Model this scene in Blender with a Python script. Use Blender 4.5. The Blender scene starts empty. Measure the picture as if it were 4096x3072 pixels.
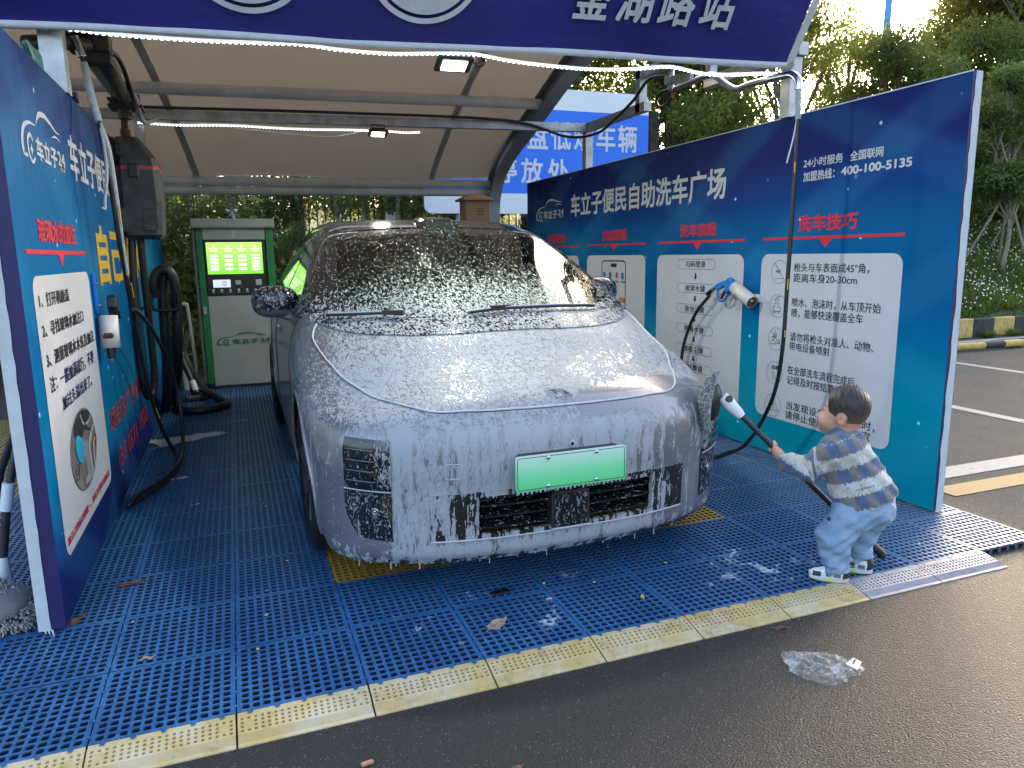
import bpy, bmesh, math, random
import numpy as np
from mathutils import Vector, Matrix
R = math.radians
random.seed(7)
scn = bpy.context.scene
# ---------------------------------------------------------------- camera
H = 1.367
def cam_basis(pitch=.1773, yaw=.3611, roll=-.0145):
    fw = Vector((math.sin(yaw)*math.cos(pitch), math.cos(yaw)*math.cos(pitch), -math.sin(pitch)))
    rt = Vector((math.cos(yaw), -math.sin(yaw), 0)); up = rt.cross(fw)
    c, s = math.cos(roll), math.sin(roll)
    return fw, rt*c + up*s, up*c - rt*s
fw, rt, up = cam_basis()
cd = bpy.data.cameras.new("camera"); cam = bpy.data.objects.new("camera", cd)
scn.collection.objects.link(cam)
cam.matrix_world = Matrix(((rt.x, up.x, -fw.x, 0), (rt.y, up.y, -fw.y, 0), (rt.z, up.z, -fw.z, H), (0, 0, 0, 1)))
cd.sensor_fit = 'HORIZONTAL'; cd.sensor_width = 36; cd.lens = 2898/4096*36
cd.clip_start = .05; cd.clip_end = 600
scn.camera = cam; scn.cycles.diffuse_bounces = 5; scn.cycles.max_bounces = 12
# ---------------------------------------------------------------- sky and sun (low, hazy, behind the trees)
SUN_EL, SUN_AZ = R(16), R(48)          # azimuth from +Y towards +X
w = bpy.data.worlds.new("World"); scn.world = w; w.use_nodes = True
nt = w.node_tree; bg = nt.nodes['Background']
sky = nt.nodes.new('ShaderNodeTexSky'); sky.sky_type = 'NISHITA'; sky.sun_disc = False
sky.sun_elevation = SUN_EL; sky.sun_rotation = SUN_AZ
sky.air_density = .8; sky.dust_density = 6.0; sky.ozone_density = .25; sky.altitude = 100
nt.links.new(sky.outputs[0], bg.inputs[0]); bg.inputs[1].default_value = .15
sd = bpy.data.lights.new("sun", 'SUN'); sun = bpy.data.objects.new("sun", sd); scn.collection.objects.link(sun)
sd.energy = 1.5; sd.angle = R(14); sd.color = (1, .9, .76)
sv = Vector((math.sin(SUN_AZ)*math.cos(SUN_EL), math.cos(SUN_AZ)*math.cos(SUN_EL), math.sin(SUN_EL)))
sun.rotation_euler = sv.to_track_quat('Z', 'Y').to_euler()
vs = scn.view_settings; vs.view_transform = 'Standard'; vs.look = 'None'; vs.gamma = 1; vs.use_curve_mapping = False
vs.exposure = 2.75
# ---------------------------------------------------------------- helpers
COL = scn.collection
def tag(o, label=None, cat=None, group=None, kind=None):
    if label: o['label'] = label
    if cat: o['category'] = cat
    if group: o['group'] = group
    if kind: o['kind'] = kind
    return o
def thing(name, label, cat, loc=(0, 0, 0), group=None):
    o = bpy.data.objects.new(name, None); COL.objects.link(o); o.location = loc
    o.empty_display_size = .1
    return tag(o, label, cat, group)
def dup(root, loc=None, rz=None, label=None):
    r = root.copy(); COL.objects.link(r)
    if loc is not None: r.location = loc
    if rz is not None: r.rotation_euler = (0, 0, rz)
    if label: r['label'] = label
    for c in root.children:
        k = c.copy(); COL.objects.link(k); k.parent = r
        for g in c.children:
            d = g.copy(); COL.objects.link(d); d.parent = k
    return r
class MB:
    """collects shapes in world space, then links them as ONE mesh object"""
    def __init__(s): s.v = []; s.f = []; s.m = []; s.sm = []
    def add(s, vs_, fs, mi=0, smooth=False):
        n = len(s.v); s.v += [tuple(p) for p in vs_]
        for f in fs: s.f.append(tuple(i+n for i in f)); s.m.append(mi); s.sm.append(smooth)
        return s
    def box(s, c, d, rot=None, mi=0, bev=0):
        x, y, z = d[0]/2, d[1]/2, d[2]/2
        if bev:
            b = min(bev, x*.9, y*.9, z*.9); P = []; 
            for sz in (-1, 1):
                for (sx, sy) in ((-1, -1), (1, -1), (1, 1), (-1, 1)):
                    P += [(sx*(x-b), sy*(y-b), sz*z), (sx*x, sy*(y-b), sz*(z-b)), (sx*(x-b), sy*y, sz*(z-b))]
            F = []
            I = lambda k, j, t: k*12+j*3+t
            F.append([I(0, j, 0) for j in (3, 2, 1, 0)]); F.append([I(1, j, 0) for j in range(4)])
            for j in range(4):
                n = (j+1) % 4
                t = 2 if j % 2 == 0 else 1
                F.append([I(0, j, t), I(0, n, t), I(1, n, t), I(1, j, t)])
                for k in (0, 1):
                    q = [I(k, j, 0), I(k, n, 0), I(k, n, t), I(k, j, t)]
                    F.append(q if k == 0 else q[::-1])
                    tr = [I(k, j, 0), I(k, j, 1), I(k, j, 2)]
                    F.append(tr)
                F.append([I(0, j, 1), I(0, j, 2), I(1, j, 2), I(1, j, 1)])
        else:
            P = [(sx*x, sy*y, sz*z) for sz in (-1, 1) for (sx, sy) in ((-1, -1), (1, -1), (1, 1), (-1, 1))]
            F = [(3, 2, 1, 0), (4, 5, 6, 7), (0, 1, 5, 4), (1, 2, 6, 5), (2, 3, 7, 6), (3, 0, 4, 7)]
        M = Matrix.Identity(3) if rot is None else (rot if isinstance(rot, Matrix) else Matrix.Rotation(rot, 3, 'Z'))
        c = Vector(c); return s.add([c + M @ Vector(p) for p in P], F, mi)
    def beam(s, a, b, wd, ht, mi=0, upv=(0, 0, 1)):
        a, b = Vector(a), Vector(b); d = (b-a); L = d.length; d.normalize()
        u = Vector(upv); x = d.cross(u)
        if x.length < 1e-4: x = d.cross(Vector((1, 0, 0)))
        x.normalize(); u = x.cross(d)
        M = Matrix((x, d, u)).transposed()
        return s.box((a+b)/2, (wd, L, ht), M, mi)
    def tube(s, pts, r, n=8, mi=0, cap=True, smooth=True):
        P = [Vector(p) for p in pts]; rr = r if hasattr(r, '__len__') else [r]*len(P)
        V = []; F = []; ref = None
        for i, p in enumerate(P):
            t = (P[min(i+1, len(P)-1)] - P[max(i-1, 0)]).normalized()
            if ref is None: ref = t.orthogonal().normalized()
            ref = (ref - t*ref.dot(t)); ref = ref.normalized() if ref.length > 1e-5 else t.orthogonal().normalized()
            bi = t.cross(ref)
            for k in range(n):
                a = 2*math.pi*k/n; V.append(p + (ref*math.cos(a) + bi*math.sin(a))*rr[i])
        for i in range(len(P)-1):
            for k in range(n):
                k2 = (k+1) % n; F.append((i*n+k, i*n+k2, (i+1)*n+k2, (i+1)*n+k))
        s.add(V, F, mi, smooth)
        if cap:
            s.add(V[:n], [tuple(range(n))[::-1]], mi); s.add(V[-n:], [tuple(range(n))], mi)
        return s
    def cyl(s, a, b, r, n=16, mi=0, r2=None): return s.tube([a, b], [r, r if r2 is None else r2], n, mi)
    def grid(s, P, mi=0, smooth=True, close=False, flip=False):
        P = np.asarray(P); nu, nv = P.shape[:2]; F = []
        for i in range(nu-1):
            for j in range(nv if close else nv-1):
                j2 = (j+1) % nv
                f = (i*nv+j, i*nv+j2, (i+1)*nv+j2, (i+1)*nv+j); F.append(f[::-1] if flip else f)
        return s.add(P.reshape(-1, 3).tolist(), F, mi, smooth)
    def ball(s, c, r, n=10, mi=0):
        c = np.array(c); rr = np.array(r if hasattr(r, '__len__') else (r, r, r))
        T = np.linspace(0, math.pi, n//2+2); A = np.linspace(0, 2*math.pi, n+1)[:-1]
        P = np.array([[(math.sin(t)*math.cos(a), math.sin(t)*math.sin(a), math.cos(t)) for a in A] for t in T])*rr + c
        return s.grid(P, mi, True, True)
    def prism(s, poly, fn, h0, h1, mi=0):
        """poly: 2D outline (ccw); fn(u,v,h)->3D"""
        n = len(poly); V = [fn(u, v, h0) for u, v in poly] + [fn(u, v, h1) for u, v in poly]
        F = [tuple(range(n))[::-1], tuple(range(n, 2*n))] + [(i, (i+1) % n, n+(i+1) % n, n+i) for i in range(n)]
        return s.add(V, F, mi)
    def build(s, name, mats, parent=None, loc=None):
        mats = mats if isinstance(mats, (list, tuple)) else [mats]
        me = bpy.data.meshes.new(name)
        off = Vector((0, 0, 0))
        if parent is not None:
            p = parent
            while p is not None: off = off + Vector(p.location); p = p.parent
        elif loc is not None: off = Vector(loc)
        A = np.array(s.v, dtype=float).reshape(-1, 3) - np.array(off)
        me.from_pydata(A.tolist(), [], s.f)
        for m_ in mats: me.materials.append(m_)
        me.polygons.foreach_set('material_index', s.m); me.polygons.foreach_set('use_smooth', s.sm)
        me.update()
        o = bpy.data.objects.new(name, me); COL.objects.link(o)
        if parent is not None: o.parent = parent
        elif loc is not None: o.location = loc
        return o
def spline(pts, n=8):
    """Catmull-Rom through points"""
    P = [np.array(p, float) for p in pts]; P = [2*P[0]-P[1]] + P + [2*P[-1]-P[-2]]; out = []
    for i in range(1, len(P)-2):
        for k in range(n):
            t = k/n
            out.append(.5*((2*P[i]) + (-P[i-1]+P[i+1])*t + (2*P[i-1]-5*P[i]+4*P[i+1]-P[i+2])*t*t + (-P[i-1]+3*P[i]-3*P[i+1]+P[i+2])*t**3))
    out.append(P[-2]); return [tuple(p) for p in out]
def rrect(x0, y0, x1, y1, r, n=6):
    out = []
    for cx_, cy_, a0 in ((x1-r, y1-r, 0), (x0+r, y1-r, 90), (x0+r, y0+r, 180), (x1-r, y0+r, 270)):
        for k in range(n+1):
            a = R(a0 + 90*k/n); out.append((cx_+r*math.cos(a), cy_+r*math.sin(a)))
    return out
_tc = {}
def text_geo(s, bold=0.0, shear=0):
    key = (s, bold, shear)
    if key in _tc: return _tc[key]
    cu = bpy.data.curves.new('t', 'FONT'); cu.body = s; cu.size = 1; cu.offset = bold; cu.resolution_u = 3; cu.shear = shear
    ob = bpy.data.objects.new('t', cu); COL.objects.link(ob)
    dg = bpy.context.evaluated_depsgraph_get(); me = ob.evaluated_get(dg).to_mesh()
    V = np.array([v.co[:2] for v in me.vertices]) if len(me.vertices) else np.zeros((0, 2))
    F = [tuple(p.vertices) for p in me.polygons]
    ob.evaluated_get(dg).to_mesh_clear(); bpy.data.objects.remove(ob); bpy.data.curves.remove(cu)
    _tc[key] = (V, F); return V, F
def put_text(mb, s, fn, u0, v0, u1, v1, bold=0.0, mi=0, keep=False):
    """lay a line of lettering into the box u0..u1, v0..v1; fn(u,v)->3D"""
    ex = max(0., bold-.003); V, F = text_geo(s, 0)
    if not len(V): return
    lo, hi = V.min(0), V.max(0); T = (V-lo)/(hi-lo)
    if keep:
        k = abs(v1-v0)/(hi[1]-lo[1]); wd = (hi[0]-lo[0])*k*(1 if u1 > u0 else -1); u1 = u0+wd
    if not ex: mb.add([fn(u0+(u1-u0)*a, v0+(v1-v0)*b) for a, b in T], F, mi); return
    o = Vector(fn(u0, v0)); n = (Vector(fn(u1, v0))-o).cross(Vector(fn(u0, v1))-o).normalized()
    if n.dot(Vector((1, -1, 1.3))-o) < 0: n = -n
    e = ex*1.15/(hi-lo)                     # heavy strokes: the same outline struck four times, a hair apart
    for k, (sx, sy) in enumerate(((-1, -1), (1, 1), (-1, 1), (1, -1))):
        mb.add([tuple(Vector(fn(u0+(u1-u0)*(a*(1-2*e[0])+e[0]*(1+sx)), v0+(v1-v0)*(b*(1-2*e[1])+e[1]*(1+sy))))+n*(.00035*k)) for a, b in T], F, mi)
# ---------------------------------------------------------------- implicit surfaces -> one continuous mesh
def surf_net(f, lo, hi, res, proj=2):
    lo = np.array(lo, float); hi = np.array(hi, float); n = np.ceil((hi-lo)/res).astype(int)+1
    B = 12; verts = {}; 
    val = np.full(n, 1.0)
    # sparse evaluation in blocks
    for i in range(0, n[0], B):
        for j in range(0, n[1], B):
            for k in range(0, n[2], B):
                a = np.array([i, j, k]); b = np.minimum(a+B, n); c = lo+(a+b-1)*res/2
                v0 = float(np.asarray(f(*[np.array([t]) for t in c]))[0])
                if abs(v0) > res*B*1.15+.01:
                    val[i:b[0], j:b[1], k:b[2]] = v0; continue
                X, Y, Z = np.meshgrid(*[lo[t]+np.arange(a[t], b[t])*res for t in range(3)], indexing='ij')
                val[i:b[0], j:b[1], k:b[2]] = f(X, Y, Z)
    ins = val < 0
    s = ins[:-1, :-1, :-1].astype(int)
    cor = [(0, 0, 0), (1, 0, 0), (0, 1, 0), (1, 1, 0), (0, 0, 1), (1, 0, 1), (0, 1, 1), (1, 1, 1)]
    sh = lambda A, d: A[d[0]:A.shape[0]-1+d[0], d[1]:A.shape[1]-1+d[1], d[2]:A.shape[2]-1+d[2]]
    cnt = sum(sh(ins, d).astype(int) for d in cor); act = (cnt > 0) & (cnt < 8)
    idx = -np.ones(act.shape, int); cells = np.argwhere(act); idx[act] = np.arange(len(cells))
    acc = np.zeros((len(cells), 3)); num = np.zeros(len(cells))
    cv = [sh(val, d)[act] for d in cor]
    for a in range(8):
        for b in range(a+1, 8):
            da, db = np.array(cor[a]), np.array(cor[b])
            if abs(da-db).sum() != 1: continue
            va, vb = cv[a], cv[b]; m = (va < 0) != (vb < 0); t = np.where(m, va/np.where(m, va-vb, 1), 0)
            acc[m] += (da+(db-da)*t[:, None])[m]; num[m] += 1
    P = lo+(cells+acc/num[:, None])*res
    Q = []
    for ax in range(3):
        o1, o2 = [t for t in range(3) if t != ax]
        sl = [slice(None)]*3; sl2 = [slice(None)]*3; sl[ax] = slice(0, -1); sl2[ax] = slice(1, None)
        A, Bm = ins[tuple(sl)], ins[tuple(sl2)]; E = np.argwhere(A != Bm)
        E = E[(E[:, o1] > 0) & (E[:, o2] > 0) & (E[:, o1] < act.shape[o1]) & (E[:, o2] < act.shape[o2])]
        if not len(E): continue
        fl = A[tuple(E.T)]
        def cell(d1, d2):
            c = E.copy(); c[:, o1] -= d1; c[:, o2] -= d2; return idx[tuple(c.T)]
        q = np.stack([cell(1, 1), cell(0, 1), cell(0, 0), cell(1, 0)], 1)
        flip = fl if ax != 1 else ~fl
        q[~flip] = q[~flip][:, ::-1]; Q.append(q)
    Q = np.concatenate(Q); Q = Q[(Q >= 0).all(1)]
    e = res*.25
    for _ in range(proj):
        x, y, z = P.T; v = f(x, y, z)
        g = np.stack([f(x+e, y, z)-f(x-e, y, z), f(x, y+e, z)-f(x, y-e, z), f(x, y, z+e)-f(x, y, z-e)], 1)/(2*e)
        P = P-np.clip((v/np.maximum((g**2).sum(1), .05)), -res, res)[:, None]*g
    return P, Q
def np_mesh(name, P, Q, mats, parent=None, smooth=True, mi=None):
    mb = MB(); mb.v = P.tolist(); mb.f = [tuple(int(i) for i in q) for q in Q]; mb.m = [0]*len(Q) if mi is None else [int(i) for i in mi]; mb.sm = [smooth]*len(Q)
    return mb.build(name, mats, parent)
# ---------------------------------------------------------------- materials
def lin(r, g, b):
    f = lambda c: (c/255/12.92) if c <= 10 else ((c/255+.055)/1.055)**2.4
    return (f(r), f(g), f(b))
class X:
    """small wrapper so that node maths reads like arithmetic"""
    def __init__(s, g, v): s.g = g; s.v = v
    def _op(s, op, *o, clamp=False):
        n = s.g.nt.nodes.new('ShaderNodeMath'); n.operation = op; n.use_clamp = clamp
        for i, a in enumerate((s,)+o):
            a = a.v if isinstance(a, X) else a
            if isinstance(a, (int, float)): n.inputs[i].default_value = a
            else: s.g.nt.links.new(a, n.inputs[i])
        return X(s.g, n.outputs[0])
    def __add__(s, o): return s._op('ADD', o)
    __radd__ = __add__
    def __sub__(s, o): return s._op('SUBTRACT', o)
    def __rsub__(s, o): return X(s.g, o)._op('SUBTRACT', s)
    def __mul__(s, o): return s._op('MULTIPLY', o)
    __rmul__ = __mul__
    def __truediv__(s, o): return s._op('DIVIDE', o)
    def __pow__(s, o): return s._op('POWER', o)
    def abs(s): return s._op('ABSOLUTE')
    def frac(s): return s._op('FRACT')
    def sin(s): return s._op('SINE')
    def floor(s): return s._op('FLOOR')
    def mod(s, o): return s._op('FLOORED_MODULO', o)
    def gt(s, o): return s._op('GREATER_THAN', o)
    def lt(s, o): return s._op('LESS_THAN', o)
    def mn(s, o): return s._op('MINIMUM', o)
    def mx(s, o): return s._op('MAXIMUM', o)
    def cl(s): return s._op('ADD', 0.0, clamp=True)
    def sm(s, a, b, c=0.0, d=1.0):
        n = s.g.nt.nodes.new('ShaderNodeMapRange'); n.interpolation_type = 'SMOOTHSTEP'
        if a > b: a, b, c, d = b, a, d, c
        s.g.nt.links.new(s.v, n.inputs[0])
        for i, q in enumerate((a, b, c, d)): n.inputs[i+1].default_value = q
        return X(s.g, n.outputs[0])
class G:
    def __init__(s, name, **kw):
        s.m = bpy.data.materials.new(name); s.m.use_nodes = True; s.nt = s.m.node_tree
        s.b = s.nt.nodes['Principled BSDF']; s.tc = s.nt.nodes.new('ShaderNodeTexCoord')
        for k, v in kw.items(): s.set(k, v)
    def set(s, k, v):
        k = dict(base='Base Color', rough='Roughness', metal='Metallic', spec='Specular IOR Level', coat='Coat Weight', coatr='Coat Roughness', emit='Emission Color', es='Emission Strength', trans='Transmission Weight', alpha='Alpha', sss='Subsurface Weight', sheen='Sheen Weight', ior='IOR').get(k, k)
        i = s.b.inputs[k]
        if isinstance(v, X): v = v.v
        if hasattr(v, 'is_output'): s.nt.links.new(v, i)
        elif isinstance(v, (tuple, list)) and len(v) == 3 and i.type == 'RGBA': i.default_value = (*v, 1)
        else: i.default_value = v
        return s
    def co(s, kind='Object'): return s.tc.outputs[kind]
    def xyz(s, vec=None):
        n = s.nt.nodes.new('ShaderNodeSeparateXYZ'); s.nt.links.new(vec or s.co(), n.inputs[0]); return [X(s, o) for o in n.outputs]
    def vec(s, x, y, z):
        n = s.nt.nodes.new('ShaderNodeCombineXYZ')
        for i, a in enumerate((x, y, z)):
            a = a.v if isinstance(a, X) else a
            if isinstance(a, (int, float)): n.inputs[i].default_value = a
            else: s.nt.links.new(a, n.inputs[i])
        return n.outputs[0]
    def noise(s, vec=None, scale=5, detail=3, rough=.5, dist=0, out=0):
        n = s.nt.nodes.new('ShaderNodeTexNoise'); s.nt.links.new(vec or s.co(), n.inputs['Vector'])
        n.inputs['Scale'].default_value = scale; n.inputs['Detail'].default_value = detail; n.inputs['Roughness'].default_value = rough; n.inputs['Distortion'].default_value = dist
        return X(s, n.outputs[out])
    def voro(s, vec=None, scale=5, feature='F1', rnd=1.0, out='Distance'):
        n = s.nt.nodes.new('ShaderNodeTexVoronoi'); n.feature = feature; s.nt.links.new(vec or s.co(), n.inputs['Vector'])
        n.inputs['Scale'].default_value = scale; n.inputs['Randomness'].default_value = rnd
        return X(s, n.outputs[out])
    def mix(s, f, a, b, blend='MIX'):
        n = s.nt.nodes.new('ShaderNodeMix'); n.data_type = 'RGBA'; n.blend_type = blend
        for i, v in ((0, f), (6, a), (7, b)):
            v = v.v if isinstance(v, X) else v
            if hasattr(v, 'is_output'): s.nt.links.new(v, n.inputs[i])
            elif i == 0: n.inputs[0].default_value = v
            else: n.inputs[i].default_value = (*v, 1)
        return n.outputs[2]
    def ramp(s, f, stops):
        n = s.nt.nodes.new('ShaderNodeValToRGB'); s.nt.links.new(f.v, n.inputs[0]); e = n.color_ramp.elements
        while len(e) < len(stops): e.new(.5)
        for q, (p, c) in zip(e, stops): q.position = p; q.color = (*c, 1)
        return n.outputs[0]
    def bump(s, h, dist=.01, strength=1.0):
        n = s.nt.nodes.new('ShaderNodeBump'); s.nt.links.new(h.v, n.inputs['Height']); n.inputs['Distance'].default_value = dist; n.inputs['Strength'].default_value = strength
        s.nt.links.new(n.outputs[0], s.b.inputs['Normal']); return s
def simple(name, c, rough=.5, metal=0, var=.12, scale=12, bump=0, bscale=80, **kw):
    """plain painted / plastic / metal surface, slightly worn"""
    g = G(name, rough=rough, metal=metal, **kw)
    n = g.noise(scale=scale, detail=5, rough=.6)
    k = n.sm(.3, .75)
    g.set('base', g.mix(k, tuple(q*(1-var) for q in c), tuple(min(1, q*(1+var)) for q in c)))
    g.set('rough', n*.25+(rough-.12))
    if bump: g.bump(g.noise(scale=bscale, detail=4), bump)
    return g.m
M = {}
M['steel'] = simple('galvanised_steel', (.42, .44, .45), .42, .75, .25, 9, .001, 60)
M['steel_dark'] = simple('grimy_steel', (.07, .065, .06), .55, .5, .4, 14, .001, 60)
M['stainless'] = simple('stainless_steel', (.55, .55, .56), .22, 1, .1, 20)
M['white_paint'] = simple('white_painted_steel', (.62, .63, .64), .45, 0, .1, 6)
M['arm_grey'] = simple('grey_painted_steel', (.24, .26, .29), .45, 0, .12, 5)
M['black_rubber'] = simple('black_rubber', (.018, .018, .019), .45, 0, .3, 20)
M['black_plastic'] = simple('black_plastic', (.022, .022, .024), .38, 0, .25, 12)
M['hose_grey'] = simple('grey_sleeve', (.33, .35, .37), .6, 0, .15, 25)
M['grey_plastic'] = simple('dirty_dark_grey_plastic', (.055, .056, .058), .55, 0, .45, 9, .002, 30)
M['red'] = simple('red_plastic', (.5, .05, .06), .4)
M['orange_band'] = simple('orange_band', (.6, .12, .03), .5)
M['blue_plastic'] = simple('blue_plastic', lin(35, 120, 195), .38, 0, .15)
M['pvc'] = simple('worn_white_pvc', (.62, .60, .55), .4, 0, .12, 9)
M['rust'] = simple('rust', (.10, .045, .02), .8, 0, .5, 40)
M['white'] = simple('white_plastic', (.72, .73, .74), .4, 0, .06)
M['white_print'] = simple('white_print', (.54, .55, .58), .55, 0, .04, 3)
M['red_print'] = simple('red_print', lin(205, 25, 50), .55, 0, .08, 3)
M['black_print'] = simple('black_print', (.02, .02, .025), .55, 0, .1, 3)
M['navy_print'] = simple('navy_print', lin(35, 30, 85), .55, 0, .1, 3)
M['brick_red'] = simple('sprayed_red_paint', lin(185, 45, 50), .6, 0, .3, 30)
M['yellow_paint'] = simple('sprayed_yellow_paint', lin(205, 165, 40), .6, 0, .25, 30)
M['card'] = simple('printed_light_card', (.54, .54, .57), .5, 0, .05, 2)
M['cloth_white'] = simple('white_canvas_hem', (.52, .55, .57), .75, 0, .08, 10, .001, 150)
M['green_paint'] = simple('green_painted_steel', lin(25, 120, 60), .4, 0, .12, 5)
M['cream'] = simple('cream_painted_steel', (.40, .40, .37), .5, 0, .08, 4)
M['grey_trim'] = simple('grey_trim', (.16, .155, .14), .5, 0, .15, 6)
M['bezel'] = simple('black_bezel', (.012, .012, .013), .25, 0, .2, 6)
M['brown_box'] = simple('tan_painted_box', (.36, .21, .10), .5, 0, .12, 5)
M['kerb_black'] = simple('black_kerb_paint', (.03, .031, .034), .7, 0, .6, 14, .004, 40)
M['kerb_yellow'] = simple('yellow_kerb_paint', (.52, .36, .10), .7, 0, .25, 14, .004, 40)
M['bark'] = simple('bark', (.13, .10, .07), .85, 0, .35, 20, .01, 30)
M['bark_pale'] = simple('pale_bark', (.26, .22, .16), .85, 0, .3, 20, .01, 30)
M['wood'] = simple('weathered_stake', (.22, .19, .14), .85, 0, .3, 20)
M['iron'] = simple('black_iron', (.012, .012, .013), .5, .3, .3, 20)
M['dead_leaf'] = simple('dead_leaf', (.13, .065, .035), .7, 0, .5, 60)
M['pale_leaf'] = simple('dry_pale_leaf', (.34, .25, .18), .8, 0, .3, 60)
M['paper'] = simple('paper_scrap', (.6, .6, .58), .7, 0, .1, 20)
M['yellow_petal'] = simple('yellow_petal', (.62, .45, .08), .6)
M['lamp_black'] = simple('lamp_housing', (.02, .02, .02), .4)
M['sign_blue'] = simple('sign_blue', lin(15, 105, 215), .45, 0, .08, 1)
def emis(name, c, s):
    g = G(name, base=(0, 0, 0), rough=.4, emit=c, es=s); return g.m
M['led'] = emis('led_light', (.86, .94, 1), 1.6)
M['lamp_glow'] = emis('lamp_glow', (.93, 1, .80), 4)
def asphalt():
    g = G('asphalt'); x, y, z = g.xyz()
    big = g.noise(scale=.55, detail=5, rough=.6); mid = g.noise(scale=2.3, detail=5, rough=.65)
    # wet area with its own ragged outline spreading from the mats
    edge = y + big*1.1 + mid*.55 + (x-1.4)*.20*(x.gt(1.4)) 
    wet = (edge.sm(1.95, 1.6) * -1 + 1) * (x.sm(3.9, 3.2))
    grit = g.voro(scale=150, feature='F1'); grit2 = g.noise(scale=120, detail=4, rough=.7)
    spk = g.voro(scale=150, out='Color'); sp = X(g, spk.v)
    k = g.xyz(spk.v)[0]
    sparkle = k.sm(.90, .95)*grit.sm(.42, .2)
    dry = g.mix(mid.sm(.3, .7), (.050, .049, .048), (.074, .071, .069))
    dry = g.mix(grit2.sm(.45, .7)*.6, dry, (.17, .168, .165)); dry = g.mix(grit.sm(.25, .45)*.5, dry, (.03, .03, .031))
    wetc = g.mix(grit2.sm(.5, .75)*.5, (.013, .013, .0135), (.034, .034, .035))
    c = g.mix(wet, dry, wetc); c = g.mix(sparkle*.4, c, (.5, .49, .48))
    g.set('base', c); g.set('rough', wet*-.33+.86+grit2*.1)
    g.bump(grit*-.8+grit2*.9+g.noise(scale=55, detail=3)*.35, .007, .9); return g.m
M['asphalt'] = asphalt()
def worn_line(name, c):
    g = G(name, rough=.75); n = g.noise(scale=24, detail=6, rough=.7); n2 = g.noise(scale=3, detail=3)
    g.set('base', g.mix((n+n2*.35).sm(.78, .88), c, (.10, .10, .10))); g.bump(g.noise(scale=200), .003); return g.m
M['line_white'] = worn_line('worn_white_line', (.31, .31, .30)); M['line_yellow'] = worn_line('worn_yellow_line', (.32, .22, .09))
def mat_plastic(name, c1, c2, foam=False):
    g = G(name); wv = g.nt.nodes.new('ShaderNodeNewGeometry'); p = wv.outputs['Position']; x, y, z = g.xyz(p)
    n = g.noise(p, 3.2, 5, .65); n2 = g.noise(p, 30, 3); n3 = g.noise(p, 1.3, 3)
    c = g.mix(n.sm(.3, .7), c1, c2); c = g.mix(n2.sm(.5, .75)*.35, c, tuple(min(1, q*1.5+.015) for q in c2))
    # dried suds left on the walking surface, and paler plastic towards the right side
    sud = (g.noise(p, 7, 6, .7, .6)*1.0+g.noise(p, 1.7, 2)*.45).sm(.83, .93)*(y.sm(2.75, 2.55)*y.sm(2.15, 2.35))*(x.sm(.3, .6))
    fade = x.sm(2.3, 3.3)*.32
    dirt = g.noise(p, 5, 5, .7).sm(.55, .8)*.5
    nz = g.xyz(wv.outputs['Normal'])[2]; wear_shade = nz.sm(.80, .95)*(g.noise(p, 60, 4, .6).sm(.25, .6)*.5+.5); c = g.mix(wear_shade, g.mix(1, c, tuple(q*.32 for q in c1), 'MIX'), c)  # hole walls painted darker as shade; scuffed rib tops keep the full colour
    c = g.mix(fade, c, tuple(q*.4+.22 for q in c2)); c = g.mix(dirt, c, tuple(q*.55 for q in c1)); c = g.mix(sud*.75, c, (.6, .66, .74))
    g.set('base', c); g.set('rough', n2*.3+.22); g.set('spec', .28); return g.m
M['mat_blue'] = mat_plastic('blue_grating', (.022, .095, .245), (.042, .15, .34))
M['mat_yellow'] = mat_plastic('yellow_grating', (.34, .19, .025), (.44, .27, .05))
def ramp_plastic(name, c1, c2, c3):
    g = G(name, rough=.55); wv = g.nt.nodes.new('ShaderNodeNewGeometry'); p = wv.outputs['Position']
    n = g.noise(p, 4, 5, .7); n2 = g.noise(p, 26, 5, .7); n3 = g.noise(p, 2.1, 3)
    c = g.mix(n.sm(.35, .65), c1, c2); c = g.mix((n2*.7+n3*.5).sm(.58, .78)*.5, c, c3); g.set('base', c); g.set('rough', n2*.4+.35); return g.m
M['ramp_cream'] = ramp_plastic('cream_ramp', (.50, .37, .14), (.56, .48, .32), (.24, .15, .05))
M['ramp_grey'] = ramp_plastic('grey_ramp', (.27, .26, .28), (.34, .33, .36), (.15, .13, .12))
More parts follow.
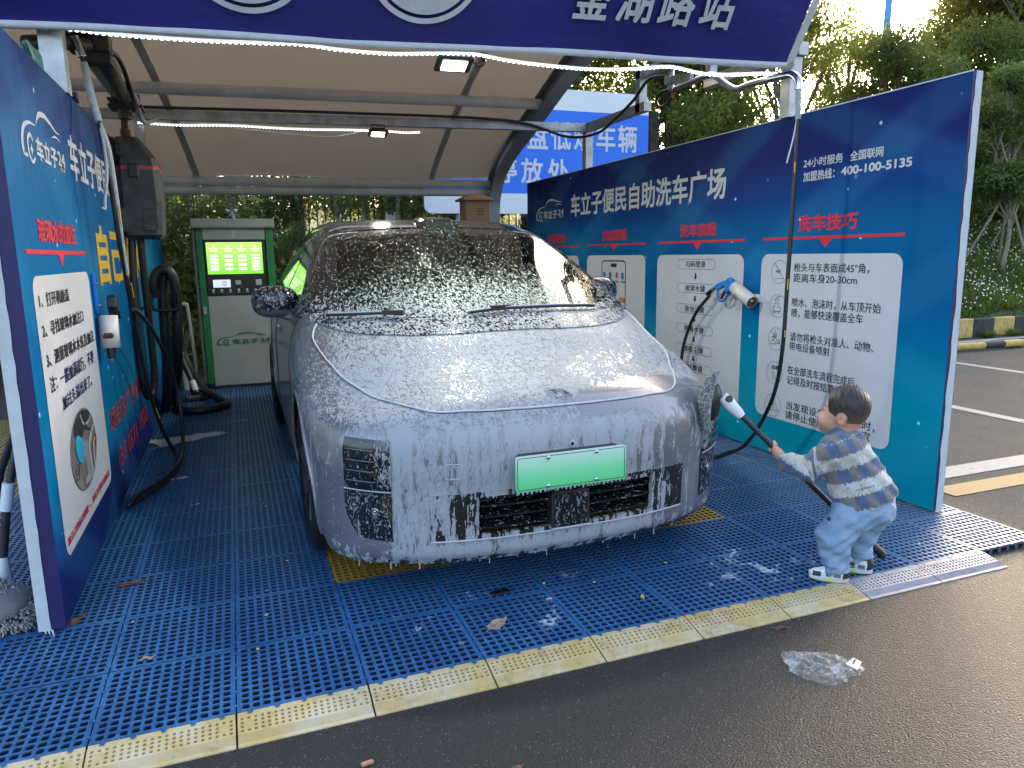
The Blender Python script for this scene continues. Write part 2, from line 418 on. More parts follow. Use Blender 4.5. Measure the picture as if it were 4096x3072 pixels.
def panel_print(name, side):
    """printed artwork: navy to cyan with light beams and star specks, drawn in the plane of the board (y along, z up)"""
    g = G(name, rough=.5, spec=.06); x, y, z = g.xyz(); v = g.vec(0, y, z)
    n = g.noise(v, .5, 2); 
    if side > 0:
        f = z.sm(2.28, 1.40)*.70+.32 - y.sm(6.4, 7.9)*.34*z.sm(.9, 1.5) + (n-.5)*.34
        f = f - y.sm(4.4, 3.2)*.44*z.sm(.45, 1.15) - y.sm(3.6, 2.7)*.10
    else:
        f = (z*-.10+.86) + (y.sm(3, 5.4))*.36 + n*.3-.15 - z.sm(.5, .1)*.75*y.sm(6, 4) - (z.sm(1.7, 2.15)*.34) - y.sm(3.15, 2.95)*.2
    c = g.ramp(f, [(0, (.010, .020, .125)), (.3, (.004, .048, .20)), (.55, (.0, .12, .29)), (.8, (.0, .20, .335)), (1, (.0, .27, .345))])
    d = (y*.8+z*1.3)*.85; beam = (d.frac()-.5).abs().sm(.20, .08)*.09; d2 = (y*.45-z*1.0)*.9+.2; beam2 = (d2.frac()-.5).abs().sm(.14, .05)*.08
    c = g.mix(beam+beam2, c, lin(70, 165, 215))
    st = g.voro(v, 7.0); sc = g.xyz(g.voro(v, 7.0, out='Color').v)[0]; star = st.sm(.10, .03)*sc.sm(.3, .45)*.85
    st2 = g.voro(v, 2.6); star2 = st2.sm(.05, .0)*.5
    c = g.mix((star+star2).cl(), c, lin(190, 225, 240))
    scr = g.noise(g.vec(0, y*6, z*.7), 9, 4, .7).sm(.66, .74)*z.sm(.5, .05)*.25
    c = g.mix(scr, c, (.45, .5, .6))
    if side < 0:   # water splashed on the cloth
        wt = g.voro(g.vec(0, y*60, z*60), 1.0).sm(.28, .18)*g.noise(v, 3, 2).sm(.45, .6)*(y.sm(4.15, 4.3)*y.sm(4.9, 4.6)*z.sm(1.15, 1.25)*z.sm(1.5, 1.4))
        c = g.mix(wt*.6, c, (.5, .7, .5))
    g.set('base', c); wr = g.noise(g.vec(0, y*2.5, z*.35), 1.6, 3); g.bump(wr+g.noise(v, 300, 2)*.01, .03, .6); return g.m
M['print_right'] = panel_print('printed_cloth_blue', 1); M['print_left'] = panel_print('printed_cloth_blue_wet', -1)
def fascia_mat():
    g = G('navy_canvas', rough=.5); x, y, z = g.xyz(); n = g.noise(scale=1.2, detail=3)
    c = g.mix(n.sm(.3, .7), lin(30, 27, 98), lin(40, 38, 120)); sc = g.noise(g.vec(x*2, y, z*2), 14, 6, .75).sm(.70, .74)
    c = g.mix(sc*.5, c, (.4, .42, .6)); g.set('base', c)
    g.bump(g.noise(g.vec(x*.8, y, z*4), 1.5, 3)+g.noise(g.vec(x*5, y, z*2), 2, 2)*.3, .03, .8); return g.m
M['fascia'] = fascia_mat()
def membrane():
    g = G('membrane', rough=.7); n = g.noise(scale=1.2, detail=4); n2 = g.noise(scale=9, detail=6, rough=.7)
    c = g.mix(n.sm(.3, .7), (.46, .42, .37), (.52, .48, .43)); c = g.mix(n2.sm(.62, .8)*.25, c, (.25, .22, .18)); g.set('base', c)
    t = g.nt.nodes.new('ShaderNodeBsdfTranslucent'); t.inputs[0].default_value = (.62, .55, .46, 1); m = g.nt.nodes.new('ShaderNodeMixShader'); m.inputs[0].default_value = .42
    o = g.nt.nodes['Material Output']; g.nt.links.new(g.b.outputs[0], m.inputs[1]); g.nt.links.new(t.outputs[0], m.inputs[2]); g.nt.links.new(m.outputs[0], o.inputs[0]); return g.m
M['membrane'] = membrane(); M['membrane_seam'] = simple('doubled_membrane', (.50, .47, .43), .7, 0, .1, 4)
def leaf(name, stops, trans=.25, rough=.5):
    g = G(name, rough=rough); oi = g.nt.nodes.new('ShaderNodeNewGeometry'); r = X(g, oi.outputs['Random Per Island'])
    n = g.noise(scale=.9, detail=2)
    f = r*.6+n.sm(.3, .7)*.4
    c = g.ramp(f, [(i/(len(stops)-1), s) for i, s in enumerate(stops)]); g.set('base', c)
    t = g.nt.nodes.new('ShaderNodeBsdfTranslucent'); g.nt.links.new(g.mix(.4, c, (.30, .34, .06), 'ADD'), t.inputs[0]); m = g.nt.nodes.new('ShaderNodeMixShader'); m.inputs[0].default_value = trans
    o = g.nt.nodes['Material Output']; g.nt.links.new(g.b.outputs[0], m.inputs[1]); g.nt.links.new(t.outputs[0], m.inputs[2]); g.nt.links.new(m.outputs[0], o.inputs[0]); return g.m
M['leaf_tree'] = leaf('tree_leaves', [(.085, .115, .02), (.12, .16, .028), (.16, .20, .034), (.23, .24, .045)], .5)
M['leaf_gold'] = leaf('golden_leaves', [(.08, .10, .02), (.13, .14, .025), (.22, .19, .035), (.34, .23, .035)], .45)
M['leaf_dark'] = leaf('dark_leaves', [(.045, .068, .016), (.075, .11, .024), (.11, .15, .032)], .45)
M['leaf_hedge'] = leaf('hedge_leaves', [(.05, .085, .026), (.10, .15, .04), (.16, .21, .06), (.22, .23, .09), (.24, .14, .09)], .35, .35)
M['leaf_bank'] = leaf('bank_leaves', [(.05, .08, .014), (.08, .13, .022), (.11, .165, .034)], .4)
M['flower'] = simple('white_flowers', (.7, .7, .62), .8)
def soil():
    g = G('soil', rough=.95); n = g.noise(scale=3, detail=6, rough=.7); g.set('base', g.mix(n.sm(.3, .7), (.03, .045, .015), (.055, .085, .022))); g.bump(g.noise(scale=12, detail=5), .1); return g.m
M['soil'] = soil()
# ---------------------------------------------------------------- ground, markings, bank
mb = MB(); mb.add([(-250, -250, -.03), (250, -250, -.03), (250, 250, -.03), (-250, 250, -.03)], [(0, 1, 2, 3)])
tag(mb.build('ground', M['asphalt']), kind='structure')
def strip(name, x0, y0, x1, y1, m, z=-.026):
    b = MB(); nx = max(2, int(abs(x1-x0)/.25)); ny = max(2, int(abs(y1-y0)/.25))
    b.grid([[(x0+(x1-x0)*i/nx, y0+(y1-y0)*j/ny, z) for j in range(ny+1)] for i in range(nx+1)]); return tag(b.build(name, m), kind='structure')
strip('parking_line', 3.75, 3.06, 14, 3.23, M['line_white'])
strip('parking_line', 3.75, 2.80, 14, 2.955, M['line_yellow'])
for x in (5.84, 8.17, 10.5): strip('parking_line', x, 3.232, x+.12, 7.66, M['line_white'])
strip('parking_line', 5.3, 7.66, 14, 7.80, M['line_white'])
def bank_z(x, y):
    s = 9.35 + (8.12-9.35)*min(1, max(0, (x-4)/2.2)); t = y-s; b = .0 if x < 4 else .27*min(1, (x-4)/2.2)
    if t < 0: return -.06
    z = b + .44*min(t, 3.6) + .07*max(0, t-3.6)
    return z + .05*math.sin(x*1.7+y*2.3) + .04*math.sin(x*3.1-y*1.9)
b = MB(); xs = np.linspace(-14, 40, 109); ys = list(np.linspace(8.0, 13.5, 45)) + list(np.linspace(14, 60, 24))
b.grid([[(x, y, bank_z(x, y)) for y in ys] for x in xs], flip=False)
tag(b.build('bank', M['soil']), kind='structure')
b = MB(); x = 5.65; i = 0
while x < 16:
    L = .465; y0 = 8.02; b.box((x+L/2, y0+.06, .12), (L-.006, .13, .30), None, i % 2, .012); x += L; i += 1
tag(b.build('kerb', [M['kerb_yellow'], M['kerb_black']]), kind='structure')
t = thing('wheel_stop', 'yellow and black tubular wheel stop lying before the kerb', 'wheel stop', (9.4, 7.05, -.03))
segs = [(8.65, 8.95, 0), (8.95, 9.55, 1), (9.55, 9.95, 0)]; pts = [8.4, 8.62, 9.1, 9.62, 9.98, 10.3]
for i in range(len(pts)-1): MB().tube([(pts[i], 7.06-.02*i, .035), (pts[i+1], 7.04-.02*i, .035)], .052, 14).build('yellow_tube' if i % 2 == 0 else 'black_band', M['kerb_yellow' if i % 2 == 0 else 'kerb_black'], t)
b1 = MB()
b1.tube(spline([(10.3, 6.96, .035), (10.36, 6.955, .025), (10.39, 6.95, -.03)], 4), .052, 14)
for x in (8.6, 10.2): MB().box((x, 7.0, -.022), (.16, .2, .012)).build('foot_plate', M['kerb_black'], t)
b1.build('bent_end', M['kerb_yellow'], t)
# ---------------------------------------------------------------- plastic floor gratings, every one with its real holes
X0, Y0, TS = .3065, 2.172, .4
def perforated(bm, x0, y0, x1, y1, nx, ny, hx, hy, zf, depth, skip=()):
    cw, ch = (x1-x0)/nx, (y1-y0)/ny; vid = {}
    V = []; F = []
    def vert(p):
        k = (round(p[0], 5), round(p[1], 5), round(p[2], 5))
        if k not in vid: vid[k] = len(V); V.append(p)
        return vid[k]
    for i in range(nx):
        for j in range(ny):
            ax, ay = x0+i*cw, y0+j*ch; bx, by = ax+cw, ay+ch
            c = [vert((u, v, zf(v))) for u, v in ((ax, ay), (bx, ay), (bx, by), (ax, by))]
            if (i, j) in skip: F.append(tuple(c)); continue
            mx, my = (ax+bx)/2, (ay+by)/2; wx, wy = hx/2, hy/2; k = min(wx, wy)*.38
            o = [(mx-wx+k, my-wy), (mx+wx-k, my-wy), (mx+wx, my-wy+k), (mx+wx, my+wy-k), (mx+wx-k, my+wy), (mx-wx+k, my+wy), (mx-wx, my+wy-k), (mx-wx, my-wy+k)]
            top = [vert((u, v, zf(v))) for u, v in o]
            mid = [vert((mx+(u-mx)*.9, my+(v-my)*.9, zf(v)-.003)) for u, v in o]; bot = [vert((mx+(u-mx)*.86, my+(v-my)*.86, zf(v)-depth)) for u, v in o]
            for e in range(4):
                a, b_ = c[e], c[(e+1) % 4]; F.append((a, b_, top[2*e+1], top[2*e]))
                F.append((b_, top[(2*e+2) % 8], top[2*e+1]))
            for e in range(8):
                F.append((top[e], top[(e+1) % 8], mid[(e+1) % 8], mid[e])); F.append((mid[e], mid[(e+1) % 8], bot[(e+1) % 8], bot[e]))
    bm.add(V, F)
def tile_mesh():
    b = MB(); s = TS-.004; e = .010
    flat = lambda v: 0.0
    perforated(b, e+.002, e+.002, TS-e-.002, TS-e-.002, 12, 12, .0222, .0226, flat, .022)
    # rim
    a0, a1, c0, c1 = .002, TS-.002, e+.002, TS-e-.002
    R4 = [((a0, a0), (a1, a0), (c1, c0), (c0, c0)), ((a1, a0), (a1, a1), (c1, c1), (c1, c0)), ((a1, a1), (a0, a1), (c0, c1), (c1, c1)), ((a0, a1), (a0, a0), (c0, c0), (c0, c1))]
    for q in R4:
        b.add([(u, v, 0) for u, v in q], [(0, 1, 2, 3)])
        p0, p1 = q[0], q[1]; b.add([(*p0, 0), (*p1, 0), (*p1, -.010), (*p0, -.010)], [(3, 2, 1, 0)])
        for k in range(7):   # little feet with arches between
            f0, f1 = (k+.05)/7, (k+.38)/7; P = lambda f: (p0[0]+(p1[0]-p0[0])*f, p0[1]+(p1[1]-p0[1])*f)
            b.add([(*P(f0), -.010), (*P(f1), -.010), (*P(f1), -.03), (*P(f0), -.03)], [(3, 2, 1, 0)])
    for k in range(5):       # snap tabs over the joint
        for (u, v) in (((k+.5)/5*TS, 0), (0, (k+.5)/5*TS)):
            P = [(u+.0065*math.cos(a), v+.0065*math.sin(a), .0016) for a in np.linspace(0, 2*math.pi, 9)[:-1]]
            b.add(P+[(p[0], p[1], -.004) for p in P], [tuple(range(8))]+[(i, (i+1) % 8, 8+(i+1) % 8, 8+i)[::-1] for i in range(8)])
    return b
def mat_obj(name, mesh, k, j, label, group, dz=0):
    o = bpy.data.objects.new(name, mesh); COL.objects.link(o); o.location = (X0+k*TS, Y0+j*TS, dz)
    return tag(o, label, 'floor mat', group)
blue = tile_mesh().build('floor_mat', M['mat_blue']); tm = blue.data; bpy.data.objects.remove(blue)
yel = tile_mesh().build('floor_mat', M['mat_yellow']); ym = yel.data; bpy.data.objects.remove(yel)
tm.name = 'blue_mat'; ym.name = 'yellow_mat'
rz_ = random.Random(3)
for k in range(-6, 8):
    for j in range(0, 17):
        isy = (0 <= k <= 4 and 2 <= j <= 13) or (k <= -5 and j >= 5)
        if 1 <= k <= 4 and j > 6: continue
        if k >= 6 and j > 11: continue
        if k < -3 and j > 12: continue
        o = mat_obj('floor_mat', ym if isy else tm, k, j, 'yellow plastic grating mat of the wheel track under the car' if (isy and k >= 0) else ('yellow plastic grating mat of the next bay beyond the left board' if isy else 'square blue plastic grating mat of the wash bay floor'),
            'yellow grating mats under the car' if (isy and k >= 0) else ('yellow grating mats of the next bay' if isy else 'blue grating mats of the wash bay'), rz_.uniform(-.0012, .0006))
def ramp_mesh():
    b = MB(); Ld = .131; zf = lambda v: -.0015 if v > -.02 else -.0015 - (-.02-v)*.0245/(Ld-.02)
    perforated(b, .006, -.080, TS-.006, -.020, 20, 4, .0098, .0098, zf, .009, skip={(1, 2), (18, 2), (1, 1), (18, 1)})
    b.add([(.003, -.02, zf(-.02)), (TS-.003, -.02, zf(-.02)), (TS-.003, 0, 0), (.003, 0, 0)], [(0, 1, 2, 3)])
    b.add([(.003, -.08, zf(-.08)), (.006, -.08, zf(-.08)), (.006, -.02, zf(-.02)), (.003, -.02, zf(-.02))], [(0, 1, 2, 3)])
    b.add([(TS-.006, -.08, zf(-.08)), (TS-.003, -.08, zf(-.08)), (TS-.003, -.02, zf(-.02)), (TS-.006, -.02, zf(-.02))], [(0, 1, 2, 3)])
    n = 8; y = -.08
    b.add([(.003, -.08, zf(-.08)), (TS-.003, -.08, zf(-.08)), (TS-.003, -.085, zf(-.085)), (.003, -.085, zf(-.085))], [(3, 2, 1, 0)])
    y = -.085; step = .0042
    for i in range(n):
        for dy, dz in ((step*.5, -.003), (step*.5, .003)):
            z0 = zf(y)+(0 if dz < 0 else -.003); z1 = zf(y-dy)+(-.003 if dz < 0 else 0)
            b.add([(.003, y, z0), (TS-.003, y, z0), (TS-.003, y-dy, z1), (.003, y-dy, z1)], [(3, 2, 1, 0)]); y -= dy
    b.add([(.003, y, zf(y)), (TS-.003, y, zf(y)), (TS-.003, -Ld, -.026), (.003, -Ld, -.026)], [(3, 2, 1, 0)])
    b.add([(.003, -Ld, -.026), (TS-.003, -Ld, -.026), (TS-.003, -Ld, -.03), (.003, -Ld, -.03)], [(3, 2, 1, 0)])
    for sx in (.003, TS-.003):
        b.add([(sx, 0, 0), (sx, -.02, zf(-.02)), (sx, -Ld, -.026), (sx, -Ld, -.03), (sx, 0, -.03)], [(0, 1, 2, 3, 4)])
    for cx_ in (.036, TS-.036):
        A = np.linspace(0, 2*math.pi, 15)[:-1]; zc = zf(-.05)
        ring = [(cx_+.013*math.cos(a), -.05+.013*math.sin(a), zf(-.05+.013*math.sin(a))+.0008) for a in A]; inn = [(cx_+.0095*math.cos(a), -.05+.0095*math.sin(a), zf(-.05+.0095*math.sin(a))+.0012) for a in A]
        low = [(p[0], p[1], p[2]-.003) for p in inn]
        b.add(ring+inn+low, [(i, (i+1) % 14, 14+(i+1) % 14, 14+i) for i in range(14)]+[(14+i, 14+(i+1) % 14, 28+(i+1) % 14, 28+i) for i in range(14)]); b.add(low, [tuple(range(14))], 1)
    for k in range(5):
        u = (k+.5)/5*TS; P = [(u+.008*math.cos(a), -.006+.008*math.sin(a), .0015) for a in np.linspace(0, 2*math.pi, 11)[:-1]]; b.add(P, [tuple(range(10))], 2)
    return b
rc = ramp_mesh().build('r', [M['ramp_cream'], M['rust'], M['mat_blue']]); rcm = rc.data; bpy.data.objects.remove(rc)
rg = ramp_mesh().build('r', [M['ramp_grey'], M['rust'], M['ramp_grey']]); rgm = rg.data; bpy.data.objects.remove(rg); rcm.name = 'cream_ramp'; rgm.name = 'grey_ramp'
for k in range(-4, 7):
    o = mat_obj('edge_ramp', rcm if k < 5 else rgm, k, 0, 'cream plastic edge ramp in the row along the front of the blue mats' if k < 5 else ('grey plastic edge ramp beside the boy, next to the cream row' if k == 5 else 'grey plastic edge ramp at the right end of the row'), 'cream edge ramps along the mats' if k < 5 else None)
    o['category'] = 'edge ramp'
# ---------------------------------------------------------------- side boards with their printed cloth
def ribbon(mb, fn, pts, wd, mi=0):
    P = np.array(spline([(p[0], p[1], 0) for p in pts], 8))[:, :2]; n = len(P)
    W = np.interp(np.linspace(0, 1, n), np.linspace(0, 1, len(wd)), wd)
    T = np.gradient(P, axis=0); T /= np.maximum(np.linalg.norm(T, axis=1), 1e-9)[:, None]; N = np.stack([-T[:, 1], T[:, 0]], 1)
    A = P+N*W[:, None]/2; B = P-N*W[:, None]/2
    mb.add([fn(*p) for p in A]+[fn(*p) for p in B], [(i, i+1, n+i+1, n+i) for i in range(n-1)], mi)
def logo(mb, fn, u0, v0, u1, v1, mi=0):
    """car outline over a round C and the station's name, in a unit box"""
    f = lambda a, b: fn(u0+(u1-u0)*a, v0+(v1-v0)*b)
    g = lambda x, y: ((x-735)/470, (1042-y)/147)
    q = lambda *ps: [g(*p) for p in ps]
    asp = 147/470
    def rib(ps, w): 
        P = np.array(spline([(p[0], p[1]*asp, 0) for p in q(*ps)], 8))[:, :2]; n = len(P); W = np.interp(np.linspace(0, 1, n), np.linspace(0, 1, len(w)), w)
        T = np.gradient(P, axis=0); T /= np.maximum(np.linalg.norm(T, axis=1), 1e-9)[:, None]; N = np.stack([-T[:, 1], T[:, 0]], 1)
        A = P+N*W[:, None]/2; B = P-N*W[:, None]/2
        mb.add([f(p[0], p[1]/asp) for p in A]+[f(p[0], p[1]/asp) for p in B], [(i, i+1, n+i+1, n+i) for i in range(n-1)], mi)
    rib([(745, 1026), (742, 1000), (765, 965), (820, 945), (885, 942)], [.035, .04, .03, .018, .006])
    rib([(742, 1026), (780, 1028)], [.02, .02])
    rib([(893, 938), (935, 908), (995, 900), (1060, 908), (1120, 920), (1170, 921)], [.006, .03, .03, .022, .014, .004])
    rib([(1060, 945), (1110, 936), (1175, 941)], [.004, .014, .004])
    rib([(846, 985), (823, 973), (796, 985), (791, 1006), (802, 1030), (826, 1037), (848, 1024)], [.016, .02, .024, .024, .024, .02, .016])
    d = [(823, 992), (829, 1004), (841, 1007), (829, 1012), (823, 1024), (817, 1012), (805, 1007), (817, 1004)]
    mb.add([f(*g(*p)) for p in d], [tuple(range(8))], mi)
    sx = 1 if u1 > u0 else -1
    def tx(s_, x0, x1, y0, y1, b=.03):
        a, c = g(x0, y1), g(x1, y0); put_text(mb, s_, lambda u, v: f(u, v), a[0], a[1], c[0], c[1], b, mi)
    tx('车立子', 868, 1098, 968, 1026); tx('24', 1108, 1200, 972, 1012, .02); tx('HOUR', 1125, 1190, 1016, 1026, .01)
def disc(mb, fn, cu, cv, ru, rv, mi=0, n=28): mb.add([fn(cu+ru*math.cos(a), cv+rv*math.sin(a)) for a in np.linspace(0, 2*math.pi, n+1)[:-1]], [tuple(range(n))], mi)
def ringo(mb, fn, cu, cv, ru, rv, th, mi=0, n=32):
    A = np.linspace(0, 2*math.pi, n+1)[:-1]; P = [fn(cu+ru*math.cos(a), cv+rv*math.sin(a)) for a in A]+[fn(cu+(ru-th)*math.cos(a), cv+(rv-th)*math.sin(a)) for a in A]
    mb.add(P, [(i, (i+1) % n, n+(i+1) % n, n+i) for i in range(n)], mi)
def outline(mb, fn, poly, th, mi=0):
    n = len(poly); c = np.mean(poly, 0); P = np.array(poly); T = np.roll(P, -1, 0)-np.roll(P, 1, 0); T /= np.linalg.norm(T, axis=1)[:, None]; N = np.stack([-T[:, 1], T[:, 0]], 1)
    mb.add([fn(*p) for p in P]+[fn(*p) for p in P+N*th], [(i, (i+1) % n, n+(i+1) % n, n+i) for i in range(n)], mi)
def heading(mbr, fn, s, uc, half, sgn, zt0=1.478, zt1=1.578, tw=.235):
    put_text(mbr, s, fn, uc-sgn*tw, zt0, uc+sgn*tw, zt1, .03)
    mbr.add([fn(uc-half, 1.432), fn(uc+half, 1.432), fn(uc+half, 1.449), fn(uc-half, 1.449)], [(0, 1, 2, 3)])
    mbr.add([fn(uc-.055, 1.432), fn(uc+.055, 1.432), fn(uc, 1.382)], [(0, 1, 2)])
# right board ---------------------------------------------------------------
tR = thing('partition_board', 'tall blue printed partition board right of the car with four washing guides', 'partition', (3.36, 5.4, 0))
XR = 3.325
def cloth_face(x, y0, y1, z0, z1, sgn):
    """taut cloth with shallow sags between the posts"""
    b = MB(); ys = np.linspace(y0, y1, 90); zs = np.linspace(z0, z1, 30)
    P = [[(x+sgn*.0, y, z) for z in zs] for y in ys]; b.grid(P); return b
b = cloth_face(XR, 2.60, 8.2, .012, 2.185, -1)
b.add([(XR, 2.6, 2.185), (XR, 8.2, 2.185), (3.39, 8.2, 2.185), (3.39, 2.6, 2.185)], [(0, 1, 2, 3)])
b.add([(3.39, 2.6, .012), (3.39, 8.2, .012), (3.39, 8.2, 2.185), (3.39, 2.6, 2.185)], [(0, 1, 2, 3)])
b.add([(XR, 8.2, .012), (3.39, 8.2, .012), (3.39, 8.2, 2.185), (XR, 8.2, 2.185)], [(0, 1, 2, 3)])
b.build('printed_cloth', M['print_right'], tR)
b = MB(); n = 40   # white cloth turned over the near edge, its cut border ragged
rg_ = random.Random(5); zz = np.linspace(.008, 2.188, n); jag = [XR+.012+rg_.uniform(-.003, .006)+(.006 if 12 < i < 22 else 0) for i in range(n)]
b.grid([[(jag[i], 2.597, zz[i]), (3.384, 2.596, zz[i]), (3.39, 2.603, zz[i])] for i in range(n)], smooth=False)
b.add([(XR-.001, 2.5985, zz[i]) for i in range(n)]+[(jag[i]+.002, 2.5985, zz[i]) for i in range(n)], [(i, i+1, n+i+1, n+i) for i in range(n-1)], 1)
b.build('turned_edge', [M['cloth_white'], M['navy_print']], tR)
b = MB(); b.beam((XR, 2.6, 2.187), (XR, 8.2, 2.187), .008, .006); b.build('top_seam', M['white_paint'], tR)
b = MB()
for y in (3.55, 5.0, 6.6): b.box((3.30, y, .02), (.10, .07, .06))
for y in (2.75, 8.0): b.box((3.36, y, .0), (.05, .05, .03))
b.build('foot_block', M['wood'], tR)
c1 = lambda u, v: (XR-.002, u, v); c2 = lambda u, v: (XR-.0035, u, v); c3 = lambda u, v: (XR-.005, u, v)
bw, br, bb = MB(), MB(), MB()
centres = [3.46, 4.757, 6.062, 7.365]
for yc in centres:
    cb = MB(); P = rrect(yc-.557, .258, yc+.557, 1.343, .065); cb.add([c1(*p) for p in P], [tuple(range(len(P)))]); cb.build('guide_card', M['card'], tR)
for yc, s in zip(centres, ('洗车技巧', '洗车流程', '充值流程', '注册流程')): heading(br, c1, s, yc, .557, -1)
put_text(bw, '车立子便民自助洗车广场', c1, 6.998, 1.735, 4.43, 1.962, .022); logo(bw, c1, 7.915, 1.722, 7.165, 1.955)
put_text(bw, '24小时服务', c1, 3.675, 1.860, 3.362, 1.915, .015); put_text(bw, '全国联网', c1, 3.312, 1.858, 3.082, 1.914, .02)
put_text(bw, '加盟热线：', c1, 3.672, 1.778, 3.42, 1.838, .02); put_text(bw, '400-100-5135', c1, 3.372, 1.786, 2.896, 1.834, .03)
def line(s, u0, u1, v0, v1): put_text(bb, s, c2, u0, v0, u1, v1, .004)
line('枪头与车表面成45°角，', 3.709, 3.12, 1.231, 1.288); line('距离车身20-30cm', 3.709, 3.20, 1.166, 1.222)
line('喷水、泡沫时，从车顶开始', 3.710, 3.022, 1.012, 1.070); line('喷，能够快速覆盖全车', 3.710, 3.14, .945, 1.003)
line('请勿将枪头对准人、动物、', 3.712, 3.052, .793, .850); line('带电设备喷射', 3.712, 3.372, .732, .787)
line('在全部洗车流程完成后，', 3.717, 3.147, .575, .633); line('记得及时按结算按钮', 3.718, 3.20, .510, .566)
line('当发现设备出现故障时，', 3.714, 3.004, .342, .398); line('请停止使用并通知商家', 3.718, 3.029, .280, .336)
for vc in (1.228, 1.008, .79, .565, .345): ringo(bb, c2, 3.840, vc, .076, .076, .0022)
put_text(bb, '45°', c2, 3.872, 1.222, 3.828, 1.243, .005)
bb.add([c2(3.885, 1.282), c2(3.882, 1.284), c2(3.797, 1.185), c2(3.80, 1.183)], [(0, 1, 2, 3)]); bb.add([c2(3.885, 1.186), c2(3.797, 1.186), c2(3.797, 1.188), c2(3.885, 1.188)], [(0, 1, 2, 3)])
def pline(pts, th=.003):
    for a, c in zip(pts[:-1], pts[1:]):
        a, c = np.array(a), np.array(c); d = (c-a); d = d/np.linalg.norm(d); nn = np.array([-d[1], d[0]])*th/2
        bb.add([c2(*(a+nn)), c2(*(c+nn)), c2(*(c-nn)), c2(*(a-nn))], [(0, 1, 2, 3)])
pline([(3.885, .975), (3.885, 1.0), (3.868, 1.0), (3.868, 1.025), (3.838, 1.025), (3.832, 1.0), (3.815, 1.0), (3.813, .972), (3.885, .972)])
for u in (3.87, 3.83): ringo(bb, c2, u, .967, .009, .009, .003, n=12)
pline([(3.85, 1.07), (3.85, 1.055), (3.835, 1.055), (3.835, 1.04), (3.865, 1.04), (3.865, 1.055), (3.85, 1.055)]); pline([(3.85, 1.07), (3.81, 1.07)])
ringo(bb, c2, 3.868, .795, .013, .013, .003, n=14); pline([(3.895, .755), (3.885, .775), (3.868, .781), (3.851, .775), (3.842, .755), (3.895, .755)]); pline([(3.85, .85), (3.85, .835), (3.835, .82), (3.865, .82), (3.85, .835)])
for k in range(4): pline([(3.862-.008*k, .817), (3.866-.01*k, .797)])
pline([(3.83, .76), (3.822, .785), (3.81, .79), (3.802, .765), (3.83, .76)]); pline([(3.892, .843), (3.788, .737)], .0025)
put_text(bb, '结算', c2, 3.868, .585, 3.805, .615, .01); pline([(3.855, .51), (3.86, .55), (3.85, .575), (3.842, .555), (3.838, .535), (3.825, .53), (3.825, .51)])
pline([(3.885, .31), (3.838, .395), (3.790, .31), (3.885, .31)]); put_text(bb, '!', c2, 3.843, .322, 3.835, .375, .01)
for i, (s, vc, h) in enumerate((('扫码登录', 1.271, .074), ('按清水键', 1.087, .07), ('按泡沫键', .926, .066), ('按清水键', .77, .066), ('按吸尘键', .612, .066), ('按结算键', .468, .066))):
    outline(bb, c2, rrect(4.525, vc-h/2-.002, 5.01, vc+h/2+.002, .034, 5), .0025); put_text(bb, s, c2, 4.897, vc-.024, 4.640, vc+.026, .008)
    if i < 5:
        nv = (1.087, .926, .77, .612, .468)[i]; m = (vc+nv)/2
        bb.add([c2(4.775, m+.022), c2(4.755, m+.022), c2(4.755, m-.004), c2(4.775, m-.004)], [(0, 1, 2, 3)]); bb.add([c2(4.788, m-.004), c2(4.742, m-.004), c2(4.765, m-.024)], [(0, 1, 2)])
outline(bb, c2, rrect(5.838, .30, 6.305, 1.298, .05, 5), .012); P = rrect(6.005, 1.235, 6.125, 1.268, .016, 4); bb.add([c2(*p) for p in P], [tuple(range(len(P)))])
outline(bb, c2, rrect(7.13, .30, 7.597, 1.298, .05, 5), .012)
cb = MB(); ms = [M['sign_blue'], M['green_paint'], M['red_print'], M['blue_plastic'], M['orange_band'], M['white_print'], M['grey_trim']]
for k, (u, mi) in enumerate(((6.245, 0), (6.125, 1), (6.007, 2), (5.89, 3))):
    cb.add([c2(u+.03, 1.125), c2(u-.015, 1.125), c2(u-.015, 1.185), c2(u+.03, 1.185)], [(0, 1, 2, 3)], mi) if mi != 2 else disc(cb, c2, u, 1.165, .022, .022, 2); cb.add([c3(u+.018, 1.14), c3(u-.022, 1.14), c3(u-.022, 1.165), c3(u+.018, 1.165)], [(0, 1, 2, 3)], mi if mi == 2 else 3)
    for j in range(4): cb.add([c2(u+.036-.02*j, 1.093), c2(u+.021-.02*j, 1.093), c2(u+.021-.02*j, 1.112), c2(u+.036-.02*j, 1.112)], [(0, 1, 2, 3)], 6)
P = rrect(5.852, .915, 5.957, .957, .014, 4); cb.add([c2(*p) for p in P], [tuple(range(len(P)))], 4); put_text(cb, '扫码洗车', c3, 5.94, .927, 5.868, .946, .01, 5); put_text(cb, '扫码洗车', c2, 6.14, .955, 6.04, .978, .015, 0); put_text(cb, '24小时自助', c2, 6.14, .915, 5.99, .93, .005, 6)
cb.build('printed_phone_icons', ms, tR)
bw.build('white_lettering', M['white_print'], tR); br.build('red_headings', M['red_print'], tR); bb.build('black_lettering', M['black_print'], tR)
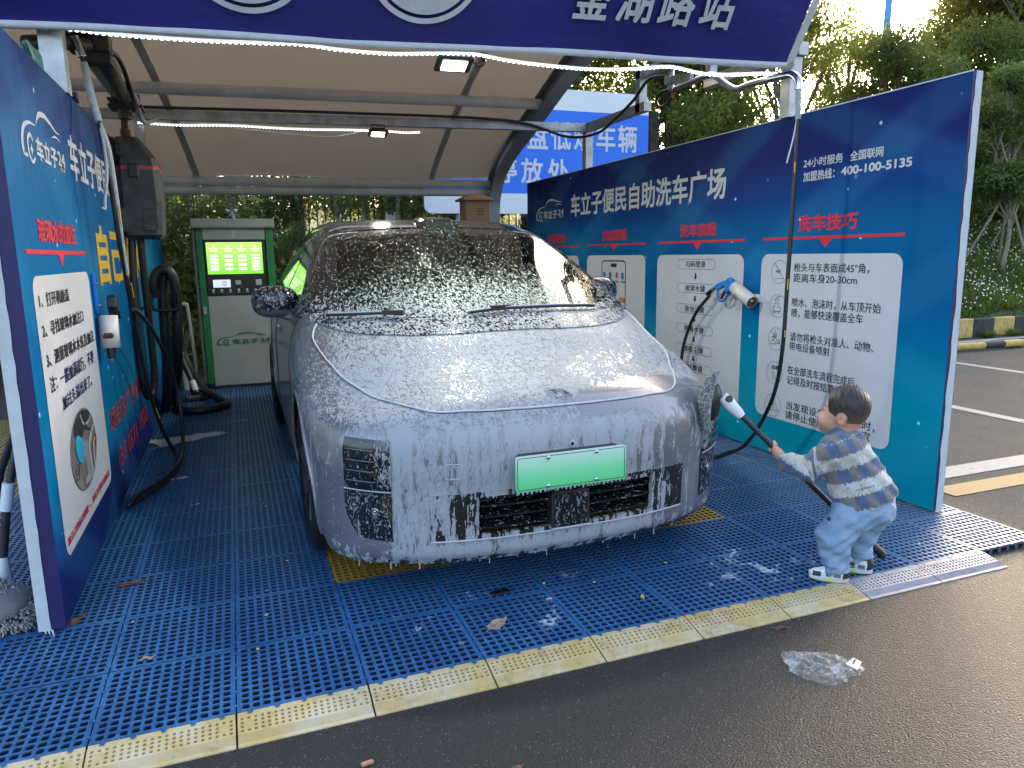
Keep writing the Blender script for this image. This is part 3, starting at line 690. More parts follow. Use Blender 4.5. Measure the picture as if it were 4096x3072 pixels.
# left board ----------------------------------------------------------------
tL = thing('partition_board', 'tall blue printed partition board left of the car with a glass water guide and sprayed lettering', 'partition', (-.73, 5.8, 0))
XL = -.687
b = MB(); ys = np.linspace(2.952, 8.7, 60); zs = np.linspace(.012, 2.165, 30)
b.grid([[(XL, y, z) for z in zs] for y in ys], flip=True)
b.add([(XL, 2.952, 2.165), (XL, 8.7, 2.165), (-.775, 8.7, 2.165), (-.775, 2.952, 2.165)], [(0, 1, 2, 3)]); b.add([(-.775, 2.952, .012), (-.775, 8.7, .012), (-.775, 8.7, 2.165), (-.775, 2.952, 2.165)], [(0, 1, 2, 3)]); b.add([(XL, 8.7, .012), (-.775, 8.7, .012), (-.775, 8.7, 2.165), (XL, 8.7, 2.165)], [(0, 1, 2, 3)])
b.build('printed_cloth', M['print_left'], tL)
b = MB(); n = 40; zz = np.linspace(.012, 2.165, n); jg = [-.736+rg_.uniform(-.002, .002) for i in range(n)]
b.add([(jg[i], 2.9515, zz[i]) for i in range(n)]+[(XL, 2.951, zz[i]) for i in range(n)], [(i, n+i, n+i+1, i+1) for i in range(n-1)], 1)
b.add([(-.776, 2.951, zz[i]) for i in range(n)]+[(jg[i]+.001, 2.948, zz[i]) for i in range(n)], [(i, n+i, n+i+1, i+1) for i in range(n-1)], 0)
for k in range(3): b.add([(-.76+.012*k, 2.949, .014), (-.752+.012*k, 2.949, .014), (-.748+.016*k, 2.94-.02*k, .003)], [(0, 1, 2)], 0)
b.build('turned_edge', [M['cloth_white'], M['navy_print']], tL)
d1 = lambda u, v: (XL+.002, u, v); d2 = lambda u, v: (XL+.0035, u, v); d3 = lambda u, v: (XL+.005, u, v); d4 = lambda u, v: (XL+.0065, u, v)
cb = MB(); P = rrect(3.095, .222, 4.212, 1.312, .065); cb.add([d1(*p) for p in P], [tuple(range(len(P)))]); cb.build('guide_card', M['card'], tL)
bw, br, bb, bn, by_, bs = MB(), MB(), MB(), MB(), MB(), MB()
logo(bw, d1, 3.21, 1.735, 3.965, 1.965); put_text(bw, '车立子便民自助洗车广场', d1, 4.08, 1.75, 6.66, 1.965, .022)
put_text(br, '玻璃水的加注', d1, 3.28, 1.438, 4.01, 1.533, .03); br.add([d1(3.07, 1.393), d1(4.225, 1.393), d1(4.225, 1.410), d1(3.07, 1.410)], [(0, 1, 2, 3)]); br.add([d1(3.59, 1.393), d1(3.70, 1.393), d1(3.645, 1.342)], [(0, 1, 2)])
put_text(br, '加注口的标识都统一，所有车型均为该标志', d2, 3.125, .263, 4.15, .300, .012)
put_text(bb, '1、打开机舱盖', d2, 3.155, 1.192, 3.69, 1.250, .016); put_text(bb, '2、寻找玻璃水加注口', d2, 3.148, 1.080, 3.95, 1.138, .016); put_text(bb, '3、测量玻璃水水位及加注', d2, 3.157, .965, 4.155, 1.026, .016)
put_text(bn, '注：一般加满就行，不要', d2, 3.165, .865, 4.09, .930, .014); put_text(bn, '加过头溢出来了。', d2, 3.325, .768, 3.975, .828, .014)
put_text(by_, '自己加水', d1, 4.56, 1.225, 6.5, 1.56, .03); put_text(bs, '项目及广告合作', d1, 4.355, .43, 5.80, .565, .012); put_text(bs, '135 0571 1532', d1, 4.48, .19, 5.92, .305, .012)
for q, nm, m_ in ((bw, 'white_lettering', 'white_print'), (br, 'red_headings', 'red_print'), (bb, 'black_lettering', 'black_print'), (bn, 'navy_lettering', 'navy_print'), (by_, 'yellow_sprayed_lettering', 'yellow_paint'), (bs, 'red_sprayed_lettering', 'brick_red')): q.build(nm, M[m_], tL)
pb = MB(); E = lambda u, v: (3.63+u*.29, .537+v*.178)
fE = lambda f: (lambda u, v: f(*E(u, v)))
disc(pb, fE(d2), 0, 0, 1, 1, 0, 40); A_ = np.linspace(0, 2*math.pi, 40)
pb.add([fE(d3)(u, v) for u, v in ((-.98, -.15), (-.62, -.1), (-.35, -.9), (-.6, -.78), (-.9, -.4))], [(0, 1, 2, 3, 4)], 1); pb.add([fE(d3)(u, v) for u, v in ((-.55, .8), (-.1, .97), (.5, .85), (.75, .62), (.2, .45), (-.2, .3), (-.62, .55))], [tuple(range(7))], 2)
pb.add([fE(d3)(u, v) for u, v in ((-.1, .2), (.3, .1), (.35, -.9), (.05, -.96))], [(0, 1, 2, 3)], 3)
ribbon(pb, fE(d4), [(.85, .35), (.6, .2), (.35, .0), (.32, -.3), (.4, -.75)], [.05, .12, .14, .12, .1], 4); ribbon(pb, fE(d4), [(.95, 0), (.7, -.1), (.6, -.4), (.62, -.7)], [.06, .1, .1, .1], 4); ribbon(pb, fE(d4), [(-.1, .9), (.1, .6), (.5, .55), (.7, .7)], [.04, .07, .05, .04], 4); ribbon(pb, fE(d4), [(.1, .95), (.25, .75), (.2, .5), (.55, .3)], [.05, .1, .1, .05], 2)
ringo(pb, fE(d4), -.72, -.3, .16, .2, .03, 2, 18); ringo(pb, fE(d4), -.72, -.3, .08, .1, .03, 2, 14)
pb.add([fE(d4)(u, v) for u, v in ((-.62, .42), (-.45, .5), (-.3, .42), (-.12, .3), (-.02, .1), (-.06, -.12), (-.22, -.26), (-.42, -.22), (-.58, -.02), (-.66, .2))], [tuple(range(10))], 5)
pb.add([fE(d4)(u, v) for u, v in ((.86, .05), (.97, .02), (.93, -.28), (.86, -.2))], [(0, 1, 2, 3)], 6); put_text(pb, '玻璃水加注口', lambda u, v: d4(u, v), 3.56, .385, 3.80, .42, .02, 7)
pb.build('engine_bay_picture', [simple('print_grey', (.17, .15, .14), .5), simple('print_taupe', (.23, .2, .185), .5), simple('print_black', (.03, .03, .03), .5), simple('print_mid', (.28, .25, .23), .5), simple('print_pale', (.45, .43, .42), .5), simple('print_cyan', lin(50, 165, 200), .5), M['red_print'], M['white_print']], tL)
# ---------------------------------------------------------------- galvanised frame over the bay
TH = math.atan2(.37, 4.05); EX = Vector((math.cos(TH), -math.sin(TH), 0)); EY = Vector((math.sin(TH), math.cos(TH), 0)); OO = Vector((1.3, 3.95, 0))
LF = lambda x, y, z: tuple(OO+EX*x+EY*y+Vector((0, 0, z)))
tF = thing('overhead_gantry', 'galvanised square tube frame standing on the partition boards over the bay', 'gantry', LF(0, 1.5, 2.4))
def part_beam(name, a, c, wd, ht, m='steel', par=None): b = MB(); b.beam(a, c, wd, ht); return b.build(name, M[m], par or tF)
part_beam('post', (-.725, 4.23, 2.16), (-.725, 4.23, 2.50), .10, .10); part_beam('post', (3.32, 3.82, 2.18), (3.32, 3.82, 2.53), .085, .085)
part_beam('post', (3.345, 6.66, 2.18), (3.345, 6.66, 2.60), .075, .075); part_beam('post', (-.64, 7.03, 2.16), (-.64, 7.03, 2.60), .075, .075)
part_beam('cross_beam', (-2.6, 7.2, 2.55), (3.345, 6.66, 2.57), .07, .075); part_beam('cross_beam', LF(-5, .06, 2.50), LF(2.06, .06, 2.52), .06, .06)
part_beam('side_beam', (3.345, 6.69, 2.57), (3.345, 5.55, 2.57), .07, .072); part_beam('riser', (3.345, 5.66, 2.535), (3.345, 5.66, 2.87), .07, .07); part_beam('side_beam', (3.345, 5.70, 2.84), (3.345, 4.6, 2.84), .07, .072)
part_beam('side_beam', (3.345, 4.72, 2.575), (3.345, 3.75, 2.575), .07, .075); part_beam('side_beam', (-.70, 7.05, 2.56), (-.70, 4.2, 2.56), .06, .06); part_beam('riser', (3.345, 4.68, 2.54), (3.345, 4.68, 2.87), .06, .06)
tag(MB().tube(spline([(3.30, 5.2, 2.73), (3.29, 5.45, 2.755), (3.27, 5.66, 2.63), (3.28, 6.05, 2.525), (3.28, 6.35, 2.47), (3.1, 6.62, 2.475), (2.5, 6.66, 2.60), (1.0, 6.80, 2.615), (-.6, 6.98, 2.61)], 8), .013, 8).build('power_cable', M['black_rubber']), 'black cable drooping along the rear beam and up to the right boom pivot', 'cable')
tag(MB().tube(spline([LF(-1.75, 2.78, 2.49), LF(-1.4, 2.75, 2.445), LF(-1.0, 2.75, 2.415), LF(-.7, 2.75, 2.40), LF(-.5, 2.76, 2.43), LF(-.36, 2.78, 2.475)], 6), .004, 6).build('white_wire', M['white']), 'thin white wire sagging under the rear beam', 'wire')
# pale square post stubs carry strings of LEDs
def led_strip(name, pts, label):
    t = thing(name, label, 'light strip', pts[len(pts)//2]); P = spline(pts, 10); b = MB(); b.tube(P, .0075, 8); b.build('sleeve', M['led_sleeve'], t)
    b = MB(); L = np.cumsum([0]+[np.linalg.norm(np.array(a)-np.array(c)) for a, c in zip(P[:-1], P[1:])]); n = int(L[-1]/.028)
    for s_ in np.linspace(.01, L[-1]-.01, n):
        p = [np.interp(s_, L, [q[i] for q in P]) for i in range(3)]; b.box((p[0], p[1], p[2]-.0075), (.014, .010, .005))
    b.build('diodes', M['led'], t); return t
g = G('led_sleeve', base=(.8, .84, .88), rough=.3, emit=(.85, .93, 1), es=.12); M['led_sleeve'] = g.m
fz = [(-1.98, 2.445), (-1.75, 2.43), (-1.4, 2.425), (-1.1, 2.43), (-.9, 2.435), (-.7, 2.42), (-.45, 2.415), (-.2, 2.43), (.0, 2.438), (.2, 2.415), (.45, 2.40), (.7, 2.395), (.95, 2.41), (1.12, 2.43), (1.22, 2.43), (1.4, 2.405), (1.6, 2.41), (1.78, 2.425), (1.9, 2.43)]
led_strip('led_strip', [LF(x, .02, z) for x, z in fz], 'lit white LED strip drooping along the navy banner bottom')
led_strip('led_strip', [LF(x, 2.76, z) for x, z in ((-2.2, 2.475), (-1.9, 2.465), (-1.5, 2.475), (-1.1, 2.465), (-.8, 2.463), (-.5, 2.468), (-.2, 2.467), (.0, 2.46), (.12, 2.468))], 'lit white LED strip under the rear cross beam')
def flood(name, p, label, wdt, cond=False):
    t = thing(name, label, 'floodlight', p); X_, Y_, Z_ = Vector(EX), (Vector(EY)*.97+Vector((0, 0, -.22))).normalized(), None
    n = X_.cross(Y_); Mx = Matrix((X_, Y_, n)).transposed()
    b = MB(); c = Vector(p); b.box(c, (wdt, wdt*.78, .022), Mx, 0, .006); b.box(c+n*.022, (wdt*.7, wdt*.5, .03), Mx, 0, .006)
    b.build('housing', M['lamp_black'], t)
    b = MB(); b.box(c-n*.0125, (wdt*.66, wdt*.52, .004), Mx); b.build('glowing_pane', M['lamp_glow'], t)
    b = MB(); b.tube([c+X_*(wdt*.36)+n*.02, c+X_*(wdt*.36)+n*.075, c-X_*(wdt*.36)+n*.075, c-X_*(wdt*.36)+n*.02], .006, 6); b.build('bracket', M['lamp_black'], t)
    ld = bpy.data.lights.new('floodlight_beam', 'AREA'); lo = bpy.data.objects.new('floodlight_beam', ld); COL.objects.link(lo); lo.parent = t; lo.location = -n*.02
    ld.shape = 'RECTANGLE'; ld.size = wdt*.6; ld.size_y = wdt*.5; ld.energy = 6; ld.color = (.95, 1, .88); lo.rotation_euler = n.to_track_quat('Z', 'Y').to_euler()
    if cond: MB().tube(spline([tuple(c+X_*(wdt*.5)+n*.05), tuple(c+X_*(wdt*.62)-n*.0), tuple(c+X_*(wdt*.85)+n*.02), tuple(c+X_*(wdt*.8)+n*.09)], 5), [.004]*6+[.012]*10, 8).build('conduit', M['lamp_black'], t)
    return t
flood('floodlight', LF(-.095, .08, 2.395), 'lit black floodlight under the front banner', .20, True)
flood('floodlight', LF(-.255, 2.76, 2.445), 'small lit floodlight under the rear cross beam', .17)
# ---------------------------------------------------------------- banner and membrane canopy
tB = thing('banner', 'navy canvas banner with white station name and ring emblems across the canopy front', 'banner', LF(-1, -.1, 2.6))
def bn(x, h, d=0):   # h up the leaning sheet; leans out towards the road
    return LF(x, -.02-h*.60-d*.8, 2.455+.0085*(x+.5)+h*.80-d*.6)
b = MB(); xs = np.linspace(-6.5, 1.925, 100); hs = np.linspace(0, 1.0, 22)
rr = random.Random(2)
P = [[bn(x+(.0 if x < 1.9 else .0), h, .012*math.sin(x*2.1+h*3)*h+(.006*math.sin(x*7+h*9)) if 0 < i < 99 else 0) for h in hs] for i, x in enumerate(xs)]
b.grid(P, flip=True); b.build('canvas', M['fascia'], tB)
b = MB(); b.tube([bn(x, -.005+.006*math.sin(x*3), .0) for x in np.linspace(-6.5, 1.93, 60)], .019, 8); b.build('bottom_hem', M['cloth_white'], tB)
b = MB(); b.add([bn(1.925, 0, .003), bn(1.985, 0, -.01), bn(1.985, 1, -.01), bn(1.925, 1, .003)], [(0, 1, 2, 3)]); b.add([bn(1.985, 0, -.01), bn(1.985, 0, -.06), bn(1.985, 1, -.06), bn(1.985, 1, -.01)], [(0, 1, 2, 3)])
b.add([bn(1.95, .03, .02), bn(1.99, .0, .0), bn(2.0, -.045, -.02), bn(1.93, -.03, .0)], [(0, 1, 2), (0, 2, 3)]); b.build('side_hem', M['cloth_white'], tB)
fb = lambda u, v: bn(u, v, .016)
b = MB()
b2 = MB()
for i, ch in enumerate('鉴湖路站'):
    x0 = .50+i*.250; put_text(b, ch, fb, x0, .185-.003*i, x0+.205, .185+.25, .018)
    put_text(b2, ch, lambda u, v: bn(u, v, .0145), x0-.004, .181-.003*i, x0+.209, .185+.254, .024)
for cx_, cy_, r_ in ((-1.125, .405, .295), (-.29, .405, .295)):
    q = MB(); ringo(q, fb, cx_, cy_, r_, r_, .027, 0, 64); q.build('emblem_ring', M['cloth_white'], tB); q = MB(); disc(q, fb, cx_, cy_, r_-.045, r_-.045, 0, 64); q.build('emblem_disc', M['cloth_white'], tB)
b.build('white_lettering', M['cloth_white'], tB); b2.build('lettering_outline', M['navy_print'], tB)
tC = thing('canopy', 'beige membrane canopy on a curved grey steel arm over the wash bay', 'canopy', LF(0, 3, 2.6))
prof = [(5.42, 2.33), (4.95, 2.50), (4.5, 2.635), (4.1, 2.745), (3.27, 2.935), (2.47, 3.09), (1.6, 3.20), (.7, 3.27), (-.2, 3.29), (-.75, 3.27)]
PR = [(p[0], p[1]) for p in spline([(a, c, 0) for a, c in prof], 6)]
b = MB(); xs = np.linspace(-6.5, 1.40, 60)
P = np.array([[LF(x, y, z+.03*math.sin((x+6.5)/7.9*math.pi*3)**2*(-1)+.01) for y, z in PR] for x in xs]); b.grid(P); P2 = P.copy(); P2[..., 2] += .004; b.grid(P2, flip=True); b.build('membrane', M['membrane'], tC)
for x0, sl in ((.62, .0), (-2.15, .0)):
    b = MB(); b.grid([[LF(x0+dx, y, z-.006+.03*math.sin((x0+6.5)/7.9*math.pi*3)**2*(-1)+.01) for i, (y, z) in enumerate(PR)] for dx in (0, .07)]); b.build('seam_band', M['membrane_seam'], tC)
def arm(x):
    pts = [(5.36, -.03), (5.36, 1.2), (5.34, 1.9), (5.27, 2.1), (5.05, 2.30), (4.55, 2.485), (3.7, 2.67), (3.05, 2.82), (2.42, 2.955), (1.6, 3.07), (.7, 3.14), (-.6, 3.16)]
    S = np.array(spline([(a, c, 0) for a, c in pts], 6))[:, :2]; T = np.gradient(S, axis=0); T /= np.linalg.norm(T, axis=1)[:, None]; N = np.stack([T[:, 1], -T[:, 0]], 1)
    dep = np.interp(S[:, 1], [0, 2.2, 2.5, 3.1], [.22, .20, .17, .13])
    if N[0][0] < 0: N = -N
    b = MB(); wl, wf = .012, .15
    for s0, s1, hw in ((0, .012, wf/2), (.012, .99, wl/2), (.99, 1.0, wf/2)):
        rows = []
        for p, n_, d_ in zip(S, N, dep):
            a0, a1 = p+n_*(s0*d_ if s0 < .5 else s0*d_-.0), p+n_*(s1*d_ if s1 < .995 else d_+.012); rows.append([LF(x-hw, *a0), LF(x+hw, *a0), LF(x+hw, *a1), LF(x-hw, *a1)])
        b.grid(rows, smooth=False, close=True)
    return b
arm(1.46).build('arm', M['arm_grey'], tC); arm(-4.2).build('arm', M['arm_grey'], tC)
for y, z, r_ in ((3.22, 2.84, .052), (5.40, 2.265, .055), (5.42, 2.16, .048), (.9, 3.17, .05)): MB().tube([LF(-6.4, y, z), LF(1.42, y, z)], r_, 16).build('purlin', M['white_paint'], tC)
# ---------------------------------------------------------------- the car: one smooth implicit hull, panels laid on it
def itp(x,pts,s=None):
    xs=[p[0] for p in pts]; ys=[p[1] for p in pts]
    # monotone-ish cubic (pchip) 
    xs=np.array(xs,float); ys=np.array(ys,float); h=np.diff(xs); d=np.diff(ys)/h
    m=np.zeros(len(xs)); m[0]=d[0]; m[-1]=d[-1]
    for i in range(1,len(xs)-1):
        if d[i-1]*d[i]>0:
            w1=2*h[i]+h[i-1]; w2=h[i]+2*h[i-1]; m[i]=(w1+w2)/(w1/d[i-1]+w2/d[i])
    x=np.asarray(x,float); i=np.clip(np.searchsorted(xs,x)-1,0,len(h)-1)
    t=(x-xs[i])/h[i]; lo=x<xs[0]; hi=x>xs[-1]
    t=np.clip(t,0,1); hh=h[i]
    y=ys[i]*(2*t**3-3*t**2+1)+hh*m[i]*(t**3-2*t**2+t)+ys[i+1]*(-2*t**3+3*t**2)+hh*m[i+1]*(t**3-t**2)
    y=np.where(lo,ys[0]+m[0]*(x-xs[0]),y); y=np.where(hi,ys[-1]+m[-1]*(x-xs[-1]),y)
    return y
ZT=[(-.3,.68),(.05,.745),(.17,.81),(.48,.905),(.706,1.022),(.86,1.083),(1.4,1.31),(2.09,1.545),(2.35,1.59),(2.9,1.615),(3.6,1.585),(4.3,1.47),(4.75,1.25)]
F0=[(.1,.16),(.15,.12),(.2,.075),(.26,.07),(.45,.06),(.56,.045),(.63,.045),(.72,.05),(.9,.06)]
WZ=[(.1,.9),(.25,.955),(.5,.985),(.8,.985),(.95,.968),(1.05,.93),(1.3,.81),(1.5,.70),(1.65,.6)]
def smax(a,b,k):
    h=np.maximum(k-np.abs(a-b),0)/k
    return np.maximum(a,b)+h*h*k*.25
def drop(x,y):
    a=np.abs(x)
    k=itp(y,[(0,.13),(.5,.14),(1.0,.165),(1.5,.12),(2.1,.05),(3,.04),(4.5,.05)])
    return k*(a/.85)**2.6
def car_sdf(x,y,z):
    x,y,z=np.broadcast_arrays(np.asarray(x,float),np.asarray(y,float),np.asarray(z,float))
    ax=np.abs(x)
    top=(z-(itp(y,ZT)-drop(x,y)))*.93
    u=np.clip(ax/1.0,0,.9995)
    fr=(itp(z,F0)+.70*(1-(1-u**2.7)**(1/2.7))-y)
    fr=np.where(ax>1.0,np.maximum(fr,(itp(z,F0)+.70-y)),fr)
    side=(ax-itp(z,WZ)*itp(y,[(0,1),(2.5,1),(4.0,.965),(4.8,.86)]))*.97
    rear=(y-(4.78-.25*np.maximum(z-.6,0)**1.5))
    f=smax(top,side,.09)
    f=smax(f,fr,.11)
    f=smax(f,rear,.2)
    f=np.maximum(f,.145-z+ .0)
    return f
def car_cast(o,d,t0=0,t1=8,n=900):
    o=np.atleast_2d(o).astype(float); d=np.atleast_2d(d).astype(float)
    ts=np.linspace(t0,t1,n)
    P=o[:,None]+d[:,None]*ts[None,:,None]
    v=car_sdf(P[...,0],P[...,1],P[...,2])
    hit=(v<0); i=hit.argmax(1); ok=hit.any(1)
    i=np.maximum(i,1)
    lo=ts[i-1]; hi=ts[i]
    for _ in range(30):
        m=(lo+hi)/2; p=o+d*m[:,None]; s=car_sdf(p[:,0],p[:,1],p[:,2])<0
        hi=np.where(s,m,hi); lo=np.where(s,lo,m)
    p=o+d*hi[:,None]; p[~ok]=np.nan
    return p

def foam_nodes(g, kind):
    """suds: a web of white cells that runs down the panels; returns (mask, height)"""
    x, y, z = g.xyz(); o = g.co()
    big = g.noise(o, 3.0, 4, .6); mid = g.noise(o, 9, 3, .5)
    vh = g.vec(x+(big-.5)*.05, y*.55, z*.9); nh = g.noise(vh, 55, 3, .55, 1.0)*.65+g.noise(vh, 120, 2, .5, .6)*.35
    vf = g.vec(x+(mid-.5)*.03, y*.45, z*.13+x*.02); nf = g.noise(vf, 30, 4, .6, .25)*.7+g.noise(g.vec(x, y, z*.3), 70, 3, .55, .8)*.3
    front = z.sm(.75, .66)*y.sm(.75, .45)
    if kind == 'paint':
        d = y-(x*.36+.11)+(g.noise(g.vec(x, y*.3, z), 16, 3, .6)-.5)*.22
        wiped = d.sm(.03, -.01)*x.sm(.04, .09)*z.sm(.70, .74)*y.sm(.66, .5)
        wiped2 = x.sm(.3, .42)*z.sm(.60, .64)*z.sm(.76, .73)*.6
        covh = .69+(big-.5)*.5 - wiped*.62 - wiped2*.5 - x.sm(-.78, -.90)*.22 - (x.sm(-.55, -.75)*y.sm(.5, 1.1))*.16
        covf = .70 - x.sm(.28, .48)*.34 - x.sm(-.68, -.76)*.46 + (mid-.5)*.35 + z.sm(.60, .70)*.10 - z.sm(.46, .30)*.06
        low = z.sm(.25, .21)*.18
        cov = covh*(front*-1+1)+(covf+low)*front - z.sm(.62, .50)*y.sm(.5, .8)*.5 - y.sm(1.0, 1.7)*.5*z.sm(1.1, .95)
        n = nh*(front*-1+1)+nf*front
    elif kind == 'glass':
        vg = g.vec(x, y*.40, z*.4); n = g.noise(vg, 80, 3, .5, .5)*.5+g.noise(g.vec(x, y*.5, z*.5), 160, 2, .5)*.5
        cov = y.sm(1.72, .95)*.46+.10+(big-.5)*.22 - x.sm(.25, .6)*.14*y.sm(1.6, 1.1)
    elif kind == 'black':
        n = nh*.5+g.noise(g.vec(x, y*.6, z*.4), 85, 3, .55, .8)*.5
        cov = .43+(big-.5)*.3 - z.sm(1.12, 1.3)*.20 - y.sm(1.8, 2.4)*.12 + y.sm(1.3, .95)*.13
    elif kind == 'lamp':
        n = nf*.3+g.noise(g.vec(x, y, z*.5), 95, 3, .6, 1.0)*.7
        cov = .22+z.sm(.48, .45)*.14+x.abs().sm(.80, .73)*.42*z.sm(.47, .50)*.85+(mid-.5)*.25
    elif kind == 'slat':
        n = g.noise(g.vec(x*.5, y, z), 60, 3, .6, .8); cov = .17+(mid-.5)*.4
    else:                      # 'shutter'
        n = nf; cov = .52+(mid-.5)*.5-x.sm(.2, .5)*.16
    if kind == 'paint':
        run = g.noise(g.vec(x*1.0, y*1.0, z*.05), 75, 2, .4, .15); runs = run.sm(.635, .655)*x.sm(-.70, -.76)*y.sm(1.5, 1.2)*z.sm(.86, .76)*z.sm(.28, .45)
    t = (cov*-1+1)*.42+.29
    m = (n-t).sm(-.012, .016); h = (n-t).sm(-.012, .10)
    drops = g.voro(g.vec(x, y*.8, z*.7), 85).sm(.30, .20)*g.xyz(g.voro(g.vec(x, y*.8, z*.7), 85, out='Color').v)[1].sm(.62, .70)
    if kind == 'paint': m = m.mx(runs); h = h.mx(runs*.6)
    m = m.mx(drops*.9); h = h.mx(drops*.5)
    return m, h, big
def foam_mat(name, kind, base, metal, rough, coat=.0, foamc=(.40, .415, .44)):
    g = G(name); m, h, big = foam_nodes(g, kind); fine = g.noise(g.co(), 170, 2)
    bub = g.voro(g.co(), 130).sm(.5, .1)
    fc = g.mix(bub*.35+fine*.25, tuple(q*.82 for q in foamc), foamc)
    g.set('base', g.mix(m, base, fc)); g.set('metal', m*-metal+metal); g.set('rough', m*(.62-rough)+rough); g.set('coat', m*-coat+coat); g.set('coatr', .05)
    g.bump(h*1.0+bub*m*.10+fine*m*.08, .0045, .9); return g.m
M['car_paint'] = foam_mat('foamed_silver_paint', 'paint', (.255, .25, .265), .55, .33, .6)
M['car_black'] = foam_mat('foamed_black_gloss', 'black', (.008, .008, .009), 0, .10, .3)
M['car_lamp'] = foam_mat('foamed_lamp_cover', 'lamp', (.006, .007, .009), 0, .08, .3)
M['car_shutter'] = foam_mat('foamed_grille_shutter', 'shutter', (.012, .012, .013), 0, .35)
M['car_slat'] = foam_mat('wet_grille_slat', 'slat', (.008, .008, .009), 0, .25)
M['car_trim'] = foam_mat('foamed_lower_trim', 'shutter', (.03, .031, .034), 0, .4, 0, (.55, .6, .66))
def glass_mat():
    g = G('foamed_windscreen'); m, h, big = foam_nodes(g, 'glass'); nt = g.nt
    fine = g.noise(g.co(), 170, 2); g.set('base', g.mix(fine, (.27, .335, .32), (.34, .42, .40))); g.set('rough', .45)
    b = nt.nodes.new('ShaderNodeBump'); nt.links.new((h+fine*m*.1).v, b.inputs['Height']); b.inputs['Distance'].default_value = .004; nt.links.new(b.outputs[0], g.b.inputs['Normal'])
    tr = nt.nodes.new('ShaderNodeBsdfTransparent'); tr.inputs[0].default_value = (.40, .50, .46, 1)
    gl = nt.nodes.new('ShaderNodeBsdfGlossy'); gl.inputs['Roughness'].default_value = .03; gl.inputs[0].default_value = (.95, .95, .95, 1); nt.links.new(b.outputs[0], gl.inputs['Normal'])
    fr = nt.nodes.new('ShaderNodeFresnel'); fr.inputs[0].default_value = 1.5
    mx = nt.nodes.new('ShaderNodeMixShader'); nt.links.new(fr.outputs[0], mx.inputs[0]); nt.links.new(tr.outputs[0], mx.inputs[1]); nt.links.new(gl.outputs[0], mx.inputs[2])
    m2 = nt.nodes.new('ShaderNodeMixShader'); nt.links.new((m*.9).v, m2.inputs[0]); nt.links.new(mx.outputs[0], m2.inputs[1]); nt.links.new(g.b.outputs[0], m2.inputs[2]); nt.links.new(m2.outputs[0], nt.nodes['Material Output'].inputs[0]); return g.m
M['car_glass'] = glass_mat()
M['side_glass'] = foam_mat('wet_side_glass', 'black', (.012, .018, .016), 0, .04, .5, (.36, .45, .40))
M['car_inside'] = simple('dark_cabin', (.03, .032, .033), .7); M['seat'] = simple('grey_seat', (.10, .105, .105), .7)
M['foam'] = simple('thick_foam', (.43, .45, .48), .45, 0, .08, 60, .001, 200)
M['tyre'] = simple('wet_tyre', (.014, .014, .015), .4, 0, .3, 30, .001, 90); M['rim'] = simple('alloy_rim', (.16, .165, .17), .3, .8, .2, 12)
def plate_mat():
    g = G('green_plate', rough=.35); x, y, z = g.xyz(); n = g.noise(scale=40, detail=3); g.set('base', g.ramp((z-.46)/.145+(n-.5)*.06, [(0, (.10, .62, .22)), (.45, (.22, .70, .36)), (1, (.62, .78, .68))])); return g.m
M['plate'] = plate_mat()
CAR = (1.215, 2.5, 0)
tK = thing('car', 'silver grey car with black roof, dripping with white washing foam, parked in the bay', 'car', CAR)
CO = np.array(CAR)
def cnorm(P):
    e = .004; x, y, z = P.T
    n = np.stack([car_sdf(x+e, y, z)-car_sdf(x-e, y, z), car_sdf(x, y+e, z)-car_sdf(x, y-e, z), car_sdf(x, y, z+e)-car_sdf(x, y, z-e)], 1)
    return n/np.linalg.norm(n, axis=1)[:, None]
def top(xy, off=.0):
    xy = np.asarray(xy, float); sh = xy.shape[:-1]; q = xy.reshape(-1, 2); o = np.c_[q, np.full(len(q), 2.2)]; p = car_cast(o, np.tile([0, 0, -1.], (len(q), 1)), 0, 2.2, 300)
    return (p+cnorm(p)*off).reshape(*sh, 3)
def frontp(xz, off=.0):
    xz = np.asarray(xz, float); sh = xz.shape[:-1]; q = xz.reshape(-1, 2); o = np.c_[q[:, 0], np.full(len(q), -.5), q[:, 1]]; p = car_cast(o, np.tile([0, 1., 0], (len(q), 1)), 0, 2.5, 300)
    return (p+cnorm(p)*off).reshape(*sh, 3)
def sidep(yz, s, off=.0):
    yz = np.asarray(yz, float); sh = yz.shape[:-1]; q = yz.reshape(-1, 2); o = np.c_[np.full(len(q), s*1.6), q]; p = car_cast(o, np.tile([-s*1., 0, 0], (len(q), 1)), 0, 1.6, 240)
    return (p+cnorm(p)*off).reshape(*sh, 3)
def solidify(mb, P, th=.012, mi=0, flip=False):
    """front grid plus a turned-in rim so that the panel has an edge"""
    n = cnorm(P.reshape(-1, 3)).reshape(P.shape); i_, j_ = P.shape[0]//2, P.shape[1]//2; flip = bool(np.dot(np.cross(P[i_, j_]-P[i_-1, j_], P[i_, j_]-P[i_, j_-1]), n[i_, j_]) > 0); ring = np.concatenate([P[0], P[1:, -1], P[-1, -2::-1], P[-2:0:-1, 0]]); rn = np.concatenate([n[0], n[1:, -1], n[-1, -2::-1], n[-2:0:-1, 0]])
    mb.grid(P+CO, mi, True, flip=flip); mb.grid(np.stack([ring, ring-rn*th])+CO, mi, False, True, flip=not flip)
yb = lambda x: itp(np.abs(x), [(0, .86), (.27, .867), (.348, .887), (.542, .956), (.68, 1.053), (.805, 1.148), (.9, 1.24)])
hr = lambda x: itp(np.abs(x), [(0, .69), (.21, .69), (.42, .727), (.61, .84), (.747, .988), (.845, 1.148), (.9, 1.25)])
xsd = lambda y: itp(y, [(1.0, .83), (1.148, .803), (1.36, .768), (1.59, .734), (1.88, .695), (2.1, .655)])
YT = 2.02
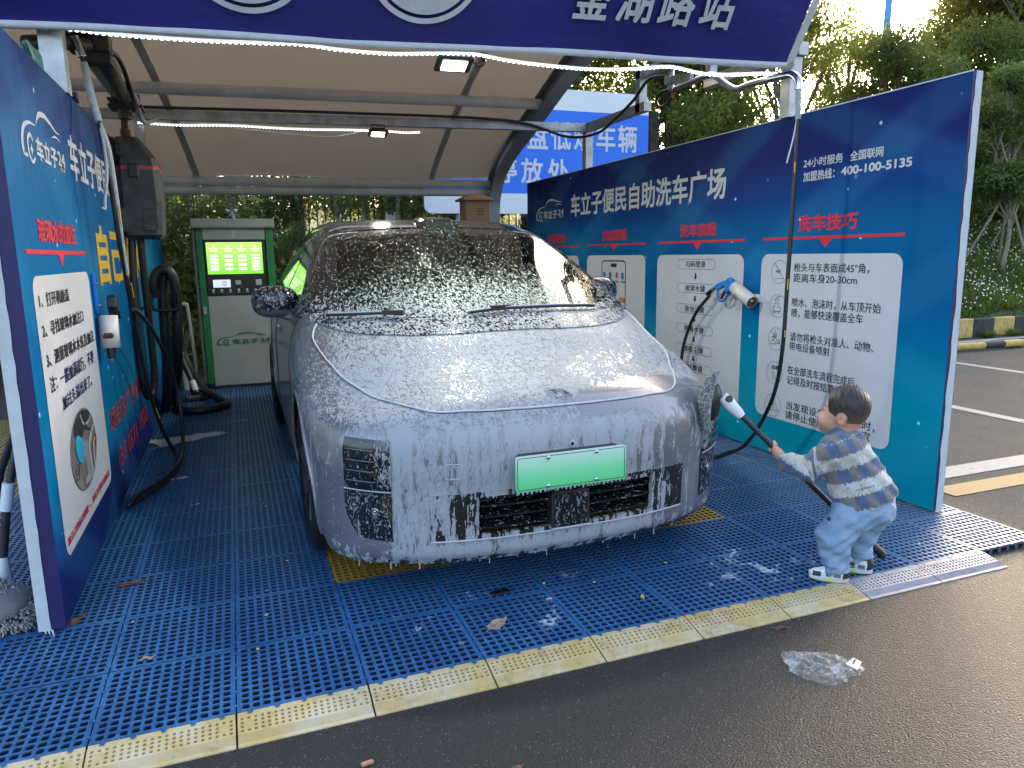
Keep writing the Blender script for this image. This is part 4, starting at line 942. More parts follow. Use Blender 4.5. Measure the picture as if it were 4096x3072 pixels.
def ws_pt(s, t):
    x = s*.8; 
    for _ in range(6): y = yb(x)+(YT-.05*(x/.7)**2-yb(x))*t; x = s*xsd(y)
    return x, y
inside_ws = lambda x, y, m=0.0: (np.abs(x) < xsd(np.clip(y, 1.0, 2.1))-m) & (y > yb(x)+m) & (y < YT-m)
# hull ------------------------------------------------------------------
Pc, Qc = surf_net(car_sdf, (-1.06, -.1, .1), (1.06, 4.95, 1.72), .03, 3)
cen = Pc[Qc].mean(1); ax = np.abs(cen[:, 0]); cy_, cz = cen[:, 1], cen[:, 2]
kill = inside_ws(cen[:, 0], cy_, .05) & (cz > 1.0)
for wy in (.92, 3.80): kill |= ((cy_-wy)**2+(cz-.35)**2 < .395**2) & (ax > .66)
kill |= (ax < .385) & (cz > .275) & (cz < .435) & (cy_ < .3)
kill |= cz < .150
blk = ((cz > 1.085) & ~inside_ws(cen[:, 0], cy_)) ; low = (cz < .178)
hood = (cz > .6) & (cy_ < hr(cen[:, 0])+.02) & ~blk
def in_hood(x, y): 
    yy = itp(np.abs(x), [(0, .107), (.084, .107), (.394, .134), (.563, .193), (.70, .395), (.758, .515), (.816, .636), (.846, .767), (.874, .941), (.887, 1.05)])
    return (y > yy) & (np.abs(x) < .885)
hood &= in_hood(cen[:, 0], cy_) & (cz > .70)
def part(mask, name, mats, mi=None, m2=None):
    q = Qc[mask]; u, inv = np.unique(q, return_inverse=True); return np_mesh(name, Pc[u]+CO, inv.reshape(q.shape), mats, tK, True, mi)
body = ~kill & ~hood
part(body, 'body', [M['car_paint'], M['car_black'], M['car_trim']], np.where(blk, 1, np.where(low, 2, 0))[body]); part(hood & ~kill, 'bonnet', [M['car_paint']])
# glass and black panels ---------------------------------------------------
def ws_grid(s0, s1, t0, t1, nu, nv, off): return top([[ws_pt(s, t) for t in np.linspace(t0, t1, nv)] for s in np.linspace(s0, s1, nu)], off)
b = MB(); solidify(b, ws_grid(-.935, .935, .055, .90, 44, 34, .004), .004); b.build('windscreen', M['car_glass'], tK)
b = MB()
for a in ((-1, 1, -.005, .055, 44, 4), (-1, 1, .90, 1.0, 44, 5), (-1, -.935, .055, .90, 5, 34), (.935, 1, .055, .90, 5, 34)): solidify(b, ws_grid(*a, .0045), .01)
b.build('windscreen_border', M['car_black'], tK)
b = MB(); solidify(b, top([[(x, hr(x)+(yb(x)-.012-hr(x))*t) for t in np.linspace(0, 1, 7)] for x in np.linspace(-.86, .86, 60)], .005), .012); b.build('cowl', M['car_black'], tK)
b = MB(); solidify(b, top([[(s*itp(y, [(1.9, .64), (2.1, .65), (3, .66), (4.5, .60)]), y+.03-.05*(s*.9)**2*(y < 2.2)) for y in np.linspace(2.02, 4.5, 40)] for s in np.linspace(-1, 1, 30)], .007), .014); b.build('roof_panel', M['car_black'], tK)
for s in (-1, 1):
    b = MB(); solidify(b, top([[(s*(xsd(y)+.008+.075*t), y+.02*t) for y in np.linspace(1.16, 2.05, 24)] for t in np.linspace(0, 1, 5)], .006), .014, flip=s < 0); b.build('windscreen_pillar', M['car_black'], tK)
    zt = lambda y: itp(y, [(1.30, 1.12), (1.5, 1.21), (1.9, 1.38), (2.3, 1.475), (3.0, 1.505), (3.8, 1.46), (4.2, 1.33)])
    for y0, y1, nm in ((1.36, 2.50, 'front_window'), (2.56, 3.45, 'rear_window'), (3.5, 4.15, 'quarter_window')):
        b = MB(); solidify(b, sidep([[(y, 1.075+(zt(y)-1.075)*t) for t in np.linspace(0, 1, 12)] for y in np.linspace(y0, y1, 16)], s, .006), .012, flip=s > 0); b.build(nm, M['side_glass'], tK)
    b = MB(); 
    for y in (1.32, 2.53, 3.48):
        zz = np.linspace(.22, 1.06, 20); b.tube((sidep([(y+.02*(z_-.6), z_) for z_ in zz], s, .0005)+CO).tolist(), .0035, 6)
    b.build('door_seam', M['black_plastic'], tK)
    b = MB(); b.tube((sidep([(y, 1.066) for y in np.linspace(1.3, 4.1, 30)], s, .004)+CO).tolist(), .006, 6); b.build('window_trim', M['black_plastic'], tK)
    h = MB(); hp = sidep([(2.22, .94)], s, .006)[0]+CO; h.box(tuple(hp), (.012, .19, .028), None, 0, .005); h.build('door_handle', M['stainless'], tK)
# shut line of the bonnet: a dark groove edged with foam
hl = [(-.857, 1.143), (-.876, 1.11), (-.887, 1.05), (-.874, .941), (-.846, .767), (-.816, .636), (-.758, .515), (-.703, .395), (-.563, .193), (-.394, .134), (-.2, .110), (0, .105)]
hl = hl+[(-x, y) for x, y in hl[-2::-1]]; hs = np.array([p[:2] for p in spline([(a, c, 0) for a, c in hl], 8)])
b = MB(); b.tube((top(hs, .0002)+CO).tolist(), .0020, 6); b.build('bonnet_gap', M['black_plastic'], tK)
b = MB(); q = top(hs*np.array([.996, 1])+np.array([0, .003]), .001); rj = np.random.RandomState(4); b.tube((q+CO).tolist(), list(.0038+.0022*rj.rand(len(q))), 6); b.build('foam_line', M['foam'], tK)['kind'] = 'stuff'
# lamps -------------------------------------------------------------------
for s in (-1, 1):
    def lp(u, v):    # u 0 inner..1 outer, v 0 bottom..1 top
        z = .262+.410*v; xo = .868-.045*(max(0, .35-v)/.35)**2-.012*(max(0, v-.85)/.15)**2
        return s*(.708+(xo-.708)*u), z+(.012*u*(1-v) if v < .5 else .006*u)
    root = None
    b = MB(); P = frontp([[lp(u, v) for v in np.linspace(0, 1, 26)] for u in np.linspace(0, 1, 12)], .005); solidify(b, P, .014, flip=s > 0); hd = b.build('headlight', M['car_lamp'], tK)
    b = MB(); P = frontp([[lp(u, v) for v in np.linspace(.52, .965, 14)] for u in np.linspace(.06, .95, 12)], .008); solidify(b, P, .006, flip=s > 0); b.build('lens', M['car_lamp'], hd)
    b = MB(); 
    for v in (.60, .70, .80, .9): b.tube((frontp([lp(u, v) for u in np.linspace(.35, .93, 8)], .010)+CO).tolist(), .003, 6)
    b.build('reflector_bars', M['rim'], hd)
    b = MB(); b.tube((frontp([lp(u, .505) for u in np.linspace(.0, .99, 12)], .008)+CO).tolist(), .003, 6); b.build('divider', M['foam'], hd)
    b = MB(); c_ = frontp([lp(.36, .30)], .008)[0]; n_ = cnorm(c_[None])[0]; A = np.linspace(0, 2*math.pi, 15); t1 = np.cross(n_, [0, 0, 1]); t1 /= np.linalg.norm(t1); t2 = np.cross(n_, t1)
    b.tube([tuple(c_+CO+(t1*math.cos(a)+t2*math.sin(a))*.012) for a in A], .003, 6); b.ball(c_+CO, .007); b.build('parking_sensor', M['stainless'], hd)
# lower grille --------------------------------------------------------------
b = MB(); ring = []
def strip_(x0, x1, z0, z1, nx, nz, off=.004): solidify(b, frontp([[(x, z) for z in np.linspace(z0, z1, nz)] for x in np.linspace(x0, x1, nx)], off), .02)
strip_(-.572, -.395, .262, .452, 10, 10); b.build('grille_shutter', M['car_shutter'], tK); b = MB(); strip_(.395, .572, .262, .452, 10, 10); b.build('grille_shutter', M['car_shutter'], tK)
b = MB(); strip_(-.395, .395, .436, .456, 26, 3, .006); strip_(-.395, .395, .258, .278, 26, 3, .006); b.build('grille_frame', M['car_shutter'], tK)
b = MB(); b.grid([[(x+CO[0], CO[1]+.17+.1*(abs(x)/.5)**2.5, z) for z in (.25, .46)] for x in np.linspace(-.42, .42, 14)]); b.build('grille_back', M['black_plastic'], tK)
for z in (.30, .345, .39, .425):
    b = MB(); rows = []
    for x in np.linspace(-.395, .395, 24):
        y = float(frontp([(x, z)])[0][1]); rows.append([(CO[0]+x, CO[1]+y+.012, z-.006), (CO[0]+x, CO[1]+y+.012, z+.002), (CO[0]+x, CO[1]+y+.09, z+.014), (CO[0]+x, CO[1]+y+.09, z+.006)])
    b.grid(rows, smooth=False, close=True); b.build('grille_slat', M['car_slat'], tK)
b = MB(); P = rrect(-.088, .262, .082, .424, .018, 4); f3 = lambda u, v, h: (CO[0]+u, CO[1]+h, v); b.prism(P, f3, .10, .052); b.build('radar_frame', M['black_plastic'], tK)
b = MB(); P = rrect(-.074, .276, .068, .412, .014, 4); b.prism(P, f3, .06, .046); b.build('radar_cover', M['car_lamp'], tK)
b = MB(); b.tube(spline([(CO[0]+x, CO[1]+.049, .268) for x in (-.086, -.04, .0, .04, .08)], 3), .0045, 6); b.tube(spline([(CO[0]+x, CO[1]+float(frontp([(x, .262)])[0][1])-.004, .258) for x in np.linspace(-.57, .57, 9)], 3), .0045, 6)
b.build('foam_ridge', M['foam'], tK)['kind'] = 'stuff'
# licence plate (its characters are hidden in the photograph) ----------------
tp = MB(); P = rrect(-.262, .460, .218, .602, .012, 4); tp.prism(P, f3, .004, -.004); pl = tp.build('licence_plate', M['plate'], tK)
b = MB(); outline(b, lambda u, v: (CO[0]+u, CO[1]-.0048, v), rrect(-.256, .466, .212, .596, .010, 4), .0025); b.build('border', M['black_plastic'], pl)
for u in (-.127, .083):
    for v in (.474, .588): b = MB(); b.ball((CO[0]+u, CO[1]-.006, v), (.009, .005, .009)); b.build('bolt', M['stainless'], pl)
b = MB(); b.box((CO[0]-.022, CO[1]+.03, .535), (.44, .05, .13), None, 0, .01); b.build('plate_bracket', M['black_plastic'], tK)
# emblem, camera, tow cover, lidar ------------------------------------------
eb = [(-.059, .185), (.007, .184), (.046, .143), (-.024, .139)]
b = MB(); q = top(eb+eb[:1], .003)+CO; b.tube(q.tolist(), .0028, 6); q = top([(-.010, .184), (.030, .1405)], .003)+CO; b.tube(q.tolist(), .0024, 6); em = b.build('emblem', M['foam'], tK)
b = MB(); 
for poly in ([(-.040, .181), (-.030, .160), (-.016, .148), (-.018, .170)], [(.006, .176), (.026, .168), (.036, .150), (.012, .158)], [(.012, .156), (.036, .148), (.040, .143), (.018, .144)]): b.add((top(poly, .004)+CO).tolist(), [(0, 1, 2, 3)])
b.build('dark_facets', M['black_plastic'], em)
b = MB(); c_ = frontp([(0, .618)], .001)[0]+CO; b.tube([tuple(c_+np.array((math.cos(a)*.011, 0, math.sin(a)*.011))) for a in np.linspace(0, 2*math.pi, 15)], .004, 6); fc = b.build('front_camera', M['foam'], tK); b = MB(); b.ball(c_, (.010, .004, .010)); b.build('camera_lens', M['bezel'], fc)
b = MB(); P = rrect(-.515, .517, -.455, .577, .012, 4); b.tube((frontp(P+P[:1], .001)+CO).tolist(), .0022, 6); b.build('tow_cover', M['foam'], tK)
lc = top([(.02, 2.14)], 0)[0]+CO
b = MB(); pr_ = [(-.135, 0), (-.118, .045), (-.095, .058), (.095, .058), (.118, .045), (.135, 0)]
rows = [[(lc[0]+u*k, lc[1]+yy, lc[2]-.03+v*kv+dz) for u, v in pr_] for yy, k, kv, dz in ((-.10, .98, .95, 0), (-.095, 1.0, 1.05, 0), (.0, .98, 1.15, .01), (.16, .86, 1.0, .03), (.34, .6, .5, .055))]
b.grid(rows, smooth=False); b.add(rows[0], [(5, 4, 3, 2, 1, 0)]); ld_ = b.build('roof_sensor', M['car_black'], tK)
b = MB(); P = rrect(-.085, .008, .085, .046, .010, 4); b.prism(P, lambda u, v, h: (lc[0]+u, lc[1]+h, lc[2]-.03+v), -.094, -.103); b.build('sensor_window', M['side_glass'], ld_)
# wipers --------------------------------------------------------------------
for path, blk_ in (([(-.80, 1.148), (-.68, 1.058), (-.56, .985), (-.47, .925)], (-.51, .955)), ([(-.17, .845), (-.0, .868), (.2, .880), (.40, .915), (.56, .97)], (.0, .872))):
    b = MB(); q = top(np.array([p[:2] for p in spline([(a, c, 0) for a, c in path], 5)]), .020)+CO; b.tube(q.tolist(), .008, 6); wp = b.build('wiper', M['black_plastic'], tK)
    b = MB(); b.tube((q+np.array((0, -.004, .008))).tolist(), .0035, 6); b.build('foam_on_blade', M['foam'], wp)
    b = MB(); c_ = top([blk_], .026)[0]+CO; d = q[-1]-q[0]; b.beam(c_-d/np.linalg.norm(d)*.055, c_+d/np.linalg.norm(d)*.055, .022, .020); b.build('blade_clip', M['black_plastic'], wp)
# mirrors -------------------------------------------------------------------
for s in (-1, 1):
    def msdf(x, y, z, k=s):
        u, v, w_ = (x*k-1.01)/.125, (y-1.77)/.10, (z-1.125)/.088; r_ = (np.abs(u)**2.6+np.abs(v)**2.2+np.abs(w_)**2.5)**(1/2.4)
        return np.maximum((r_-1)*.085, (y-1.83))
    Pm, Qm = surf_net(msdf, (-1.2 if s < 0 else .8, 1.62, .98), (-.8 if s < 0 else 1.2, 1.92, 1.26), .012, 2); cz_ = Pm[Qm].mean(1)[:, 2]+.05*(np.abs(Pm[Qm].mean(1)[:, 0])-1.01)
    mr = np_mesh('door_mirror', Pm+CO, Qm, [M['car_black'], M['car_paint']], tK, True, np.where(cz_ < 1.083, 1, 0))
    b = MB(); b.tube([(CO[0]+s*1.0, CO[1]+1.77, 1.065), (CO[0]+s*.94, CO[1]+1.74, 1.045), (CO[0]+s*.88, CO[1]+1.66, 1.03)], [.028, .026, .03], 10); b.build('mirror_arm', M['car_paint'], mr)
    b = MB(); b.box((CO[0]+s*1.01, CO[1]+1.832, 1.125), (.20, .004, .12), None, 0, .001); b.build('mirror_glass', M['bezel'], mr)
# wheels --------------------------------------------------------------------
def wheel(x, y, s):
    r0, wd = .348, .225; c = np.array((CO[0]+x, CO[1]+y, r0+.002)); prof = [(.235, -wd/2+.02), (.30, -wd/2), (.328, -wd/2+.008), (.345, -wd/2+.03), (.348, -.03), (.343, -.028), (.343, -.020), (.348, -.018), (.348, .018), (.343, .02), (.343, .028), (.348, .03), (.345, wd/2-.03), (.328, wd/2-.008), (.30, wd/2), (.235, wd/2-.02)]
    A = np.linspace(0, 2*math.pi, 49)[:-1]; b = MB(); b.grid([[c+np.array((s*h, r*math.cos(a), r*math.sin(a))) for a in A] for r, h in prof], 0, True, True)
    wh = b.build('wheel', M['tyre'], tK)
    b = MB(); pr2 = [(.237, wd/2-.02), (.225, wd/2-.012), (.21, wd/2-.03), (.06, wd/2-.045), (.0, wd/2-.04)]; b.grid([[c+np.array((s*h, r*math.cos(a), r*math.sin(a))) for a in A] for r, h in pr2], 0, True, True)
    for k in range(5):
        a = 2*math.pi*k/5+.3; b.beam(c+np.array((s*(wd/2-.03), .04*math.cos(a), .04*math.sin(a))), c+np.array((s*(wd/2-.015), .222*math.cos(a), .222*math.sin(a))), .05, .02, 0, (s, 0, 0))
    b.build('rim', M['rim'], wh); return wh
for y in (.92, 3.80):
    for s in (-1, 1):
        wheel(s*.865, y, s)
        b = MB(); A = np.linspace(-.25, math.pi+.25, 26); b.grid([[(CO[0]+s*xx, CO[1]+y+.405*math.cos(a), .35+.405*math.sin(a)) for a in A] for xx in (.55, .90)]); b.build('wheel_liner', M['black_plastic'], tK)
        b = MB(); q = sidep([(y+.398*math.cos(a), .35+.398*math.sin(a)) for a in np.linspace(-.38, math.pi+.38, 30)], s, .001); b.tube((q+CO).tolist(), .009, 6); b.build('arch_trim', M['car_paint'], tK)
b = MB(); b.box((CO[0], CO[1]+2.4, .19), (1.5, 4.0, .05)); b.build('underbody', M['black_plastic'], tK)
# cabin ----------------------------------------------------------------------
b = MB(); b.grid([[(CO[0]+x, CO[1]+y, z) for x in np.linspace(-.80, .80, 12)] for y, z in ((1.0, .95), (1.35, 1.0), (1.62, 1.0), (1.68, .93), (1.66, .6))]); b.build('dashboard', M['car_inside'], tK)
b = MB(); b.box((CO[0]-.05, CO[1]+1.62, 1.06), (.36, .02, .20), None, 0, .008); b.build('centre_screen', M['bezel'], tK)
b = MB(); c_ = np.array((CO[0]+.38, CO[1]+1.72, .985)); b.tube([tuple(c_+np.array((.19*math.cos(a), .07*math.sin(a), .175*math.sin(a)))) for a in np.linspace(0, 2*math.pi, 31)], .016, 8); b.beam(c_-np.array((.18, 0, 0)), c_+np.array((.18, 0, 0)), .05, .04); b.build('steering_wheel', M['seat'], tK)
for x in (-.38, .38):
    def ss(X_, Y_, Z_, x=x):
        bx = lambda cx_, cy2, cz2, a, b_, c2, r: np.sqrt(np.maximum(np.abs(X_-cx_)-a, 0)**2+np.maximum(np.abs(Y_-cy2)-b_, 0)**2+np.maximum(np.abs(Z_-cz2)-c2, 0)**2)-r
        f = bx(x, 2.15, .62, .19, .22, .03, .07); yy = 2.45+(Z_-.9)*.25
        f = smax(-f, -(np.sqrt(np.maximum(np.abs(X_-x)-.18, 0)**2+np.maximum(np.abs(Y_-yy)-.02, 0)**2+np.maximum(np.abs(Z_-.93)-.28, 0)**2)-.06), .08)*-1
        return np.minimum(f, bx(x, 2.58, 1.36, .09, .02, .06, .05))
    P_, Q_ = surf_net(ss, (x-.32, 1.8, .48), (x+.32, 2.78, 1.5), .04, 1); np_mesh('seat', P_+CO, Q_, M['seat'], tK)
b = MB(); b.box((CO[0]-.005, CO[1]+1.88, 1.43), (.24, .03, .06), None, 0, .02); b.tube([(CO[0], CO[1]+1.88, 1.46), (CO[0], CO[1]+1.92, 1.51)], .01, 6); b.build('rear_view_mirror', M['bezel'], tK)
# hanging drips ---------------------------------------------------------------
b = MB(); rj = random.Random(8)
for i in range(22):
    x = rj.uniform(-.86, .86); z = rj.choice((.150, .152)); y = float(frontp([(x, .152)])[0][1])+.004; L_ = rj.choice((.004, .005, .007, .010, .024)); r_ = rj.uniform(.0022, .0045)
    b.tube([(CO[0]+x, CO[1]+y, z+.006), (CO[0]+x, CO[1]+y, z-L_*.5), (CO[0]+x, CO[1]+y, z-L_)], [r_*1.3, r_*.5, r_*.8], 6)
for i in range(26):
    x = -.26+.48*(i+.5)/26; L_ = rj.uniform(.005, .013); b.tube([(CO[0]+x, CO[1]-.001, .462), (CO[0]+x, CO[1]-.001, .459-L_)], [.0055, .003], 6)
for i in range(44):
    x = rj.uniform(-.42, .42); 
    y = float(frontp([(x, .44)])[0][1])-.004; L_ = rj.uniform(.004, .014); b.tube([(CO[0]+x, CO[1]+y, .442), (CO[0]+x, CO[1]+y, .438-L_)], [.0055, .0025], 6)
b.build('foam_drips', M['foam'], tK)['kind'] = 'stuff'
# ---------------------------------------------------------------- pay kiosk
tQ = thing('kiosk', 'green and grey self service washing kiosk with a lit green screen, behind the car', 'kiosk', (.03, 8.5, 0))
KF = 8.22
b = MB(); b.box((.03, 8.50, .86), (.76, .52, 1.62), None, 0, .01); b.build('cabinet', M['grey_trim'], tQ)
for x in (-.305, .375): b = MB(); b.box((x, KF+.005, .855), (.065, .03, 1.60), None, 0, .006); b.build('green_pillar', M['green_paint'], tQ)
b = MB(); b.box((.405, 8.50, .855), (.03, .50, 1.60), None, 0, .006); b.build('green_side', M['green_paint'], tQ)
b = MB(); b.box((-.355, KF+.03, .855), (.04, .05, 1.60), None, 0, .006); b.build('edge_trim', M['grey_trim'], tQ)
b = MB(); b.box((.03, 8.47, 1.722), (.82, .62, .095), None, 0, .015); b.build('top_cap', M['cream'], tQ)
b = MB(); b.box((.035, KF+.012, .502), (.61, .02, .95), None, 0, .006); b.build('front_panel', M['cream'], tQ); b = MB(); b.box((.035, KF+.012, 1.615), (.61, .02, .115), None, 0, .004); b.build('header_panel', M['cream'], tQ)
b = MB(); b.box((.035, KF+.008, 1.270), (.605, .025, .575), None, 0, .008); b.build('bezel', M['bezel'], tQ)
b = MB(); b.box((.035, KF+.03, .03), (.7, .05, .06)); b.build('plinth', M['black_plastic'], tQ)
f = lambda u, v: (u, KF-.006, v)
gs = G('screen_green', base=(.02, .05, .02), rough=.2); x, y, z = gs.xyz(); gs.set('emit', gs.mix((z-1.2)/.34, lin(120, 225, 60), lin(175, 245, 105))); gs.set('es', .24); 
b = MB(); P = rrect(-.245, 1.205, .300, 1.530, .006, 3); b.add([f(*p) for p in P], [tuple(range(len(P)))]); scr = b.build('screen', gs.m, tQ)
f2 = lambda u, v: (u, KF-.0075, v); f4 = lambda u, v: (u, KF-.009, v); f5 = lambda u, v: (u, KF-.0105, v)
mw = emis('screen_white', (.85, 1, .8), .32); mg = emis('screen_dark_green', lin(50, 150, 45), .15); mk = emis('screen_grey', (.12, .2, .12), .1)
bw, bg_, bk = MB(), MB(), MB()
for k, (u, n_) in enumerate(((-.175, 5), (-.035, 4), (.100, 4), (.232, 6))):
    ringo(bw, f2, u, 1.487, .012, .012, .003); bw.add([f2(u-.05, 1.462), f2(u+.05, 1.462), f2(u+.05, 1.466), f2(u-.05, 1.466)], [(0, 1, 2, 3)])
    put_text(bw, ('注册流程', '充值流程', '洗车技巧', '洗车流程')[k], f2, u-.036, 1.437, u+.036, 1.453, .01)
    outline(bg_, f2, rrect(u-.052, 1.235, u+.052, 1.422, .002, 2), .002)
    for i in range(n_):
        vc = 1.405-(i+.35)*(.172/n_)*1.02; hh = .011 if n_ < 6 else .008; P = rrect(u-.042, vc-hh, u+.042, vc+hh, hh*.9, 4); bw.add([f2(*p) for p in P], [tuple(range(len(P)))])
        disc(bk, f4, u-.03, vc, .005, .005, 0, 8); bk.add([f4(u-.018, vc-.002), f4(u+.028, vc-.002), f4(u+.028, vc+.002), f4(u-.018, vc+.002)], [(0, 1, 2, 3)])
bw.build('screen_cards', mw, scr); bg_.build('screen_frames', mg, scr); bk.build('screen_text', mk, scr)
b = MB(); P = rrect(-.205, 1.068, -.035, 1.148, .004, 3); b.add([f(*p) for p in P], [tuple(range(len(P)))]); lcd = b.build('price_display', emis('lcd', (.55, .66, .72), .2), tQ)
b = MB(); put_text(b, '656', f2, -.115, 1.112, -.075, 1.135, .006); put_text(b, '322', f2, -.118, 1.082, -.076, 1.104, .006); b.build('digits', M['black_print'], lcd)
for u0_, u1_, v0_, v1_ in ((.015, .068, 1.095, 1.137), (.215, .275, 1.085, 1.145)): b = MB(); b.add([f(u0_, v0_), f(u1_, v0_), f(u1_, v1_), f(u0_, v1_)], [(0, 1, 2, 3)]); b.build('sticker', M['card'], tQ)
for k in range(6):
    u = -.208+.083*k; b = MB(); b.cyl((u, KF-.004, 1.040), (u, KF-.014, 1.040), .0125, 14); b.build('button', M['stainless'], tQ)
    b = MB(); b.box((u, KF-.006, 1.018), (.026, .003, .008)); b.build('button_tag', M['white_print'], tQ)
b = MB(); b.box((-.305, KF-.015, .835), (.036, .012, .085), None, 0, .003); b.build('lock_plate', M['stainless'], tQ)
b = MB(); logo(b, f, -.215, .455, .325, .590); b.build('green_emblem', M['green_paint'], tQ)
b = MB(); b.add([f(.01, 1.58), f(.05, 1.58), f(.05, 1.66), f(.01, 1.66)], [(0, 1, 2, 3)]); b.build('faded_sticker', M['cloth_white'], tQ)
# ---------------------------------------------------------------- vacuum box, hanging by the left board
tV = thing('vacuum_box', 'dusty dark grey vacuum box with red band hanging beside the left board', 'vacuum', (-.55, 5.65, 1.85))
def vb(name, m, secs, par=tV, loc=None):
    b = MB(); rows = []
    for z, x0, x1, y0, y1, c in secs: rows.append([(x0+c, y0, z), (x1-c, y0, z), (x1, y0+c, z), (x1, y1, z), (x0, y1, z), (x0, y0+c, z)])
    b.grid(rows, smooth=False, close=True); b.add(rows[0], [(5, 4, 3, 2, 1, 0)]); b.add(rows[-1], [(0, 1, 2, 3, 4, 5)]); return b.build(name, M[m] if isinstance(m, str) else m, par)
y0 = 5.52
vb('lower_casing', 'grey_plastic', [(1.505, -.645, -.455, y0+.05, y0+.30, .03), (1.53, -.672, -.432, y0+.01, y0+.33, .03), (1.75, -.672, -.415, y0-.005, y0+.34, .03), (1.955, -.668, -.420, y0, y0+.34, .03)])
vb('upper_casing', 'grey_plastic', [(1.978, -.668, -.420, y0, y0+.34, .03), (2.03, -.668, -.425, y0, y0+.34, .03), (2.10, -.668, -.475, y0+.01, y0+.32, .03), (2.165, -.66, -.53, y0+.03, y0+.28, .02)])
vb('red_band', 'red', [(1.955, -.670, -.417, y0-.002, y0+.34, .03), (1.978, -.670, -.417, y0-.002, y0+.34, .03)])
b = MB(); b.box((-.565, y0-.008, 1.945), (.062, .018, .088), None, 0, .006); b.build('latch', M['black_plastic'], tV)
for (u0, u1, v0, v1) in ((-.535, -.455, 1.70, 1.80), (-.530, -.448, 1.56, 1.68), (-.662, -.60, 1.55, 1.70)):
    b = MB(); b.prism(rrect(u0, v0, u1, v1, .012, 4), lambda u, v, h: (u, y0+h, v), .004, -.007); b.build('raised_panel', M['grey_plastic'], tV)
b = MB(); b.prism([(-.662, 2.045), (-.60, 2.06), (-.575, 2.08), (-.575, 2.12), (-.60, 2.14), (-.655, 2.145)], lambda u, v, h: (u, y0+.012+h, v), .004, -.012); b.build('side_cover', M['grey_plastic'], tV)
for u, v, w_, h_ in ((-.640, 2.118, .010, .016), (-.638, 2.075, .014, .024), (-.618, 2.036, .018, .008), (-.515, 2.03, .018, .008)): b = MB(); b.box((u, y0+.003, v), (w_, .02, h_)); b.build('vent_hole', M['bezel'], tV)
b = MB(); b.tube(spline([(-.60, 5.68, 2.15), (-.605, 5.66, 2.22), (-.60, 5.62, 2.27), (-.59, 5.6, 2.33)], 5), [.034]*6+[.022]*10, 12); b.build('hanger_pipe', M['rust'], tV)
b = MB(); b.box((-.676, 5.70, 1.85), (.012, .30, .62)); b.build('back_plate', M['bezel'], tV)
def hose(name, pts, r, m, label, n=10, ribs=0, nn=8):
    P = spline(pts, nn); b = MB(); 
    if ribs:
        L = np.cumsum([0]+[np.linalg.norm(np.array(a)-np.array(c)) for a, c in zip(P[:-1], P[1:])]); S = np.arange(0, L[-1], ribs/2); P = [tuple(np.interp(s_, L, [q[i] for q in P]) for i in range(3)) for s_ in S]
        b.tube(P, [r*(1 if i % 2 else .88) for i in range(len(P))], n)
    else: b.tube(P, r, n)
    return tag(b.build(name, M[m]), label, 'hose')
hose('vacuum_hose', [(-.628, 5.62, 1.52), (-.640, 5.62, 1.3), (-.655, 5.62, .9), (-.655, 5.63, .55), (-.64, 5.70, .40), (-.60, 5.76, .45), (-.585, 5.74, .7), (-.58, 5.66, 1.2), (-.575, 5.62, 1.52)], .026, 'black_rubber', 'pair of ribbed black vacuum hoses hanging in a loop under the vacuum box', 10, .012)
# boom over the left board
tP = thing('hose_boom', 'grimy steel boom with swivel bracket carrying the left hoses', 'boom', (-.62, 4.7, 2.5))
b = MB(); b.box((-.62, 4.62, 2.50), (.20, .14, .10), None, 0, .006); b.box((-.59, 4.64, 2.43), (.13, .12, .06)); b.box((-.655, 4.60, 2.56), (.10, .10, .12)); b.build('bracket', M['steel_dark'], tP)
b = MB(); b.tube([(-.85, 4.3, 2.40), (-.76, 4.4, 2.44), (-.62, 4.55, 2.47)], .035, 12); b.build('stub_pipe', M['steel_dark'], tP)
b = MB(); b.tube(spline([(-.60, 4.68, 2.46), (-.56, 4.75, 2.42), (-.555, 5.0, 2.38), (-.56, 5.4, 2.37)], 5), [.05]*8+[.042]*8, 12); b.build('arm_pipe', M['steel_dark'], tP)
b = MB(); b.box((-.59, 5.55, 2.385), (.16, .16, .016)); b.box((-.57, 5.56, 2.345), (.20, .20, .018)); b.build('swivel_plate', M['steel_dark'], tP)
for dx, dy in ((-.07, -.07), (.07, .05)): b = MB(); b.cyl((-.57+dx, 5.56+dy, 2.33), (-.57+dx, 5.56+dy, 2.44), .008, 8); b.build('bolt', M['steel_dark'], tP)
b = MB(); b.cyl((-.585, 5.56, 2.34), (-.585, 5.56, 2.275), .042, 20); b.build('swivel_cup', M['steel_dark'], tP)
hose('grey_feed_hose', [(-.61, 4.66, 2.43), (-.575, 4.85, 2.40), (-.53, 5.1, 2.40), (-.50, 5.4, 2.38), (-.50, 5.6, 2.30), (-.49, 6.0, 2.33), (-.45, 6.8, 2.53)], .016, 'hose_grey', 'grey feed hose running along the left boom')
hose('black_feed_hose', [(-.585, 4.60, 2.47), (-.52, 4.8, 2.49), (-.50, 5.05, 2.42), (-.50, 5.3, 2.33), (-.53, 5.5, 2.37)], .014, 'black_rubber', 'short black feed hose arching over the left boom')
b = MB(); b.tube([(-.70, 4.45, 2.545), (-.672, 4.45, 2.50)], .012, 10); P = [(-.664, 4.45, 2.485), (-.636, 4.45, 2.388)]; b.tube([tuple(np.array(P[0])+(np.array(P[1])-np.array(P[0]))*t) for t in np.linspace(0, 1, 31)], [.0225 if i % 2 else .0208 for i in range(31)], 14); b.build('hose_guide', M['stainless'], tP)
tH = thing('foam_hose', 'long black hose with yellow print hanging along the left board to its black gun', 'hose', (-.56, 4.4, 1.2))
